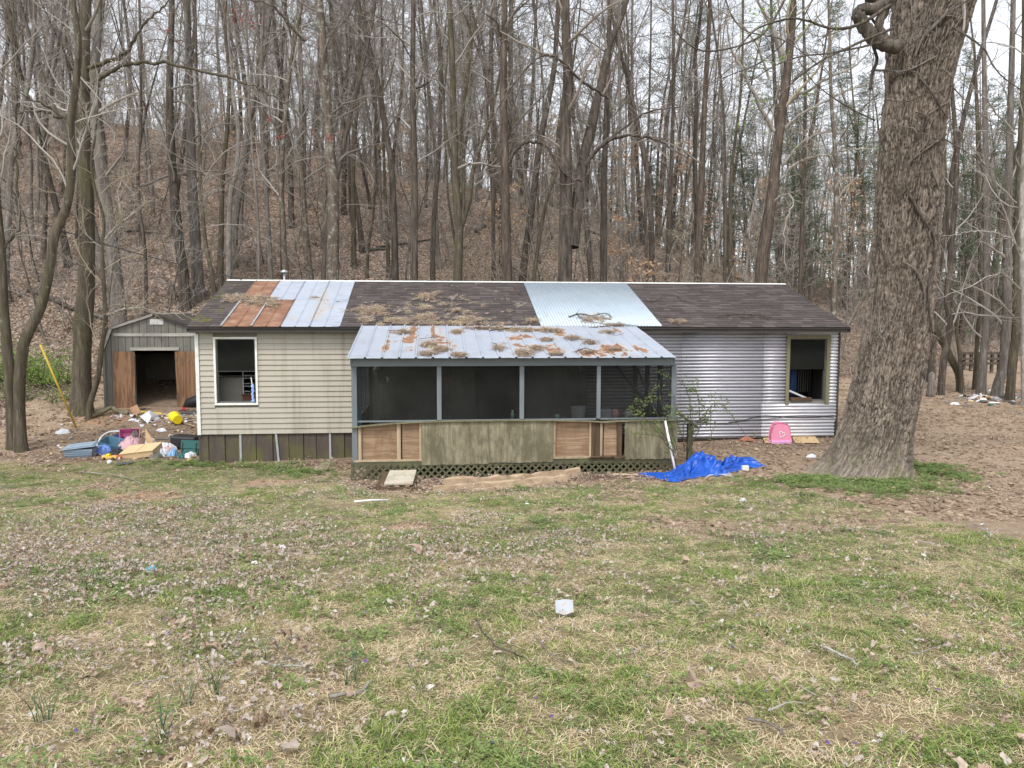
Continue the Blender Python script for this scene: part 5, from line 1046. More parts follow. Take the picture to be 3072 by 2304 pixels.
def leafshape(rg, mat, s, lobes=True, n=1, spread=0., flat=.5):
    V = []; T = []
    for q in range(n):
        k = 11; b = len(V); c = np.array((rg.normal()*spread, rg.normal()*spread, .012+rg.rand()*.02)); R_ = Euler((rg.normal()*flat, rg.normal()*flat, rg.rand()*6.28)).to_matrix(); cu = rg.uniform(-14, 14); ss = s*rg.uniform(.6, 1.2)
        V.append(c)
        for j in range(k):
            a = 2*math.pi*j/k; r = ss*(rg.uniform(.75, 1.05) if not lobes else rg.uniform(.45, 1.15)); x, y = math.cos(a)*r*1.25, math.sin(a)*r*.8; z = cu*x*x+cu*.6*y*y+rg.normal()*ss*.28
            V.append(c+np.array(R_ @ Vector((x, y, z))))
        T += [(b, b+1+j, b+1+(j+1) % k) for j in range(k)]
    return mesh_np('leaf', np.array(V), None, T, M[mat], False)
def cloverm(rg, n, rad, h_, s, mat='clover'):
    V = []; Q = []
    for k in range(n):
        a = rg.rand()*6.28; r = rad*rg.rand()**.6; c = np.array((math.cos(a)*r, math.sin(a)*r, h_*rg.uniform(.2, 1)*(1-.5*r/rad)))
        for q in range(3): az = a+q*2.09+rg.rand(); d = np.array((math.cos(az), math.sin(az), rg.uniform(-.2, .5)))*s*rg.uniform(.7, 1.2); sd = np.array((-math.sin(az), math.cos(az), rg.normal()*.2))*s*.45; b = len(V); V += [c, c+d*.6+sd, c+d, c+d*.6-sd]; Q.append((b, b+1, b+2, b+3))
    return mesh_np('clover', np.array(V), Q, None, M[mat], False)
rg = np.random.RandomState(31)
def cover(n, yr, dens, wmul=1.):
    """points on the lawn in view, more of them close by"""
    u = rg.rand(n); y = yr[0]+(yr[1]-yr[0])*u**dens; w = y*.72*wmul+1.0; x = y*math.tan(YAW)+(rg.rand(n)*2-1)*w; return x, y
def orient(n, t=.12): return np.stack([rg.normal(size=n)*t, rg.normal(size=n)*t, rg.rand(n)*6.28], -1)
TRX, TRY = 7.95, 13.3
def onlawn(x, y):
    mk = masks(x, y); k = np.ones(len(x), bool)
    k &= ~((x > -1.6) & (x < 4.75) & (y > 14.35)); k &= ~((x > -5.3) & (x < 9.6) & (y > 17.3)); k &= ((x-TRX)**2+(y-TRY)**2) > .62; k &= ~((abs(x-SX) < 1.6) & (y > 23.8) & (y < 27.3))
    return mk, k
TR = blades
gp = [blades(rg, 42, .085, .03, .075, .0022, .8, 'grass', 'green_tuft') for _ in range(3)]+[blades(rg, 26, .07, .05, .12, .0024, .5, 'grass', 'tall_tuft')]
sp_ = [blades(rg, 42, .10, .03, .09, .0017, 2.0, 'straw', 'dry_tuft') for _ in range(3)]
x, y = cover(62000, (2.3, 18.5), 1.05); mk, ok = onlawn(x, y); g_ = 1-np.maximum(mk['dirt'], 0)
pr = np.clip(g_-.1, 0, 1)*(1-.82*mk['straw'])*(.22+.5*sm(fbm(x*1.7, y*1.7, 91), .38, .68))*(1-.35*mk['litter']); k = ok & (rg.rand(len(x)) < pr); x, y = x[k], y[k]; n = len(x)
patch = sm(fbm(x*1.1+5, y*1.1, 93, 4), .42, .62)
scatter('grass', 'short green spring grass growing over the lawn', 'grass', np.stack([x, y, H(x, y)], -1), orient(n), (.6+.4*patch)*rg.uniform(.8, 1.2, n), np.where(rg.rand(n) < .05*patch, 3, rg.randint(0, 3, n)), gp)
x, y = cover(62000, (2.3, 18.5), 1.0); mk, ok = onlawn(x, y); pr = np.clip(1.05-mk['dirt'], 0.04, 1)*(.6+.4*mk['straw']); k = ok & (rg.rand(len(x)) < pr); x, y = x[k], y[k]; n = len(x)
scatter('dry_grass', 'flattened straw-coloured dead grass mixed through the lawn', 'dry grass', np.stack([x, y, H(x, y)], -1), orient(n), rg.uniform(.6, 1.15, n), rg.randint(0, 3, n), sp_)
cp = [cloverm(rg, 34, .12, .045, .016) for _ in range(3)]+[cloverm(rg, 60, .2, .16, .03)]
x, y = cover(15000, (2.3, 18.5), .9); mk, ok = onlawn(x, y); pr = np.clip(1-mk['dirt']*1.2, 0, 1)*(.12+.5*sm(fbm(x*1.6+3, y*1.6, 97), .45, .68))*(.45+.55*sm(y, 3.5, 6.5))*(1-.5*mk['straw']); k = ok & (rg.rand(len(x)) < pr); x, y = x[k], y[k]; n = len(x); P_ = np.stack([x, y, H(x, y)], -1); S_ = rg.uniform(.6, 1.2, n); I_ = rg.randint(0, 3, n)
ex = []                                       # leafy weeds round the great roots and along the skirting
for cx, cy, rx, ry, c in ((2440, 1445, 130, 14, 130), (2560, 1450, 200, 16, 170), (2760, 1405, 110, 10, 110), (2850, 1430, 110, 16, 70), (2650, 1470, 260, 25, 150), (760, 1400, 220, 12, 60), (900, 1420, 120, 14, 50), (560, 1395, 100, 8, 40), (2700, 1385, 30, 10, 40), (1560, 1470, 30, 5, 8)):
    for _ in range(c):
        p = G(cx+rg.normal()*rx*.5, cy+rg.normal()*ry*.5)
        if (p.x-TRX)**2+(p.y-TRY)**2 > .4: ex.append(p)
ex = np.array(ex); P_ = np.vstack([P_, ex]); S_ = np.concatenate([S_, rg.uniform(.3, .8, len(ex))]); I_ = np.concatenate([I_, np.full(len(ex), 3)])
scatter('weeds', 'low clover and leafy weeds spreading through the lawn and round the tree roots', 'weeds', P_, orient(len(P_)), S_, I_, cp)
lp2 = [leafshape(rg, 'deadleaf', .017, True, 3, .04, .5) for _ in range(4)]+[leafshape(rg, 'deadleaf', .010, True, 10, .07, .6) for _ in range(3)]+[leafshape(rg, 'brownleaf', .018, True, 3, .04, .5) for _ in range(3)]
x, y = cover(60000, (2.3, 20), 1.05); mk, ok = onlawn(x, y); pr = np.clip(.06+.95*mk['litter'], 0, 1)*(1-.85*mk['dirt']*(1-mk['damp']))*(.3+.9*sm(fbm(x*2.5, y*2.5, 99), .35, .6)); k = ok & (rg.rand(len(x)) < pr); x, y = x[k], y[k]; n = len(x)
br = rg.rand(n) < (.12+.5*masks(x, y)['dirt']); idx = np.where(br, rg.randint(7, 10, n), rg.randint(0, 7, n))
scatter('leaf_litter', 'curled pale and brown dead leaves strewn over the lawn', 'dead leaves', np.stack([x, y, H(x, y)+.018], -1), orient(n, .35), rg.uniform(.5, 1.5, n), idx, lp2)
# leaves and twigs of the slope and bare yard
hp = [leafshape(rg, 'brownleaf', .055, True, 16, .26, .5) for _ in range(4)]+[leafshape(rg, 'deadleaf', .045, True, 5, .22, .5)]
n0 = 17000; y = 15+(62-15)*rg.rand(n0)**.8; x = y*math.tan(YAW)+(rg.rand(n0)*2-1)*(y*.75+2); mk, ok = onlawn(x, y); pr = np.clip(mk['hill']+.045*mk['dirt']+.25*mk['damp'], 0, 1); k = ok & (rg.rand(n0) < pr); x, y = x[k], y[k]; n = len(x)
scatter('fallen_leaves', 'deep brown fallen leaves covering the wooded slope', 'fallen leaves', np.stack([x, y, H(x, y)], -1), orient(n, .15), rg.uniform(.7, 1.2, n)*np.where(y < 24, .65, 1.), np.where(rg.rand(n) < .16, 4, rg.randint(0, 4, n)), hp)
def clodm(rg):
    V = []; Q = []
    for k in range(14):
        c = np.array((rg.normal()*.12, rg.normal()*.12, .0)); s = rg.uniform(.008, .03); b = len(V)
        P = rg.normal(size=(8, 3))*.15+np.array([(-1, -1, -.6), (1, -1, -.6), (1, 1, -.6), (-1, 1, -.6), (-1, -1, .6), (1, -1, .6), (1, 1, .6), (-1, 1, .6)]); V += list(c+P*s*np.array((1, 1, .6))); Q += [(b+4, b+5, b+6, b+7), (b, b+1, b+5, b+4), (b+1, b+2, b+6, b+5), (b+2, b+3, b+7, b+6), (b+3, b, b+4, b+7)]
    return mesh_np('clod', np.array(V), Q, None, M['bits'], False)
n0 = 22000; y = 8+24*rg.rand(n0); x = y*math.tan(YAW)+(rg.rand(n0)*2-1)*(y*.75+1); mk, ok = onlawn(x, y); k = ok & (rg.rand(n0) < mk['dirt']*(1-mk['hill'])*.5); x, y = x[k], y[k]; n = len(x)
scatter('soil_clods', 'loose clods of churned brown earth in the bare yard', 'soil', np.stack([x, y, H(x, y)], -1), orient(n, .1), rg.uniform(.5, 1.3, n), rg.randint(0, 3, n), [clodm(rg) for _ in range(3)])
def stickm(rg, mat='twig_grey'):
    m = MB()
    for k in range(5): a = rg.rand()*6.28; c = np.array((rg.normal()*.25, rg.normal()*.25, .02)); L = rg.uniform(.1, .4); d = np.array((math.cos(a), math.sin(a), rg.uniform(-.05, .2))); Q = wander(rg, c, d, L, 4, .4, 0, .15); m.tube(Q, np.linspace(.007, .002, 5), 3)
    return m.mesh('sticks', M[mat], smooth=True)
n0 = 5200; y = 2.5+52*rg.rand(n0)**1.2; x = y*math.tan(YAW)+(rg.rand(n0)*2-1)*(y*.75+1); mk, ok = onlawn(x, y); k = ok & (rg.rand(n0) < .02+.2*mk['dirt']*(y > 12)+mk['hill']*.9+.02*mk['litter']); x, y = x[k], y[k]; n = len(x)
scatter('twig_litter', 'small broken twigs lying on the ground', 'twigs', np.stack([x, y, H(x, y)], -1), orient(n, .05), np.where(y > 22, 2., .8)*rg.uniform(.6, 1.3, n), rg.randint(0, 4, n), [stickm(rg) for _ in range(3)]+[stickm(rg, 'twig_tan')])
# forest-floor brush: bare woody undergrowth haze of fine stems
def brushm(rg, mat):
    m = MB()
    for k in range(9): a = rg.rand()*6.28; c = np.array((rg.normal()*.3, rg.normal()*.3, -.02)); Q = wander(rg, c, (math.cos(a)*.5, math.sin(a)*.5, 1), rg.uniform(.6, 1.8), 6, .6, .0, .13); R_ = np.linspace(.009, .003, 7); m.tube(Q, R_, 3); twigs(rg, m, Q, R_, 6, .5, 2, .003, n3=3)
    return m.mesh('brush', M[mat], smooth=True)
n0 = 560; y = 29+45*rg.rand(n0); x = y*math.tan(YAW)+(rg.rand(n0)*2-1)*(y*.75+1); k = (masks(x, y)['hill'] > .6) & ~((abs(x-SX) < 2.4) & (y < 28.5)); x, y = x[k], y[k]; n = len(x)
scatter('undergrowth', 'bare brushy undergrowth of fine stems on the wooded slope', 'undergrowth', np.stack([x, y, H(x, y)], -1), orient(n, .1), rg.uniform(.8, 2.6, n), rg.randint(0, 4, n), [brushm(rg, q) for q in ('twig', 'twig_grey', 'twig_tan', 'twig')])
# wild onion clumps and tall green tufts by the camera: things one can point at
oc = blades(rg, 16, .035, .14, .27, .0022, .22, 'onion', 'onion_clump', 3); tc = blades(rg, 60, .12, .08, .17, .003, .8, 'grass', 'grass_clump', 3)
for i_, (px, py, s) in enumerate(((1055, 2060, 1.), (655, 2090, 1.), (560, 2120, .9), (130, 2170, 1.), (480, 2230, 1.), (1260, 2080, .8), (270, 1770, 1.1), (800, 1990, .6), (1500, 2020, .6))):
    o = obj('onion_grass', oc, None, G(px, py)); o.scale = (s,)*3; o.rotation_euler.z = i_; tag(o, 'upright dark blue-green wild onion clump '+['beside the pale peeling stick', 'near the thin bent grey twig', 'close to the pine cone', 'in the bottom corner of the lawn', 'at the very bottom below the pine cone', 'between two straw patches', 'on the leaf-covered lawn', 'near the short pale stick', 'below the long curved dark twig'][i_], 'wild onion', 'wild onion clumps in the lawn')
for i_, (px, py, s) in enumerate(((2290, 2110, 1.3), (2380, 2130, 1.), (2220, 2090, 1.), (2760, 2290, 1.3), (1165, 1625, 1.2), (1000, 1700, .9), (690, 1665, .9), (3010, 2240, 1.1), (220, 1890, 1.1), (60, 1930, 1.1), (2880, 1625, 1.2), (1975, 1470, 1.))):
    o = obj('grass_clump', tc, None, G(px, py)); o.scale = (s,)*3; o.rotation_euler.z = i_*1.3; tag(o, 'lush green clump of taller grass '+['beside the big upright oak leaf', 'in the middle of the largest tuft group', 'just below the pale dry grass by the oak leaf', 'at the bottom edge of the lawn', 'below the orange dirt patch before the porch', 'between the leafy lawn and the dirt patch', 'on the leaf-covered part of the lawn', 'in the bottom corner by the straw', 'above the wild onion clumps', 'by the picture edge on the leafy lawn', 'near the bare soil beyond the great tree', 'below the blue tarp'][i_], 'grass clump', 'taller grass clumps in the lawn')
vm = []
for k in range(5): a = k*1.257; d = Vector((math.cos(a), math.sin(a), .35)); s = Vector((-math.sin(a), math.cos(a), 0)); vm += [(0, 0, 0), tuple(d*.007+s*.005), tuple(d*.014), tuple(d*.007-s*.005)]
vme = mesh_np('violet', np.array(vm), np.arange(20).reshape(-1, 4), None, M['purple'], False); P_ = []
for k in range(38):
    p = G(rg.uniform(0, 3072), rg.uniform(1780, 2290)); P_.append((p.x, p.y, p.z+rg.uniform(.04, .07)))
scatter('violets', 'tiny purple wild violets dotted through the lawn', 'violets', P_, orient(len(P_), .5), rg.uniform(.5, .85, len(P_)), np.zeros(len(P_)), [vme])

# ------------------------------------------------------------------ junk and small things
rr = random.Random(12)
def cloth(name, label, cat, px, py, rx, ry, hgt, mat, seed, Y=None, folds=1., group=None, rot=0., stripes=None):
    p = G(px, py) if Y is None else at(px, py, Y); rx *= pxm(p); n = 30; V = []; Q = []
    for j in range(n+1):
        for i in range(n+1):
            u, v = i/n*2-1, j/n*2-1; r = max(abs(u), abs(v)); a = math.atan2(v, u); e = 1+.25*(vn(math.cos(a)*2+5, math.sin(a)*2+5, seed)-.5)*2
            q = math.hypot(u, v)+1e-6; s = r/q*e; x, y = u*s*rx, v*s*ry; f = float(fbm(u*2.3, v*2.3, seed, 4)); f2_ = 1-abs(2*float(vn(u*4+v*3, v*2.4-u, seed+3))-1)
            z = hgt*(max(0, 1-r**2.2)**.6)*(.45+.75*f)+folds*.035*f2_*(1-r**4)*(hgt > .02)+.006*(1-r)
            cx, sy = math.cos(rot), math.sin(rot); X_, Y_ = p.x+x*cx-y*sy, p.y+x*sy+y*cx; V.append((X_, Y_, (h1(X_, Y_) if Y is None else p.z)+max(z, .004)))
    for j in range(n):
        for i in range(n): a = j*(n+1)+i; Q.append((a, a+1, a+n+2, a+n+1))
    o = MB().add(V, Q).build(name, M[mat], None, True, loc=p); return tag(o, label, cat, group)
def slotted(cx, cy, cz, lx, ly, lz, mat, name, parent, taper=.85, t=.008, Mx=None):
    m = MB(); c = Vector((cx, cy, cz)); P = []
    for z, k in ((0, taper), (lz, 1)): P.append([(x*k*lx/2, y*k*ly/2, z) for x, y in ((-1, -1), (1, -1), (1, 1), (-1, 1))])
    Pi = []
    for z, k in ((t, taper), (lz, 1)): Pi.append([(x*(k*lx/2-t), y*(k*ly/2-t), z) for x, y in ((-1, -1), (1, -1), (1, 1), (-1, 1))])
    V = P[0]+P[1]+Pi[0]+Pi[1]; Q = [(0, 3, 2, 1), (8, 9, 10, 11)]
    for i in range(4): j = (i+1) % 4; Q += [(i, j, j+4, i+4), (8+j, 8+i, 12+i, 12+j), (4+i, 4+j, 12+j, 12+i)]
    Mx = Mx or Matrix.Identity(3); V = [tuple(c+Mx @ Vector(v)) for v in V]
    return m.add(V, Q).build(name, M[mat], parent, bevel=.006)
E3 = lambda a, b, c: Euler((a, b, c)).to_matrix()
# grey-blue tote with its lid
p = G(232, 1374); t = thing('storage_tote', 'grey-blue plastic storage tote with its lid askew at the end of the junk pile', 'tote', p)
slotted(p.x, p.y+.2, p.z, .62, .42, .20, 'tote_grey', 'tub', t, .88, .01, E3(0, 0, .1)); MB().box(p.x-.34, p.x+.34, p.y-.04, p.y+.44, p.z+.155, p.z+.185, E3(0, 0, .1)).build('tub_rim', M['tote_grey'], t, bevel=.01) if 0 else None
m = MB(); m.box(p.x-.36, p.x+.36, p.y-.05, p.y+.45, p.z+.24, p.z+.262, E3(.08, -.10, .12)); m.box(p.x-.32, p.x+.32, p.y-.01, p.y+.41, p.z+.263, p.z+.285, E3(.08, -.10, .12), (p.x, p.y+.2, p.z+.251)); m.build('lid', M['tote_grey'], t, bevel=.012)
for k in range(3): MB().box(p.x-.292, p.x+.292, p.y-.022+.0, p.y+.422, p.z+.06+k*.045, p.z+.07+k*.045, E3(0, 0, .1)).build('rib', M['tote_grey'], t)
p = G(335, 1352); t = thing('teal_bin', 'dark teal plastic bin tipped open behind the blue cloth', 'bin', p); slotted(p.x, p.y+.15, p.z-.02, .6, .42, .26, 'tote_teal', 'tub', t, .85, .01, E3(.25, .18, -.2))
m = MB(); S_, _ = spline([G(292, 1345)+Vector((0, 0, .05)), G(305, 1330)+Vector((0, 0, .16)), G(330, 1322)+Vector((0, 0, .22)), G(360, 1320)+Vector((0, 0, .22))], None, 5); m.tube(S_, .022, 7, True); tag(m.build('hose', M['bag_white'], None, True, loc=p), 'pale curved hose arching over the teal bin', 'hose')
cloth('navy_cloth', 'dark navy cloth heaped behind the teal bin', 'cloth', 355, 1338, 34, .22, .28, 'navy_cloth', 3)
cloth('blue_shirt', 'crumpled light blue cloth between the grey tote and the wooden drawer', 'cloth', 312, 1360, 26, .2, .20, 'blue_cloth', 5)
cloth('black_jacket', 'crumpled black cloth lying against the wooden drawer', 'cloth', 350, 1366, 24, .22, .12, 'black_cloth', 7)
cloth('pink_blanket', 'dusty pink blanket bundled between the basket and the wooden drawer', 'blanket', 393, 1350, 34, .26, .34, 'mauve_cloth', 9); cloth('camo_cloth', 'camouflage cloth on top of the pink blanket', 'cloth', 405, 1340, 15, .12, .40, 'camo', 11)
p = G(388, 1340); t = thing('laundry_basket', 'bright pink slotted laundry basket lying on its side in the junk pile', 'basket', p)
Mx = E3(1.15, 0, .25); slotted(p.x, p.y+.1, p.z+.2, .46, .34, .24, 'hot_pink', 'basket_shell', t, .8, .008, Mx)
for k in range(5):
    a = Vector((p.x, p.y+.1, p.z+.2))+Mx @ Vector((-.14+k*.07, .0, -.004)); MB().box(a.x-.011, a.x+.011, a.y-.06, a.y+.06, a.z-.003, a.z+.003, Mx).build('slot', M['white'], t)
p = G(415, 1375); t = thing('wooden_drawer', 'pale wooden two-part drawer unit lying face up across the junk pile', 'wooden drawer', p)  # wooden drawer unit: a box with two drawer fronts
Mx = E3(.22, -.12, -.12); c = Vector((p.x, p.y+.22, p.z+.14))
def lb(x0, x1, y0, y1, z0, z1, name, mat, par=t):
    V = [tuple(c+Mx @ Vector((x, y, z))) for z in (z0, z1) for y in (y0, y1) for x in (x0, x1)]; return MB().add(V, [(0, 2, 3, 1), (4, 5, 7, 6), (0, 1, 5, 4), (2, 6, 7, 3), (0, 4, 6, 2), (1, 3, 7, 5)]).build(name, M[mat], par, bevel=.003)
lb(-.38, .38, -.26, .26, -.08, .055, 'drawer_box', 'pine_box'); lb(-.40, -.012, -.275, .275, .058, .075, 'drawer_face', 'pine_box'); lb(.012, .40, -.275, .275, .058, .075, 'drawer_face', 'pine_box'); lb(-.008, .008, -.26, .26, .056, .068, 'divider', 'pine_box')
p = G(430, 1352); tag(MB().poly([(p.x-.06, p.y+.35, p.z), (p.x+.16, p.y+.30, p.z), (p.x+.14, p.y+.28, p.z+.2), (p.x-.06, p.y+.33, p.z+.52)], .02, (.2, 1, 0)).build('wood_panel', M['tan_board'], None, loc=p), 'pale pointed wooden board standing up behind the drawer unit', 'board')
cloth('white_bag', 'white plastic bag puffed up behind the wooden drawer', 'bag', 450, 1340, 17, .14, .26, 'bag_white', 13, folds=.5)
m = MB(); a, b = G(475, 1345), G(545, 1340); m.tube([a+Vector((0, 0, .22)), b+Vector((0, 0, .23))], .022, 8, True); tag(m.build('grey_pipe', M['sash'], None, True, loc=a), 'short grey pipe lying between the drawer unit and the black case', 'pipe')
for i_, (px, py, rx, hh, mt, lb_) in enumerate(((485, 1368, 20, .16, 'bag_white', 'white patterned clothes'), (505, 1364, 18, .18, 'pink_cloth', 'pale pink clothes'), (520, 1368, 13, .16, 'light_blue', 'bright blue plastic wrapper'), (468, 1374, 18, .12, 'camo', 'dark green patterned cloth'), (500, 1352, 26, .2, 'bag_white', 'heap of white rags'), (570, 1372, 20, .1, 'bag_white', 'white sack'), (548, 1373, 14, .08, 'green_bag', 'green crumpled cloth'))):
    cloth('clothes', lb_+' '+('beside the green bag' if px > 530 else 'spilled between the drawer unit and the green bag'), 'clothes', px, py, rx, .17, hh, mt, 20+i_)
p = G(548, 1350); t = thing('black_suitcase', 'black hard case lying behind the green bag next to the house corner', 'suitcase', p); MB().box(p.x-.3, p.x+.33, p.y, p.y+.45, p.z+.02, p.z+.33, E3(0, .06, -.1)).build('case_shell', M['black_case'], t, bevel=.05); MB().box(p.x-.1, p.x+.1, p.y-.03, p.y-.005, p.z+.16, p.z+.19).build('handle', M['black_case'], t)
p = G(565, 1370); t = thing('green_bag', 'dark green cloth bag with a flap leaning at the house corner', 'bag', p); c = Vector((p.x, p.y+.15, p.z+.17)); Mx = E3(-.35, .08, .15)
lb(-.19, .19, -.07, .07, -.15, .17, 'bag_body', 'green_bag', t); lb(-.2, .2, -.085, -.073, -.02, .18, 'flap', 'green_bag', t); lb(-.17, -.15, -.098, -.0875, -.1, .12, 'strap', 'black_cloth', t); lb(.13, .15, -.098, -.0875, -.1, .12, 'strap', 'black_cloth', t)
p = G(590, 1330); tag(MB().box(p.x-.16, p.x+.02, p.y, p.y+.2, p.z+.1, p.z+.17, E3(.1, .1, .2)).build('book', M['bag_white'], None, loc=p), 'grey-white box wedged behind the black case by the house wall', 'box')
p = G(325, 1380); t = thing('toy_truck', 'small yellow and orange toy lying in front of the tote', 'toy', p); MB().box(p.x-.15, p.x+.18, p.y, p.y+.12, p.z+.02, p.z+.085).build('toy_body', M['toy_orange'], t, bevel=.012); MB().box(p.x-.06, p.x+.02, p.y+.01, p.y+.11, p.z+.087, p.z+.13).build('cab', M['yellow'], t, bevel=.01)
for dx in (-.09, .1): MB().tube([(p.x+dx, p.y-.012, p.z+.03), (p.x+dx, p.y+.13, p.z+.03)], .03, 10, True).build('wheel', M['black_case'], t, True)
p = G(350, 1378); tag(MB().box(p.x-.10, p.x+.09, p.y, p.y+.13, p.z+.03, p.z+.075, E3(0, .1, .2)).build('red_box', M['toy_red'], None, bevel=.01, loc=p), 'red-orange plastic piece between the toy and the drawer unit', 'toy piece')
p = G(329, 1393); bme = bpy.data.meshes.new('ball'); import bmesh; bm_ = bmesh.new(); bmesh.ops.create_icosphere(bm_, subdivisions=3, radius=.055); bm_.to_mesh(bme); bm_.free(); bme.materials.append(M['whitetrim']); o = obj('ball', bme, None, p+Vector((0, 0, .045))); tag(o, 'dirty white ball on the grass below the toy', 'ball')
tag(MB().poly([G(345, 1400)+Vector((0, 0, .02)), G(400, 1392)+Vector((0, 0, .02)), G(398, 1388)+Vector((0, 0, .02)), G(350, 1392)+Vector((0, 0, .02))], .008, (0, 0, 1)).build('slate_strip', M['sash'], None, loc=G(345, 1400)), 'flat dark grey strip lying on the grass by the white ball', 'strip')
# in front of the shed
def bucket(name, label, cat, p, r0, r1, L, axis_, mat, lip=True):
    t = thing(name, label, cat, p); a = Vector(axis_).normalized(); S_ = [p+a*(L*k/6) for k in range(7)]; m = MB()
    m.tube(S_+[S_[-1]-a*.004], [r0+(r1-r0)*k/6 for k in range(7)]+[r1-.012], 20, False); m.tube([S_[0], S_[0]+a*.002, S_[-1]], [.002, r0-.008, r1-.012], 20, False); m.tube([S_[0]-a*.001, S_[0]], [.001, r0], 20, False); m.build('pail', M[mat], t, True)
    for k in ((.86, .93) if lip else ()): q = p+a*L*k; r = r0+(r1-r0)*k; MB().tube([q-a*.004, q+a*.004], r+.006, 20, True).build('rim', M[mat], t, True)
    return t
p = at(527, 1236, 22.0); p.z = h1(p.x, p.y)+.15
b_ = bucket('yellow_bucket', 'bright yellow plastic bucket lying on its side before the open shed', 'bucket', p+Vector((.1, -.16, 0)), .125, .15, .36, (-.55, .8, .16), 'yellow')
p = G(585, 1222); tag(MB().tube([p+Vector((-.35, 0, .0)), p+Vector((-.2, 0, .12)), p+Vector((.1, 0, .2)), p+Vector((.5, 0, .15))], [.02, .14, .2, .15], 10, True).build('black_tub', M['black_case'], None, True, loc=p), 'glossy black rubbish bag behind the house corner before the shed', 'bag')
p = G(556, 1238); bucket('red_cup', 'dark red plastic pot lying beside the black rubbish bag', 'pot', p+Vector((.03, 0, .08)), .06, .08, .13, (-.9, -.3, .05), 'cup_red', False)
p = G(583, 1245); tag(MB().box(p.x-.4, p.x+.1, p.y, p.y+.18, p.z, p.z+.09, E3(.1, .05, .2)).build('grey_block', M['sash'], None, bevel=.015, loc=p), 'long grey plastic piece lying by the yellow bucket', 'plastic piece')
p = G(408, 1250); tag(MB().poly([p+Vector((-.17, 0, .24)), p+Vector((-.03, -.02, .0)), p+Vector((.13, 0, .13)), p+Vector((0, .1, .34))], .012, (.1, 1, .2)).build('cardboard_flap', M['cardboard'], None, loc=p), 'torn brown cardboard flap standing among the shed rubbish', 'cardboard')
p = G(447, 1268); t = thing('wire_basket', 'grey plastic crate with wire sides upturned in the mud before the shed', 'crate', p)
MB().poly([p+Vector((-.27, .1, .16)), p+Vector((0, -.1, -.02)), p+Vector((.07, 0, .15)), p+Vector((-.02, .1, .32))], .014, (-.2, 1, .2)).build('crate_side', M['bag_white'], t); MB().poly([p+Vector((-.02, .11, .32)), p+Vector((.07, 0, .15)), p+Vector((.12, .05, .14)), p+Vector((.12, .16, .24))], .01, (.2, 1, .2)).build('crate_side', M['wire_grey'], t)
for k in range(5): a = p+Vector((.02+k*.05, .05, .33-k*.03)); MB().tube([a, a+Vector((.12, -.04, -.22))], .007, 4, True).build('wire', M['wire_grey'], t)
for k in range(3): a = p+Vector((.05+k*.045, .04, .27-k*.07)); MB().tube([a, a+Vector((.2, .0, -.11))], .006, 4, True).build('wire', M['wire_grey'], t)
p = G(345, 1248); S_, R_ = spline([G(270, 1258)+Vector((0, 0, .06)), G(310, 1246)+Vector((0, 0, .1)), G(335, 1236)+Vector((0, 0, .12)), G(355, 1243)+Vector((0, 0, .08)), G(385, 1245)+Vector((0, 0, .05))], [.05, .06, .06, .07, .05], 6); m = MB(); m.tube(S_, R_, 9, True); tag(m.build('crooked_log', M['pt_wood'], None, True, loc=p), 'crooked barkless log lying before the shed wall', 'log')
for (x0_, y0_), (x1_, y1_), w_, mt, lb_ in (((425, 1240), (485, 1246), .05, 'yellow', 'yellow painted stick lying before the shed door'), ((455, 1247), (592, 1258), .03, 'plank', 'long thin brown stick lying from the crate towards the house'), ((440, 1242), (500, 1250), .07, 'tan_board', 'pale broken board before the shed door'), ((520, 1262), (585, 1285), .025, 'plank', 'thin stick lying in the mud near the house corner'), ((380, 1232), (450, 1228), .06, 'plank', 'splintered board at the shed door sill')):
    a, b = G(x0_, y0_)+Vector((0, 0, .04)), G(x1_, y1_)+Vector((0, 0, .05)); tag(MB().bar(a, b, w_, .025).build('broken_board', M[mt], None, loc=a), lb_, 'board')
def scraps(name, label, n, fx, mats, smin, smax, seed):
    rg = np.random.RandomState(seed); pr_ = []
    for mt in mats:
        for q in range(2):
            m = MB(); w, d_, h_ = rg.uniform(.5, 1.2), rg.uniform(.4, 1), rg.uniform(.1, .5); P = np.array([(-w, -d_, 0), (w, -d_*.8, 0), (w*.9, d_, 0), (-w*.8, d_, 0), (-w*.9, -d_*.8, h_), (w*.7, -d_, h_*.8), (w, d_*.8, h_*1.2), (-w, d_*.9, h_)])+rg.normal(size=(8, 3))*.15
            m.add(P*.5, [(0, 3, 2, 1), (4, 5, 6, 7), (0, 1, 5, 4), (1, 2, 6, 5), (2, 3, 7, 6), (3, 0, 4, 7)]); pr_.append(m.mesh('scrap', M[mt]))
    P_ = []
    for k in range(n): px, py = fx(rg); p = G(px, py); P_.append((p.x, p.y, p.z+.01))
    return scatter(name, label, 'rubbish', P_, np.stack([rg.normal(size=n)*.4, rg.normal(size=n)*.4, rg.rand(n)*6.28], -1), rg.uniform(smin, smax, n), rg.randint(0, len(pr_), n), pr_)
MX = ['bag_white', 'white', 'tan_board', 'cardboard', 'sash', 'bag_white', 'mauve_cloth', 'plank']
scraps('shed_rubbish', 'litter of small white and brown rubbish scraps strewn before the shed door', 170, lambda r: (r.uniform(330, 600), 1244+abs(r.normal())*12+r.uniform(-6, 10)), MX, .04, .15, 3)
scraps('yard_rubbish', 'scattered paper scraps and rubbish on the muddy ground between shed and lawn', 90, lambda r: (r.uniform(20, 600), r.uniform(1255, 1385)), ['bag_white', 'tan_board', 'plank', 'bag_white', 'cardboard'], .03, .13, 4)
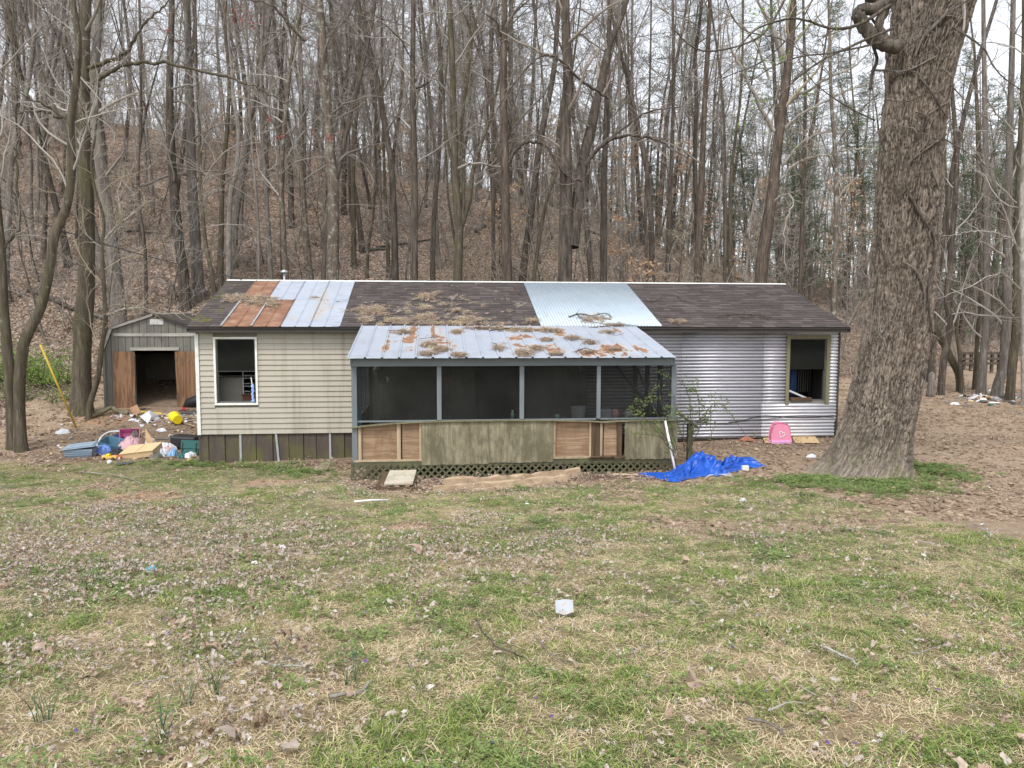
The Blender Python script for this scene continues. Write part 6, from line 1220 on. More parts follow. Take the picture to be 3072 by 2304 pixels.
scraps('rubbish_heap', 'low heap of white and dark rubbish at the edge of the far wood', 150, lambda r: (r.uniform(2900, 3072)+r.normal()*15, 1192+r.normal()*9), MX+['black_case', 'green_bag'], .08, .35, 5)
scraps('lawn_scraps', 'few small white paper scraps lying on the lawn and yard', 34, lambda r: (r.uniform(100, 3050), r.uniform(1340, 1700)), ['bag_white', 'whitetrim'], .02, .06, 6)
scraps('rag_scraps', 'small coloured clothing scraps filling gaps in the junk pile', 60, lambda r: (r.uniform(290, 590), 1366+r.normal()*6), ['pink_cloth', 'light_blue', 'navy_cloth', 'bag_white', 'black_cloth', 'toy_orange', 'hot_pink'], .05, .14, 7)
for i_, (px, py, s, lb_) in enumerate(((45, 1275, .2, 'white crumpled sheet of paper in the mud below the yellow pole'), (190, 1300, .18, 'white plastic wrapper in the mud near the junk pile'), (485, 1293, .12, 'white crumpled wrapper on the mud above the drawer unit'), (2865, 1214, .17, 'white plastic bag on the bare yard before the rubbish heap'), (2435, 1372, .12, 'white paper scrap on bare soil beside the great roots'), (2230, 1504, .055, 'crumpled white wrapper on the lawn below the blue tarp'), (830, 1376, .14, 'white torn paper strip on the ground by the skirting'))):
    cloth('white_wrapper', lb_, 'wrapper', px, py, s/pxm(G(px, py)), s*.6, s*.5, 'bag_white', 40+i_, folds=.6)
# yellow pole, overhead cable, green shrub
a, b = at(121, 1034, 21.3), G(233, 1284); m = MB(); m.tube([b-Vector((0, 0, .1)), a], .028, 8, True); tag(m.build('yellow_pole', M['yellow_pole'], None, True, loc=b), 'thin yellow guy-wire guard slanting up from the mud', 'pole')
pts = [at(-160, 560, 21.5), at(0, 622, 21.8), at(229, 706, 22.1), at(440, 768, 22.3), at(600, 808, 22.0), Vector((-4.9, 20.5, 4.15))]
wire('overhead_cable', pts, .014, 'cable', None, 5, loc=pts[0]); tag(bpy.data.objects['overhead_cable'], 'black overhead cable sagging through the trees to the roof ridge', 'cable')
def shrub(name, label, px, py, n, rx, rz_, mat, stem, lsz, seed, group=None, cat='shrub', base=None, spread=.5, Hh=1.2, dens=26):
    rg = np.random.RandomState(seed); p = base or G(px, py); t = thing(name, label, cat, p, group); m = MB(); V = []
    for k in range(n):
        a = rg.rand()*6.28; d = (math.cos(a)*spread, math.sin(a)*spread, 1); L = Hh*rg.uniform(.6, 1.2); Q = wander(rg, np.array(p)+(rg.normal()*rx*.4, rg.normal()*rx*.4, -.05), d, L, 7, .8, -.3, .14); m.tube(Q, np.linspace(.012, .004, 8), 4)
        for c in range(dens):
            tt = rg.uniform(.2, 1)*7; j = min(int(tt), 6); q = Q[j]+(Q[j+1]-Q[j])*(tt-j)+rg.normal(size=3)*lsz*2.2
            for w in range(3): d = rg.normal(size=3); d[2] = d[2]*.5+.2; d /= np.linalg.norm(d); s = np.cross(d, rg.normal(size=3)); s /= np.linalg.norm(s); V += [q, q+d*lsz*.55+s*lsz*.38, q+d*lsz*1.1, q+d*lsz*.55-s*lsz*.38]
    m.build('stems', M[stem], t, True); V = np.array(V)-np.array(p); o = obj('foliage', mesh_np('foliage', V, np.arange(len(V)).reshape(-1, 4), None, M[mat], False), t); return t
for i_, (px, py, hh, n_, mt) in enumerate(((30, 1150, 1.5, 30, 'bush'), (110, 1160, 1.2, 26, 'bush'), (185, 1165, 1.0, 18, 'bush'), (-30, 1170, 1.6, 24, 'bush'), (205, 1200, .6, 12, 'rose'), (60, 1205, .8, 12, 'rose'))):
    shrub('green_shrub', ['bright green leafy shrub behind the mossy twin stems', 'bright green shrub spreading behind the yellow pole top', 'small bright green shrub next to the straight brown trunk', 'green shrub cut by the picture edge behind the thick mossy trunk', 'low sparse green sprigs at the foot of the straight brown trunk', 'low sparse green sprigs behind the curved trunk foot'][i_], px, py, n_, .8, .5, mt, 'bark_dark', .05, 60+i_, None, 'shrub', None, .7, hh*1.25, 34)
# rose bush at the porch corner
p = G(2100, 1388); base = Vector((4.95, 14.55, h1(4.95, 14.55))); t = thing('rose_bush', 'leggy green rose bush with arching canes at the porch corner', 'shrub', base); V = []; rg = np.random.RandomState(77)
t_ = lambda *p: [(1900+x*.235, 1070+y*.235) for x, y in p]
for pts, Y in ((t_((640, 1210), (660, 1100), (600, 950), (560, 800), (540, 640), (500, 450), (400, 250), (270, 190)), 14.3), (t_((650, 1220), (720, 1000), (730, 700), (700, 480), (620, 330), (520, 230)), 14.6), (t_((530, 1280), (450, 1100), (300, 900), (150, 800), (0, 740)), 14.05), (t_((520, 1270), (400, 1080), (250, 1000), (0, 980)), 14.0), (t_((700, 1200), (850, 900), (840, 700), (840, 560), (780, 420), (650, 430)), 14.7),
              (t_((700, 1210), (780, 900), (950, 680), (1080, 590), (1200, 670), (1300, 820), (1400, 950), (1480, 1080)), 14.75), (t_((860, 1170), (990, 1060), (990, 900), (980, 700), (1000, 600)), 14.9), (t_((540, 1200), (430, 950), (330, 780), (220, 560), (200, 380)), 14.2), (t_((560, 1200), (480, 900), (400, 700), (350, 560), (330, 300)), 14.25), (t_((540, 1230), (300, 960), (120, 760), (40, 620), (10, 540)), 14.15), (t_((650, 1150), (640, 900), (720, 750), (870, 700), (900, 640)), 14.8), (t_((740, 1000), (900, 850), (960, 760)), 14.8)):
    Q = [at(px, py, Y) for px, py in pts]; S_, R_ = spline(Q, np.linspace(.009, .003, len(Q)), 6); S_[1:] += rg.normal(size=(len(S_)-1, 3))*.006; m = MB(); m.tube(S_, R_, 5, True); m.build('cane', M['bark_moss'], t, True)
    for k in range(10):
        tt = rg.uniform(.25, 1)*(len(S_)-1); j = min(int(tt), len(S_)-2); c0 = S_[j]; Q2 = wander(rg, c0, rg.normal(size=3)+np.array((0, 0, .4)), rg.uniform(.08, .3), 3, .3, .1, .2); mm_ = MB(); m2 = Q2
        for c in range(9):
            q = Q2[rg.randint(1, 4)]+rg.normal(size=3)*.03
            for w in range(3): d = rg.normal(size=3); d[2] *= .5; d /= np.linalg.norm(d); s = np.cross(d, rg.normal(size=3)); s /= np.linalg.norm(s); L = rg.uniform(.018, .034); V += [q, q+d*L*.55+s*L*.4, q+d*L*1.1, q+d*L*.55-s*L*.4]
V = np.array(V)-np.array(base); obj('foliage', mesh_np('foliage', V, np.arange(len(V)).reshape(-1, 4), None, M['rose'], False), t)
p = G(2070, 1372); p = Vector((5.27, 15.0, h1(5.27, 15.))); t = thing('stair_rail_post', 'old mossy wooden post with a slanted handrail beside the porch corner', 'post', p); a = at(2070, 1270, 15.); MB().box(a.x-.05, a.x+.05, 14.95, 15.05, p.z-.1, a.z).build('post', M['lattice'], t, bevel=.004); MB().bar(at(2035, 1240, 14.93), at(2093, 1282, 14.93), .04, .05).build('rail', M['lattice'], t)
a, b = at(1995, 1262, 14.25), at(2030, 1374, 13.95); b.z = h1(b.x, b.y)-.02; m = MB(); m.tube([b, a], .024, 10, True); tag(m.build('white_pipe', M['white'], None, True, loc=b), 'thin white plastic pipe leaning against the porch plywood', 'pipe')
# blue tarp
def tarp():
    nx_, ny_ = 150, 64; V = []; Q = []
    fr_ = [G(*q) for q in ((1903, 1429), (1950, 1436), (2000, 1446), (2038, 1449), (2070, 1438), (2110, 1432), (2180, 1428), (2215, 1414), (2260, 1406), (2306, 1404))]
    fx, fy = [q.x for q in fr_], [q.y for q in fr_]
    for j in range(ny_+1):
        for i in range(nx_+1):
            u, v = i/nx_, j/ny_; x = fx[0]+(fx[-1]-fx[0])*u; yf = np.interp(x, fx, fy)+.03*math.sin(u*31)+.02*math.sin(u*67)
            dep = np.interp(u, [0, .15, .35, .5, .62, .8, .93, 1], [.12, .5, .9, 1.1, .8, .75, .5, .1]); y = yf+dep*v
            pk = np.interp(u, [0, .10, .24, .36, .48, .56, .66, .80, .90, .97, 1], [.01, .03, .10, .20, .30, .21, .10, .15, .11, .07, .02]); ridge = math.exp(-((v-.6-.12*math.sin(u*9))/.27)**2)
            w_ = float(fbm(u*3, v*2, 15, 3))-.5; f = 1-abs(2*float(fbm(u*6+v*3.2+w_*3, v*2.2-u*2, 7, 2))-1)*2.2; f2_ = 1-abs(2*float(fbm(u*15-v*7+w_*5, v*6+u*4, 9, 2))-1)*2.
            z = pk*ridge*(.62+.5*max(f, -.3))+.075*max(f-.15, 0)*min(1, 5*u)*min(1, 8*(1-u))+.03*max(f2_, 0); e = min(v*12, 1)*min((1-v)*9, 1)*min(1, u*12)*min(1, (1-u)*14)
            V.append((x+.05*(f-.4)*e, y+.07*(f2_-.4)*e, h1(x, y)+max(.014, z*e+.016)))
    for j in range(ny_):
        for i in range(nx_): a = j*(nx_+1)+i; Q.append((a, a+1, a+nx_+2, a+nx_+1))
    o = MB().add(V, Q).build('tarp', M['tarp'], None, True, loc=(5.1, 14, .25)); s = o.modifiers.new('thick', 'SOLIDIFY'); s.thickness = .003
    tag(o, 'crumpled bright blue plastic tarp heaped on the ground by the porch corner', 'tarp')
tarp()
p = G(2238, 1416); tag(MB().box(p.x-.06, p.x+.07, p.y+.02, p.y+.1, p.z, p.z+.11).build('white_block', M['whitetrim'], None, bevel=.01, loc=p), 'white plastic end poking out under the blue tarp', 'plastic piece')
for k in range(5): a, b = G(2118+k*4, 1434-k*2)+Vector((0, 0, .02+k*.005)), G(2185+k*3, 1418+k*4)+Vector((0, 0, .03)); tag(MB().bar(a, b, .018, .006).build('pale_strip', M['bag_white'], None, loc=a), 'pale dry leaf strap in the bundle below the tarp edge', 'strap leaf', 'dry strap leaves by the tarp')
# pink pet carrier lid with the heart, on a flattened carton
p = G(2345, 1333); t = thing('pink_case', 'pink plastic case with a white heart standing against the corrugated wall', 'case', p)
z0 = p.z; yF = p.y
O = [(-.235, 0), (.235, 0), (.245, .10), (.225, .22), (.21, .33), (.17, .42), (.10, .455), (-.08, .47), (-.14, .45), (-.19, .36), (-.225, .2)]
MB().poly([(p.x+x, yF+.02+.10*z, z0+.012+z) for x, z in O], .20, (.15, 1, .0)).build('shell', M['pink_plastic'], t, bevel=.022)
MB().box(p.x-.235, p.x+.245, yF-.005, yF+.24, z0, z0+.075).build('base_band', M['lilac_plastic'], t, bevel=.012)
m = MB(); H_ = []
for k in range(41):
    a = k/40*2*math.pi; H_.append((p.x+.005+.0048*16*math.sin(a)**3*.85, yF+.018+.012, z0+.215+.0050*(13*math.cos(a)-5*math.cos(2*a)-2*math.cos(3*a)-math.cos(4*a))))
rotm = Matrix.Rotation(.5, 3, 'Y'); cc = Vector((p.x+.005, yF+.02, z0+.2)); H2 = [cc+rotm @ (Vector(h)-cc) for h in H_]; H2 = [Vector((h.x, yF+.013+.10*(h.z-z0), h.z)) for h in H2]; m.tube(H2, .0075, 5); m.build('heart', M['white'], t, True)
for k in range(4): MB().box(p.x+.225-.004*k, p.x+.26-.006*k, yF+.08, yF+.14, z0+.09+k*.085, z0+.13+k*.085).build('tooth', M['lilac_plastic'], t, bevel=.008)
MB().box(p.x+.05, p.x+.075, yF+.07, yF+.10, z0+.475, z0+.50).build('latch', M['hot_pink'], t)
for px0, px1, lb_ in ((2285, 2330, 'flat tan board lying on the soil behind the pink case'), (2375, 2460, 'flat tan cardboard lying on the soil next to the pink case')):
    a, b, c, d = G(px0+10, 1333), G(px1, 1334), G(px1-15, 1314), G(px0, 1313); tag(MB().poly([q+Vector((0, 0, .03)) for q in (a, b, c, d)], .012, (0, 0, 1)).build('tan_board', M['tan_board'], None, loc=a), lb_, 'board')
a = G(2240, 1325); tag(MB().poly([a+Vector((-.2, 0, .02)), a+Vector((.2, -.1, .02)), a+Vector((.05, .15, .1))], .02, (0, 0, 1)).build('brick_shard', M['terracotta'], None, loc=a), 'flat reddish shard lying on the soil by the corrugated wall', 'shard')
# in front of the porch
p = G(1195, 1462); t = thing('stained_slab', 'stained pale board propped on dark timber before the lattice', 'board', p); a, b, c, d = [G(1152, 1464)+Vector((0, 0, .07)), G(1238, 1462)+Vector((0, 0, .07)), G(1250, 1445)+Vector((0, 0, .22)), G(1170, 1446)+Vector((0, 0, .22))]
MB().poly([a, b, c, d], .03, (0, .25, -1)).build('slab', plain('stained_slab_paint', (.50, .46, .36), .8, var=.2, scale=5, dirt=(.24, .2, .12)), t); MB().poly([a+Vector((-.14, .02, -.03)), a+Vector((.02, .02, -.03)), d+Vector((.02, .02, -.03)), d+Vector((-.12, .02, -.03))], .02, (0, .25, -1)).build('side_board', M['rotten'], t)
MB().bar(G(1105, 1470)+Vector((0, 0, .03)), G(1275, 1473)+Vector((0, 0, .03)), .09, .05).build('timber', M['rotten'], t)
for (x0_, y0_), (x1_, y1_), w_, tt, lb_ in (((1330, 1466), (1740, 1430), .10, .13, 'long splintered beam lying before the porch, the upper of two'), ((1300, 1480), (1710, 1442), .11, .09, 'long rotten split plank lying before the porch, the lower of two'), ((1420, 1478), (1600, 1462), .06, .03, 'short brown splinter of plank on the grass before the beams'), ((1840, 1428), (1915, 1430), .04, .02, 'short dark stick by the blue tarp tip')):
    a, b = G(x0_, y0_)+Vector((0, 0, .05)), G(x1_, y1_)+Vector((0, 0, .06)); n_ = 16; rg = np.random.RandomState(int(x0_)); V = []; Q = []
    d = (b-a); side = Vector((-d.y, d.x, 0)).normalized()
    for k in range(n_+1):
        q = a+d*k/n_; q.z = h1(q.x, q.y)+.03; w2 = w_*(.35+.65*min(1, k/2, (n_-k)/1.5+.3))*rg.uniform(.8, 1.1)
        for sx, sz in ((-1, -.3), (-.6, 1), (.5, 1.1), (1, -.3)): r = q+side*(sx*w2/2)+Vector((0, 0, sz*tt*rg.uniform(.75, 1.1))); V.append(tuple(r))
    for k in range(n_):
        for j in range(4): a_, b2 = k*4+j, k*4+(j+1) % 4; Q.append((a_, b2, b2+4, a_+4))
    tag(MB().add(V, Q+[(0, 3, 2, 1), (n_*4, n_*4+1, n_*4+2, n_*4+3)]).build('split_beam', M['plank'], None, loc=a), lb_, 'plank')
a, b = G(1062, 1516)+Vector((0, 0, .05)), G(1164, 1510)+Vector((0, 0, .05)); m = MB(); m.tube([a, (a+b)/2+Vector((0, 0, .01)), b], .014, 6, True); tag(m.build('white_stick', M['white'], None, True, loc=a), 'thin white plastic stick lying on the lawn before the porch', 'stick')
p = G(975, 1412); tag(MB().poly([p+Vector((-.3, -.1, .02)), p+Vector((.06, -.14, .03)), p+Vector((.14, 0, .19)), p+Vector((-.02, .05, .16))], .05, (0, .9, -.3)).build('mossy_board', M['ply_green'], None, loc=p), 'tilted triangular mossy board on the ground by the skirting', 'board')
# napkin, glove, big leaves, cone, sticks on the lawn
p = G(1693, 1855); V = []; Q = []
for j in range(7):
    for i in range(9): u, v = i/8-.5, j/6-.5; V.append((p.x+u*.115+.01*v, p.y+v*.085, p.z+.07+v*.06+.005*math.sin(u*7+v*3)+.01*abs(u)))
for j in range(6):
    for i in range(8): a = j*9+i; Q.append((a, a+1, a+10, a+9))
b_ = NB('napkin_paper'); M['napkin'] = b_.fin(b_.mix(b_.ramp(b_.noise(26, det=3), [(.55, 0.), (.62, .8)]), (.40, .42, .45), (.42, .31, .23)), .8); tag(MB().add(V, Q).build('paper_napkin', M['napkin'], None, True, loc=p), 'white printed paper napkin lying in the lawn', 'napkin')
cloth('blue_glove', 'small crumpled teal-blue wrapper among the pale leaves of the lawn', 'wrapper', 455, 1715, 17, .05, .05, 'teal_lid', 71, folds=.4)
rg = np.random.RandomState(8)
for i_, (px, py, s, mt, lb_) in enumerate(((2082, 2068, .055, 'brownleaf', 'big upright brown oak leaf in the lawn nearest the tall grass clump'), (1262, 1665, .085, 'brownleaf', 'large curled rust-brown leaf in the middle of the lawn'), (640, 1960, .05, 'brownleaf', 'flat brown leaf in the dry grass'), (865, 1930, .045, 'brownleaf', 'small tan leaf beside a bent twig'), (740, 1625, .07, 'brownleaf', 'pale orange leaf on the leafy part of the lawn'), (2060, 1710, .06, 'brownleaf', 'tan leaf pair on the green lawn'), (1650, 1680, .05, 'brownleaf', 'tan leaf right of the rust-brown one'), (860, 2270, .06, 'deadleaf', 'curled grey leaf near the pine cone'), (700, 2230, .055, 'deadleaf', 'second curled grey leaf near the pine cone'), (1490, 2060, .05, 'deadleaf', 'grey leaf in the straw below the onion clump'), (2420, 2120, .05, 'brownleaf', 'brown leaf at the foot of the tall grass clump'), (120, 1960, .06, 'brownleaf', 'brown leaf in the dry grass near the edge'))):
    o = obj('oak_leaf', leafshape(rg, mt, s, True, 1, 0, .3), None, G(px, py)+Vector((0, 0, s*.6))); o.rotation_euler = ((1.1 if i_ < 2 else .5), .2, i_); tag(o, lb_.replace(' right of', ' beside'), 'leaf')
p = G(778, 2190); t = thing('pine_cone', 'small grey-brown pine cone lying in the dry grass', 'pine cone', p+Vector((0, 0, .03))); m = MB()
for k in range(60):
    tt = k/59; a = k*2.4; r = .026*math.sin(math.pi*(.12+.85*tt))+.004; c = Vector((p.x+math.cos(a)*r*.6, p.y-.03+tt*.085, p.z+.035+math.sin(a)*r*.6)); d = Vector((math.cos(a), .25, math.sin(a))); s = Vector((-math.sin(a), 0, math.cos(a))); m.add([tuple(c-s*.005), tuple(c+d*.016-s*.006), tuple(c+d*.016+s*.006), tuple(c+s*.005), tuple(c+d*.014+Vector((0, .006, 0)))], [(0, 1, 2, 3)], [(1, 4, 2), (0, 4, 1), (2, 4, 3)])
tag(m.build('scales', M['bits'], t), kind='stuff'); MB().tube([(p.x, p.y-.03, p.z+.035), (p.x, p.y+.055, p.z+.035)], [.012, .006], 8, True).build('core', M['rotten'], t)
for i_, (pts, r, mt, lb_) in enumerate(((((1430, 1880), (1480, 1950), (1560, 1990), (1635, 2045)), .006, 'bark_dark', 'long curved dark twig in the middle of the lawn'), (((815, 1932), (850, 1980), (925, 2018)), .005, 'bark_grey', 'thin bent grey twig in the lawn'), (((785, 2012), (850, 2018), (935, 2022)), .008, 'bark_pale', 'short pale stick in the lawn'), (((990, 2115), (1040, 2108), (1080, 2100), (1110, 2070)), .011, 'bark_pale', 'pale peeling stick with a leaf stuck to it'), (((2240, 2190), (2300, 2200), (2350, 2230)), .008, 'bark_grey', 'short grey stick below the tall grass clump'), (((2470, 1960), (2520, 1985), (2570, 2020)), .009, 'bark_pale', 'short pale stick beside a tuft'), (((1600, 1920), (1640, 1970), (1690, 2010)), .004, 'bark_grey', 'faint thin twig beside the napkin'), (((240, 1420), (340, 1430), (400, 1445), (440, 1470)), .010, 'bark_pale', 'long bent pale stick on the lawn below the junk pile'))):
    Q = [G(*q)+Vector((0, 0, .035)) for q in pts]; S_, R_ = spline(Q, np.linspace(r, r*.5, len(Q)), 6); S_[1:] += rg.normal(size=(len(S_)-1, 3))*.003; m = MB(); m.tube(S_, R_, 6, True); twigs(rg, m, S_, R_, 3, .1, 1, .002); tag(m.build('fallen_twig', M[mt], None, True, loc=Q[0]), lb_, 'twig')
# stump, logs, far fence
p = G(2790, 1190); t = thing('tree_stump', 'narrow grey tree stump standing at the edge of the bare yard', 'stump', p); S_ = [p-Vector((0, 0, .1)), p+Vector((0, 0, .15)), p+Vector((.02, 0, .5)), p+Vector((.03, 0, .88)), p+Vector((.06, 0, .98))]; m = MB(); m.tube(S_, [.17, .14, .12, .125, .03], 12, True); m.build('stump_wood', M['bark_grey'], t, True)
for i_, (a_, b_, r, lb_) in enumerate((((90, 878), (220, 935), .12, 'dark rotting log lying on the leafy slope above the shrubs'), ((235, 935), (400, 990), .09, 'thin fallen log on the slope behind the shed'), ((0, 700), (60, 690), .1, 'fallen log high on the slope by the edge'), ((1080, 758), (1160, 750), .08, 'fallen log on the slope above the roof'), ((1130, 745), (1300, 720), .06, 'long thin fallen pole on the slope above the roof'), ((1430, 700), (1500, 640), .16, 'dark curved broken log on the slope behind the knotted trunk'), ((2130, 815), (2230, 845), .1, 'dark fallen log beyond the shingled roof'), ((2960, 1188), (3040, 1192), .09, 'pale log lying on the rubbish heap'), ((330, 690), (500, 705), .07, 'fallen pole across the slope high behind the shed'), ((1750, 690), (1830, 720), .08, 'fallen log on the slope beyond the twin trunks'))):
    A_, B_ = G(*a_)+Vector((0, 0, r*.8)), G(*b_)+Vector((0, 0, r*.8)); mid = (A_+B_)/2; mid.z = h1(mid.x, mid.y)+r*1.3; S_, R_ = spline([A_, mid, B_], [r, r*.9, r*.6], 5); m = MB(); m.tube(S_, R_, 8, True); tag(m.build('fallen_log', M['bark_pale' if 'pale log' in lb_ else ['bark_dark', 'bark_grey'][i_ % 2]], None, True, loc=A_), lb_, 'log')
FY = 38.; f0, f1 = at(2893, 1062, FY), at(2998, 1058, FY); t = thing('rustic_fence', 'rustic dark pole fence standing among the far trees', 'fence', (f0.x, FY, h1(f0.x, FY)))
for k in range(6):
    x = f0.x+(f1.x-f0.x)*k/5; z = h1(x, FY+.1*k); zt = f0.z+.1; MB().box(x-.06, x+.06, FY-.06, FY+.06, min(z, zt-2)-.2, zt).build('post', M['bark_dark'], t)
for py in (1060, 1076, 1090):
    z = at(2940, py, FY).z; MB().bar((f0.x-.2, FY-.08, z), (f1.x+.2, FY-.08, z), .06, .12).build('rail', M['bark_dark'], t)
# leaf and twig litter on the two roofs
rg = np.random.RandomState(17); k5 = 1100/2212
def roofpt(px, py, main):
    d = ray(px, py)
    if main: s_ = SL; t = (CZ-EZ+s_*EY)/(s_*d.y-d.z)
    else: s_ = (PT[1]-PE[1])/(PT[0]-PE[0]); t = (CZ-PE[1]+s_*PE[0])/(s_*d.y-d.z)
    return Vector((d.x*t, d.y*t, CZ+d.z*t+.024)), math.atan(s_)
LP_ = []
for main, L in ((True, ((235, 172, 130, 38, 120), (190, 225, 45, 20, 30), (560, 80, 60, 25, 45), (625, 60, 15, 6, 8), (550, 152, 45, 16, 25), (730, 170, 40, 14, 20), (560, 212, 80, 26, 80), (390, 232, 100, 18, 70), (800, 225, 110, 24, 90), (1200, 230, 45, 12, 18), (1560, 220, 130, 34, 60), (1680, 262, 90, 16, 40), (700, 250, 500, 8, 60), (700, 130, 600, 110, 50), (2070, 235, 80, 15, 14))),
                (False, ((420, 300, 55, 14, 26), (570, 375, 48, 16, 44), (645, 405, 62, 24, 60), (565, 432, 48, 12, 36), (755, 438, 48, 12, 36), (740, 300, 40, 14, 20), (1000, 395, 40, 24, 18), (1150, 428, 60, 22, 60), (1225, 398, 52, 16, 40), (1280, 345, 40, 10, 20), (1345, 432, 45, 10, 20), (1440, 335, 50, 16, 26), (1550, 362, 36, 12, 26), (1520, 420, 60, 12, 20), (1100, 285, 140, 14, 50), (1300, 290, 100, 16, 50), (930, 275, 200, 10, 50), (1690, 405, 30, 8, 10), (1650, 300, 60, 12, 14)))):
    for cx, cy, rx, ry, n_ in L:
        for _ in range(int(n_*1.5)):
            u, v = rg.normal()*.42, rg.normal()*.42; p, a = roofpt(1000+(cx+u*rx)*k5, 850+(cy+v*ry)*k5, main)
            lo_ = EY if main else PE[0]; hi_ = RY-.1 if main else PT[0]
            if lo_ < p.y < hi_: LP_.append((p, a, math.exp(-(u*u+v*v)*2)))
for cx, cy, rx, ry, n_ in ((1240, 105, 90, 26, 90), (1400, 120, 110, 40, 130), (1480, 150, 50, 16, 30), (1750, 100, 25, 5, 4)):
    for _ in range(int(n_*1.3)):
        p, a = roofpt(150+(cx+rg.normal()*.42*rx)*.452, 850+(cy+rg.normal()*.42*ry)*.452, True)
        if EY < p.y < RY-.1: LP_.append((p, a, .7))
def needlem(rg, mt):
    V = []; T = []
    for k in range(46):
        c = np.array((rg.normal()*.05, rg.normal()*.05, abs(rg.normal())*.014)); a = rg.rand()*6.28; L = rg.uniform(.03, .11); d = np.array((math.cos(a), math.sin(a), rg.normal()*.2))*L; s = np.array((-math.sin(a), math.cos(a), 0))*rg.uniform(.0015, .008); b = len(V); V += [c-s, c+s, c+d]; T.append((b, b+1, b+2))
    return mesh_np('litter', np.array(V), None, T, M[mt], False)
n = len(LP_); scatter('roof_litter', 'clumps of brown needles and dead leaves caught on the roofs', 'leaf litter', [tuple(q[0]) for q in LP_], [(q[1]+rg.normal()*.1, rg.normal()*.1, rg.normal()*.5) for q in LP_], [(.6+.5*rg.rand())*(.7+.4*q[2]) for q in LP_], rg.randint(0, 5, n), [needlem(rg, 'brownleaf'), needlem(rg, 'brownleaf'), needlem(rg, 'rustneedle' if 'rustneedle' in M else 'straw'), leafshape(rg, 'brownleaf', .03, True, 3, .05), needlem(rg, 'deadleaf')])
for i_, (pts, main, r, lb_) in enumerate(((((1420, 215), (1480, 200), (1560, 205), (1640, 195), (1680, 215)), 1, .016, 'dark twisted branch lying on the blue roof patch'), (((1470, 190), (1500, 225), (1600, 250), (1720, 270)), 1, .014, 'second branch crossing the twisted one on the blue roof patch'), (((1540, 280), (1700, 270), (1830, 262)), 1, .013, 'straight branch lying along the eave below the blue roof patch'), (((740, 25), (760, 45), (775, 48)), 1, .008, 'tiny twig high on the middle shingles'), (((1115, 62), (1130, 85), (1150, 95)), 1, .010, 'short stick on the shingles beside the blue patch'), (((1890, 105), (1930, 118), (1980, 85)), 1, .010, 'curved twig on the dark shingles beyond the blue patch'), (((2070, 80), (2110, 110), (2190, 138)), 1, .009, 'long thin twig on the dark shingles'),
        (((950, 370), (985, 385), (975, 410), (1030, 400)), 0, .010, 'forked twig in the middle of the porch roof'), (((1460, 425), (1520, 410), (1590, 430)), 0, .010, 'dark stick near the front edge of the porch roof'), (((1400, 350), (1480, 355), (1550, 350)), 0, .010, 'stick beside a needle clump on the porch roof'), (((940, 298), (1030, 290), (1110, 282), (1200, 300)), 0, .011, 'long stick lying across the top of the porch roof'), (((1640, 310), (1700, 330), (1750, 315)), 0, .008, 'thin twig high on the porch roof'), (((330, 295), (400, 300), (440, 285)), 0, .008, 'thin twig near the end of the porch roof'), (((520, 345), (590, 345), (640, 330)), 0, .009, 'thin twig over the rusty patch of the porch roof'))):
    Q = [roofpt(1000+x*k5, 850+y*k5, main)[0]+Vector((0, 0, .015+.02*(j % 2))) for j, (x, y) in enumerate(pts)]; S_, R_ = spline(Q, np.linspace(r, r*.5, len(Q)), 6); m = MB(); m.tube(S_, R_, 6, True); twigs(rg, m, S_, R_, 6, .22, 1, .003, lift=.3); tag(m.build('roof_branch', M[['bark_dark', 'bark_grey'][i_ % 2]], None, True, loc=Q[0]), lb_, 'branch')
for pts, lb_ in ((((480, 195), (600, 185), (700, 190), (850, 215)), 'long dark branch lying low on the shingles near the house end'), (((560, 205), (660, 200), (760, 205)), 'second shorter branch beside the long one near the house end')):
    Q = [roofpt(1900+x*.53, 850+y*.53, True)[0]+Vector((0, 0, .02)) for x, y in pts]; S_, R_ = spline(Q, np.linspace(.014, .007, len(Q)), 6); m = MB(); m.tube(S_, R_, 6, True); twigs(rg, m, S_, R_, 9, .3, 2, .003, lift=.1); tag(m.build('roof_branch', M['bark_dark'], None, True, loc=Q[0]), lb_, 'branch')
# things behind the porch screens
def pot(name, label, cat, p, r0, r1, h_, mat): return bucket(name, label, cat, Vector(p), r0, r1, h_, (0, 0, 1), mat)
a = at(1735, 1250, 15.2); pot('white_bucket', 'white plastic bucket on a stand behind the porch screen', 'bucket', (a.x, 15.2, a.z-.1), .13, .155, .32, 'bag_white'); tag(MB().box(a.x-.25, a.x+.3, 15.0, 15.5, .5, a.z-.105).build('porch_table', M['rotten'], None, loc=a), 'low dark table carrying the bucket inside the porch', 'table')
a = at(1334, 1135, 15.5); t = pot('hanging_pot', 'terracotta red hanging pot inside the second porch screen', 'plant pot', (a.x, 15.5, a.z-.08), .10, .14, .16, 'terracotta')
for s_ in (-1, 1): MB().tube([(a.x+s_*.13, 15.5, a.z+.08), (a.x, 15.5, a.z+.45)], .005, 4, True).build('hanger', M['iron'], t)
a = at(1538, 1258, PY+.09); m = MB(); m.tube([(a.x, PY+.12, 1.22), (a.x, PY+.12, 1.225), (a.x, PY+.12, 1.33), (a.x, PY+.12, 1.36), (a.x, PY+.12, 1.37)], [.005, .035, .035, .02, .018], 12, True); o = m.build('spray_can', M['green_bottle'], None, True, loc=a); tag(o, 'small pale green bottle on the porch sill beside the middle post', 'bottle'); MB().tube([(a.x, PY+.12, 1.371), (a.x, PY+.12, 1.40)], .018, 10, True).build('cap', M['white'], o, True)
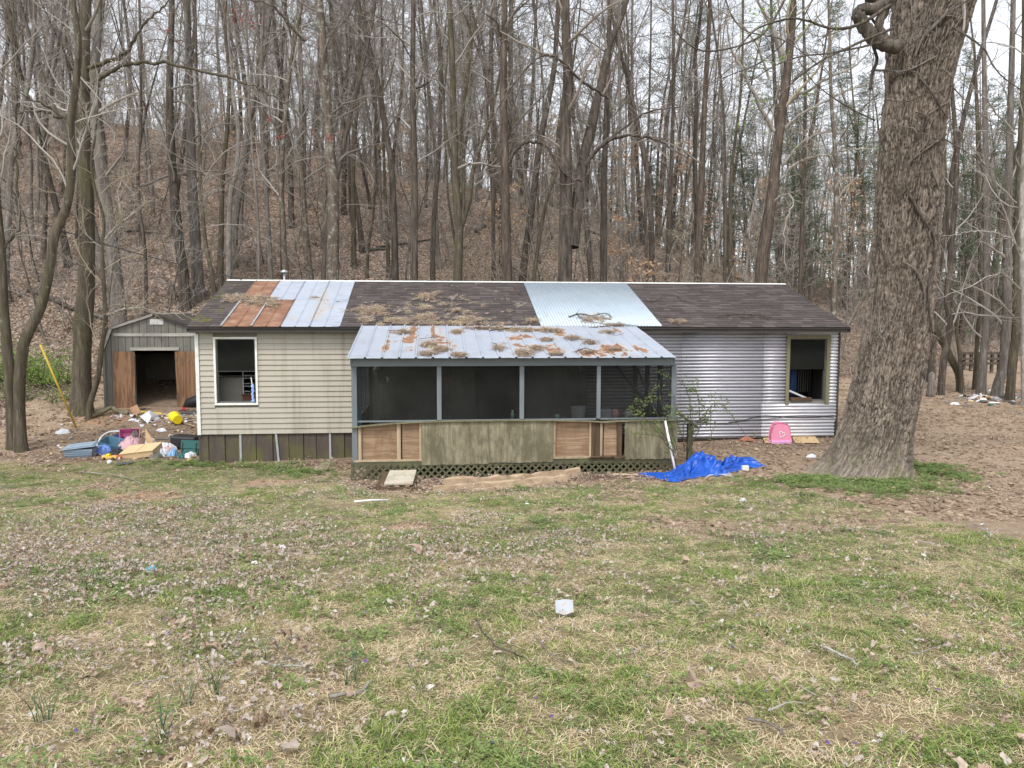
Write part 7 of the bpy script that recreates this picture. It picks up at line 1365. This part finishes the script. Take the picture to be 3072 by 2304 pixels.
a = at(1672, 1250, PY+.1); m = MB(); m.tube([(a.x, PY+.12, 1.22), (a.x, PY+.12, 1.225), (a.x, PY+.12, 1.30), (a.x, PY+.12, 1.31)], [.005, .04, .045, .03], 12, True); tag(m.build('glass_jar', M['green_bottle'], None, True, loc=a), 'small squat jar on the porch sill before the white bucket', 'jar')
for i_, (px, w_, hh, mt, lb_) in enumerate(((1845, .14, .18, 'mauve_cloth', 'dusty pink ceramic piece on the sill of the last porch screen'), (1830, .26, .16, 'bag_white', 'pale box on the sill of the last porch screen'), (1888, .2, .13, 'wire_grey', 'grey bowl on the sill of the last porch screen'), (1863, .1, .12, 'terracotta', 'small terracotta pot on the sill of the last porch screen'), (1148, .14, .08, 'sash', 'round dark dish on the sill of the first porch screen'))):
    a = at(px, 1250, 14.75); m = MB(); m.tube([(a.x, 14.72+.06*i_, 1.16), (a.x, 14.72+.06*i_, 1.165), (a.x, 14.72+.06*i_, 1.2+hh*.5), (a.x, 14.72+.06*i_, 1.2+hh)], [.005, w_*.35, w_*.5, w_*.42], 12, True) if i_ != 1 else m.box(a.x-.2, a.x+.06, 14.9, 15.1, .9, 1.2+hh); tag(m.build('sill_pot', M[mt], None, i_ != 1, loc=a), lb_, 'pot')
tag(MB().box(3.2, 4.5, 14.55, 15.2, 1.13, 1.16).build('sill_shelf', M['rotten'], None, loc=(3.8, 14.8, 1.1)), 'dark plank shelf inside the last porch screen holding pots', 'shelf')
a = at(1131, 1103, 17.2); m = MB(); m.tube([(a.x, 17.2, a.z-.05), (a.x, 17.26, a.z)], [.08, .06], 14, True); tag(m.build('wall_clock', M['bag_white'], None, True, loc=a), 'round pale fixture on the wall behind the first porch screen', 'wall fixture')
a = at(1163, 1138, 17.2); tag(MB().tube([(a.x, 17.22, a.z-.06), (a.x+.01, 17.2, a.z), (a.x-.02, 17.2, a.z+.06)], [.03, .035, .015], 8, True).build('wall_ornament', M['white'], None, True, loc=a), 'small white ornament hanging behind the first porch screen', 'ornament')
a = at(1738, 1105, 15.); tag(MB().tube([(a.x, 15., a.z+.05), (a.x+.03, 15., a.z), (a.x, 15., a.z-.05)], .012, 6, True).build('hanging_hook', M['bag_white'], None, True, loc=a), 'small pale hook hanging behind the third porch screen', 'hook')
a = at(1078, 1220, 14.9); tag(MB().box(a.x-.03, a.x+.04, 14.85, 14.95, .6, 1.45).build('blue_bottle_stand', M['tote_teal'], None, loc=a), 'dark teal upright object in the first porch corner', 'broom')
print('things', len([o for o in bpy.data.objects if o.parent is None]))
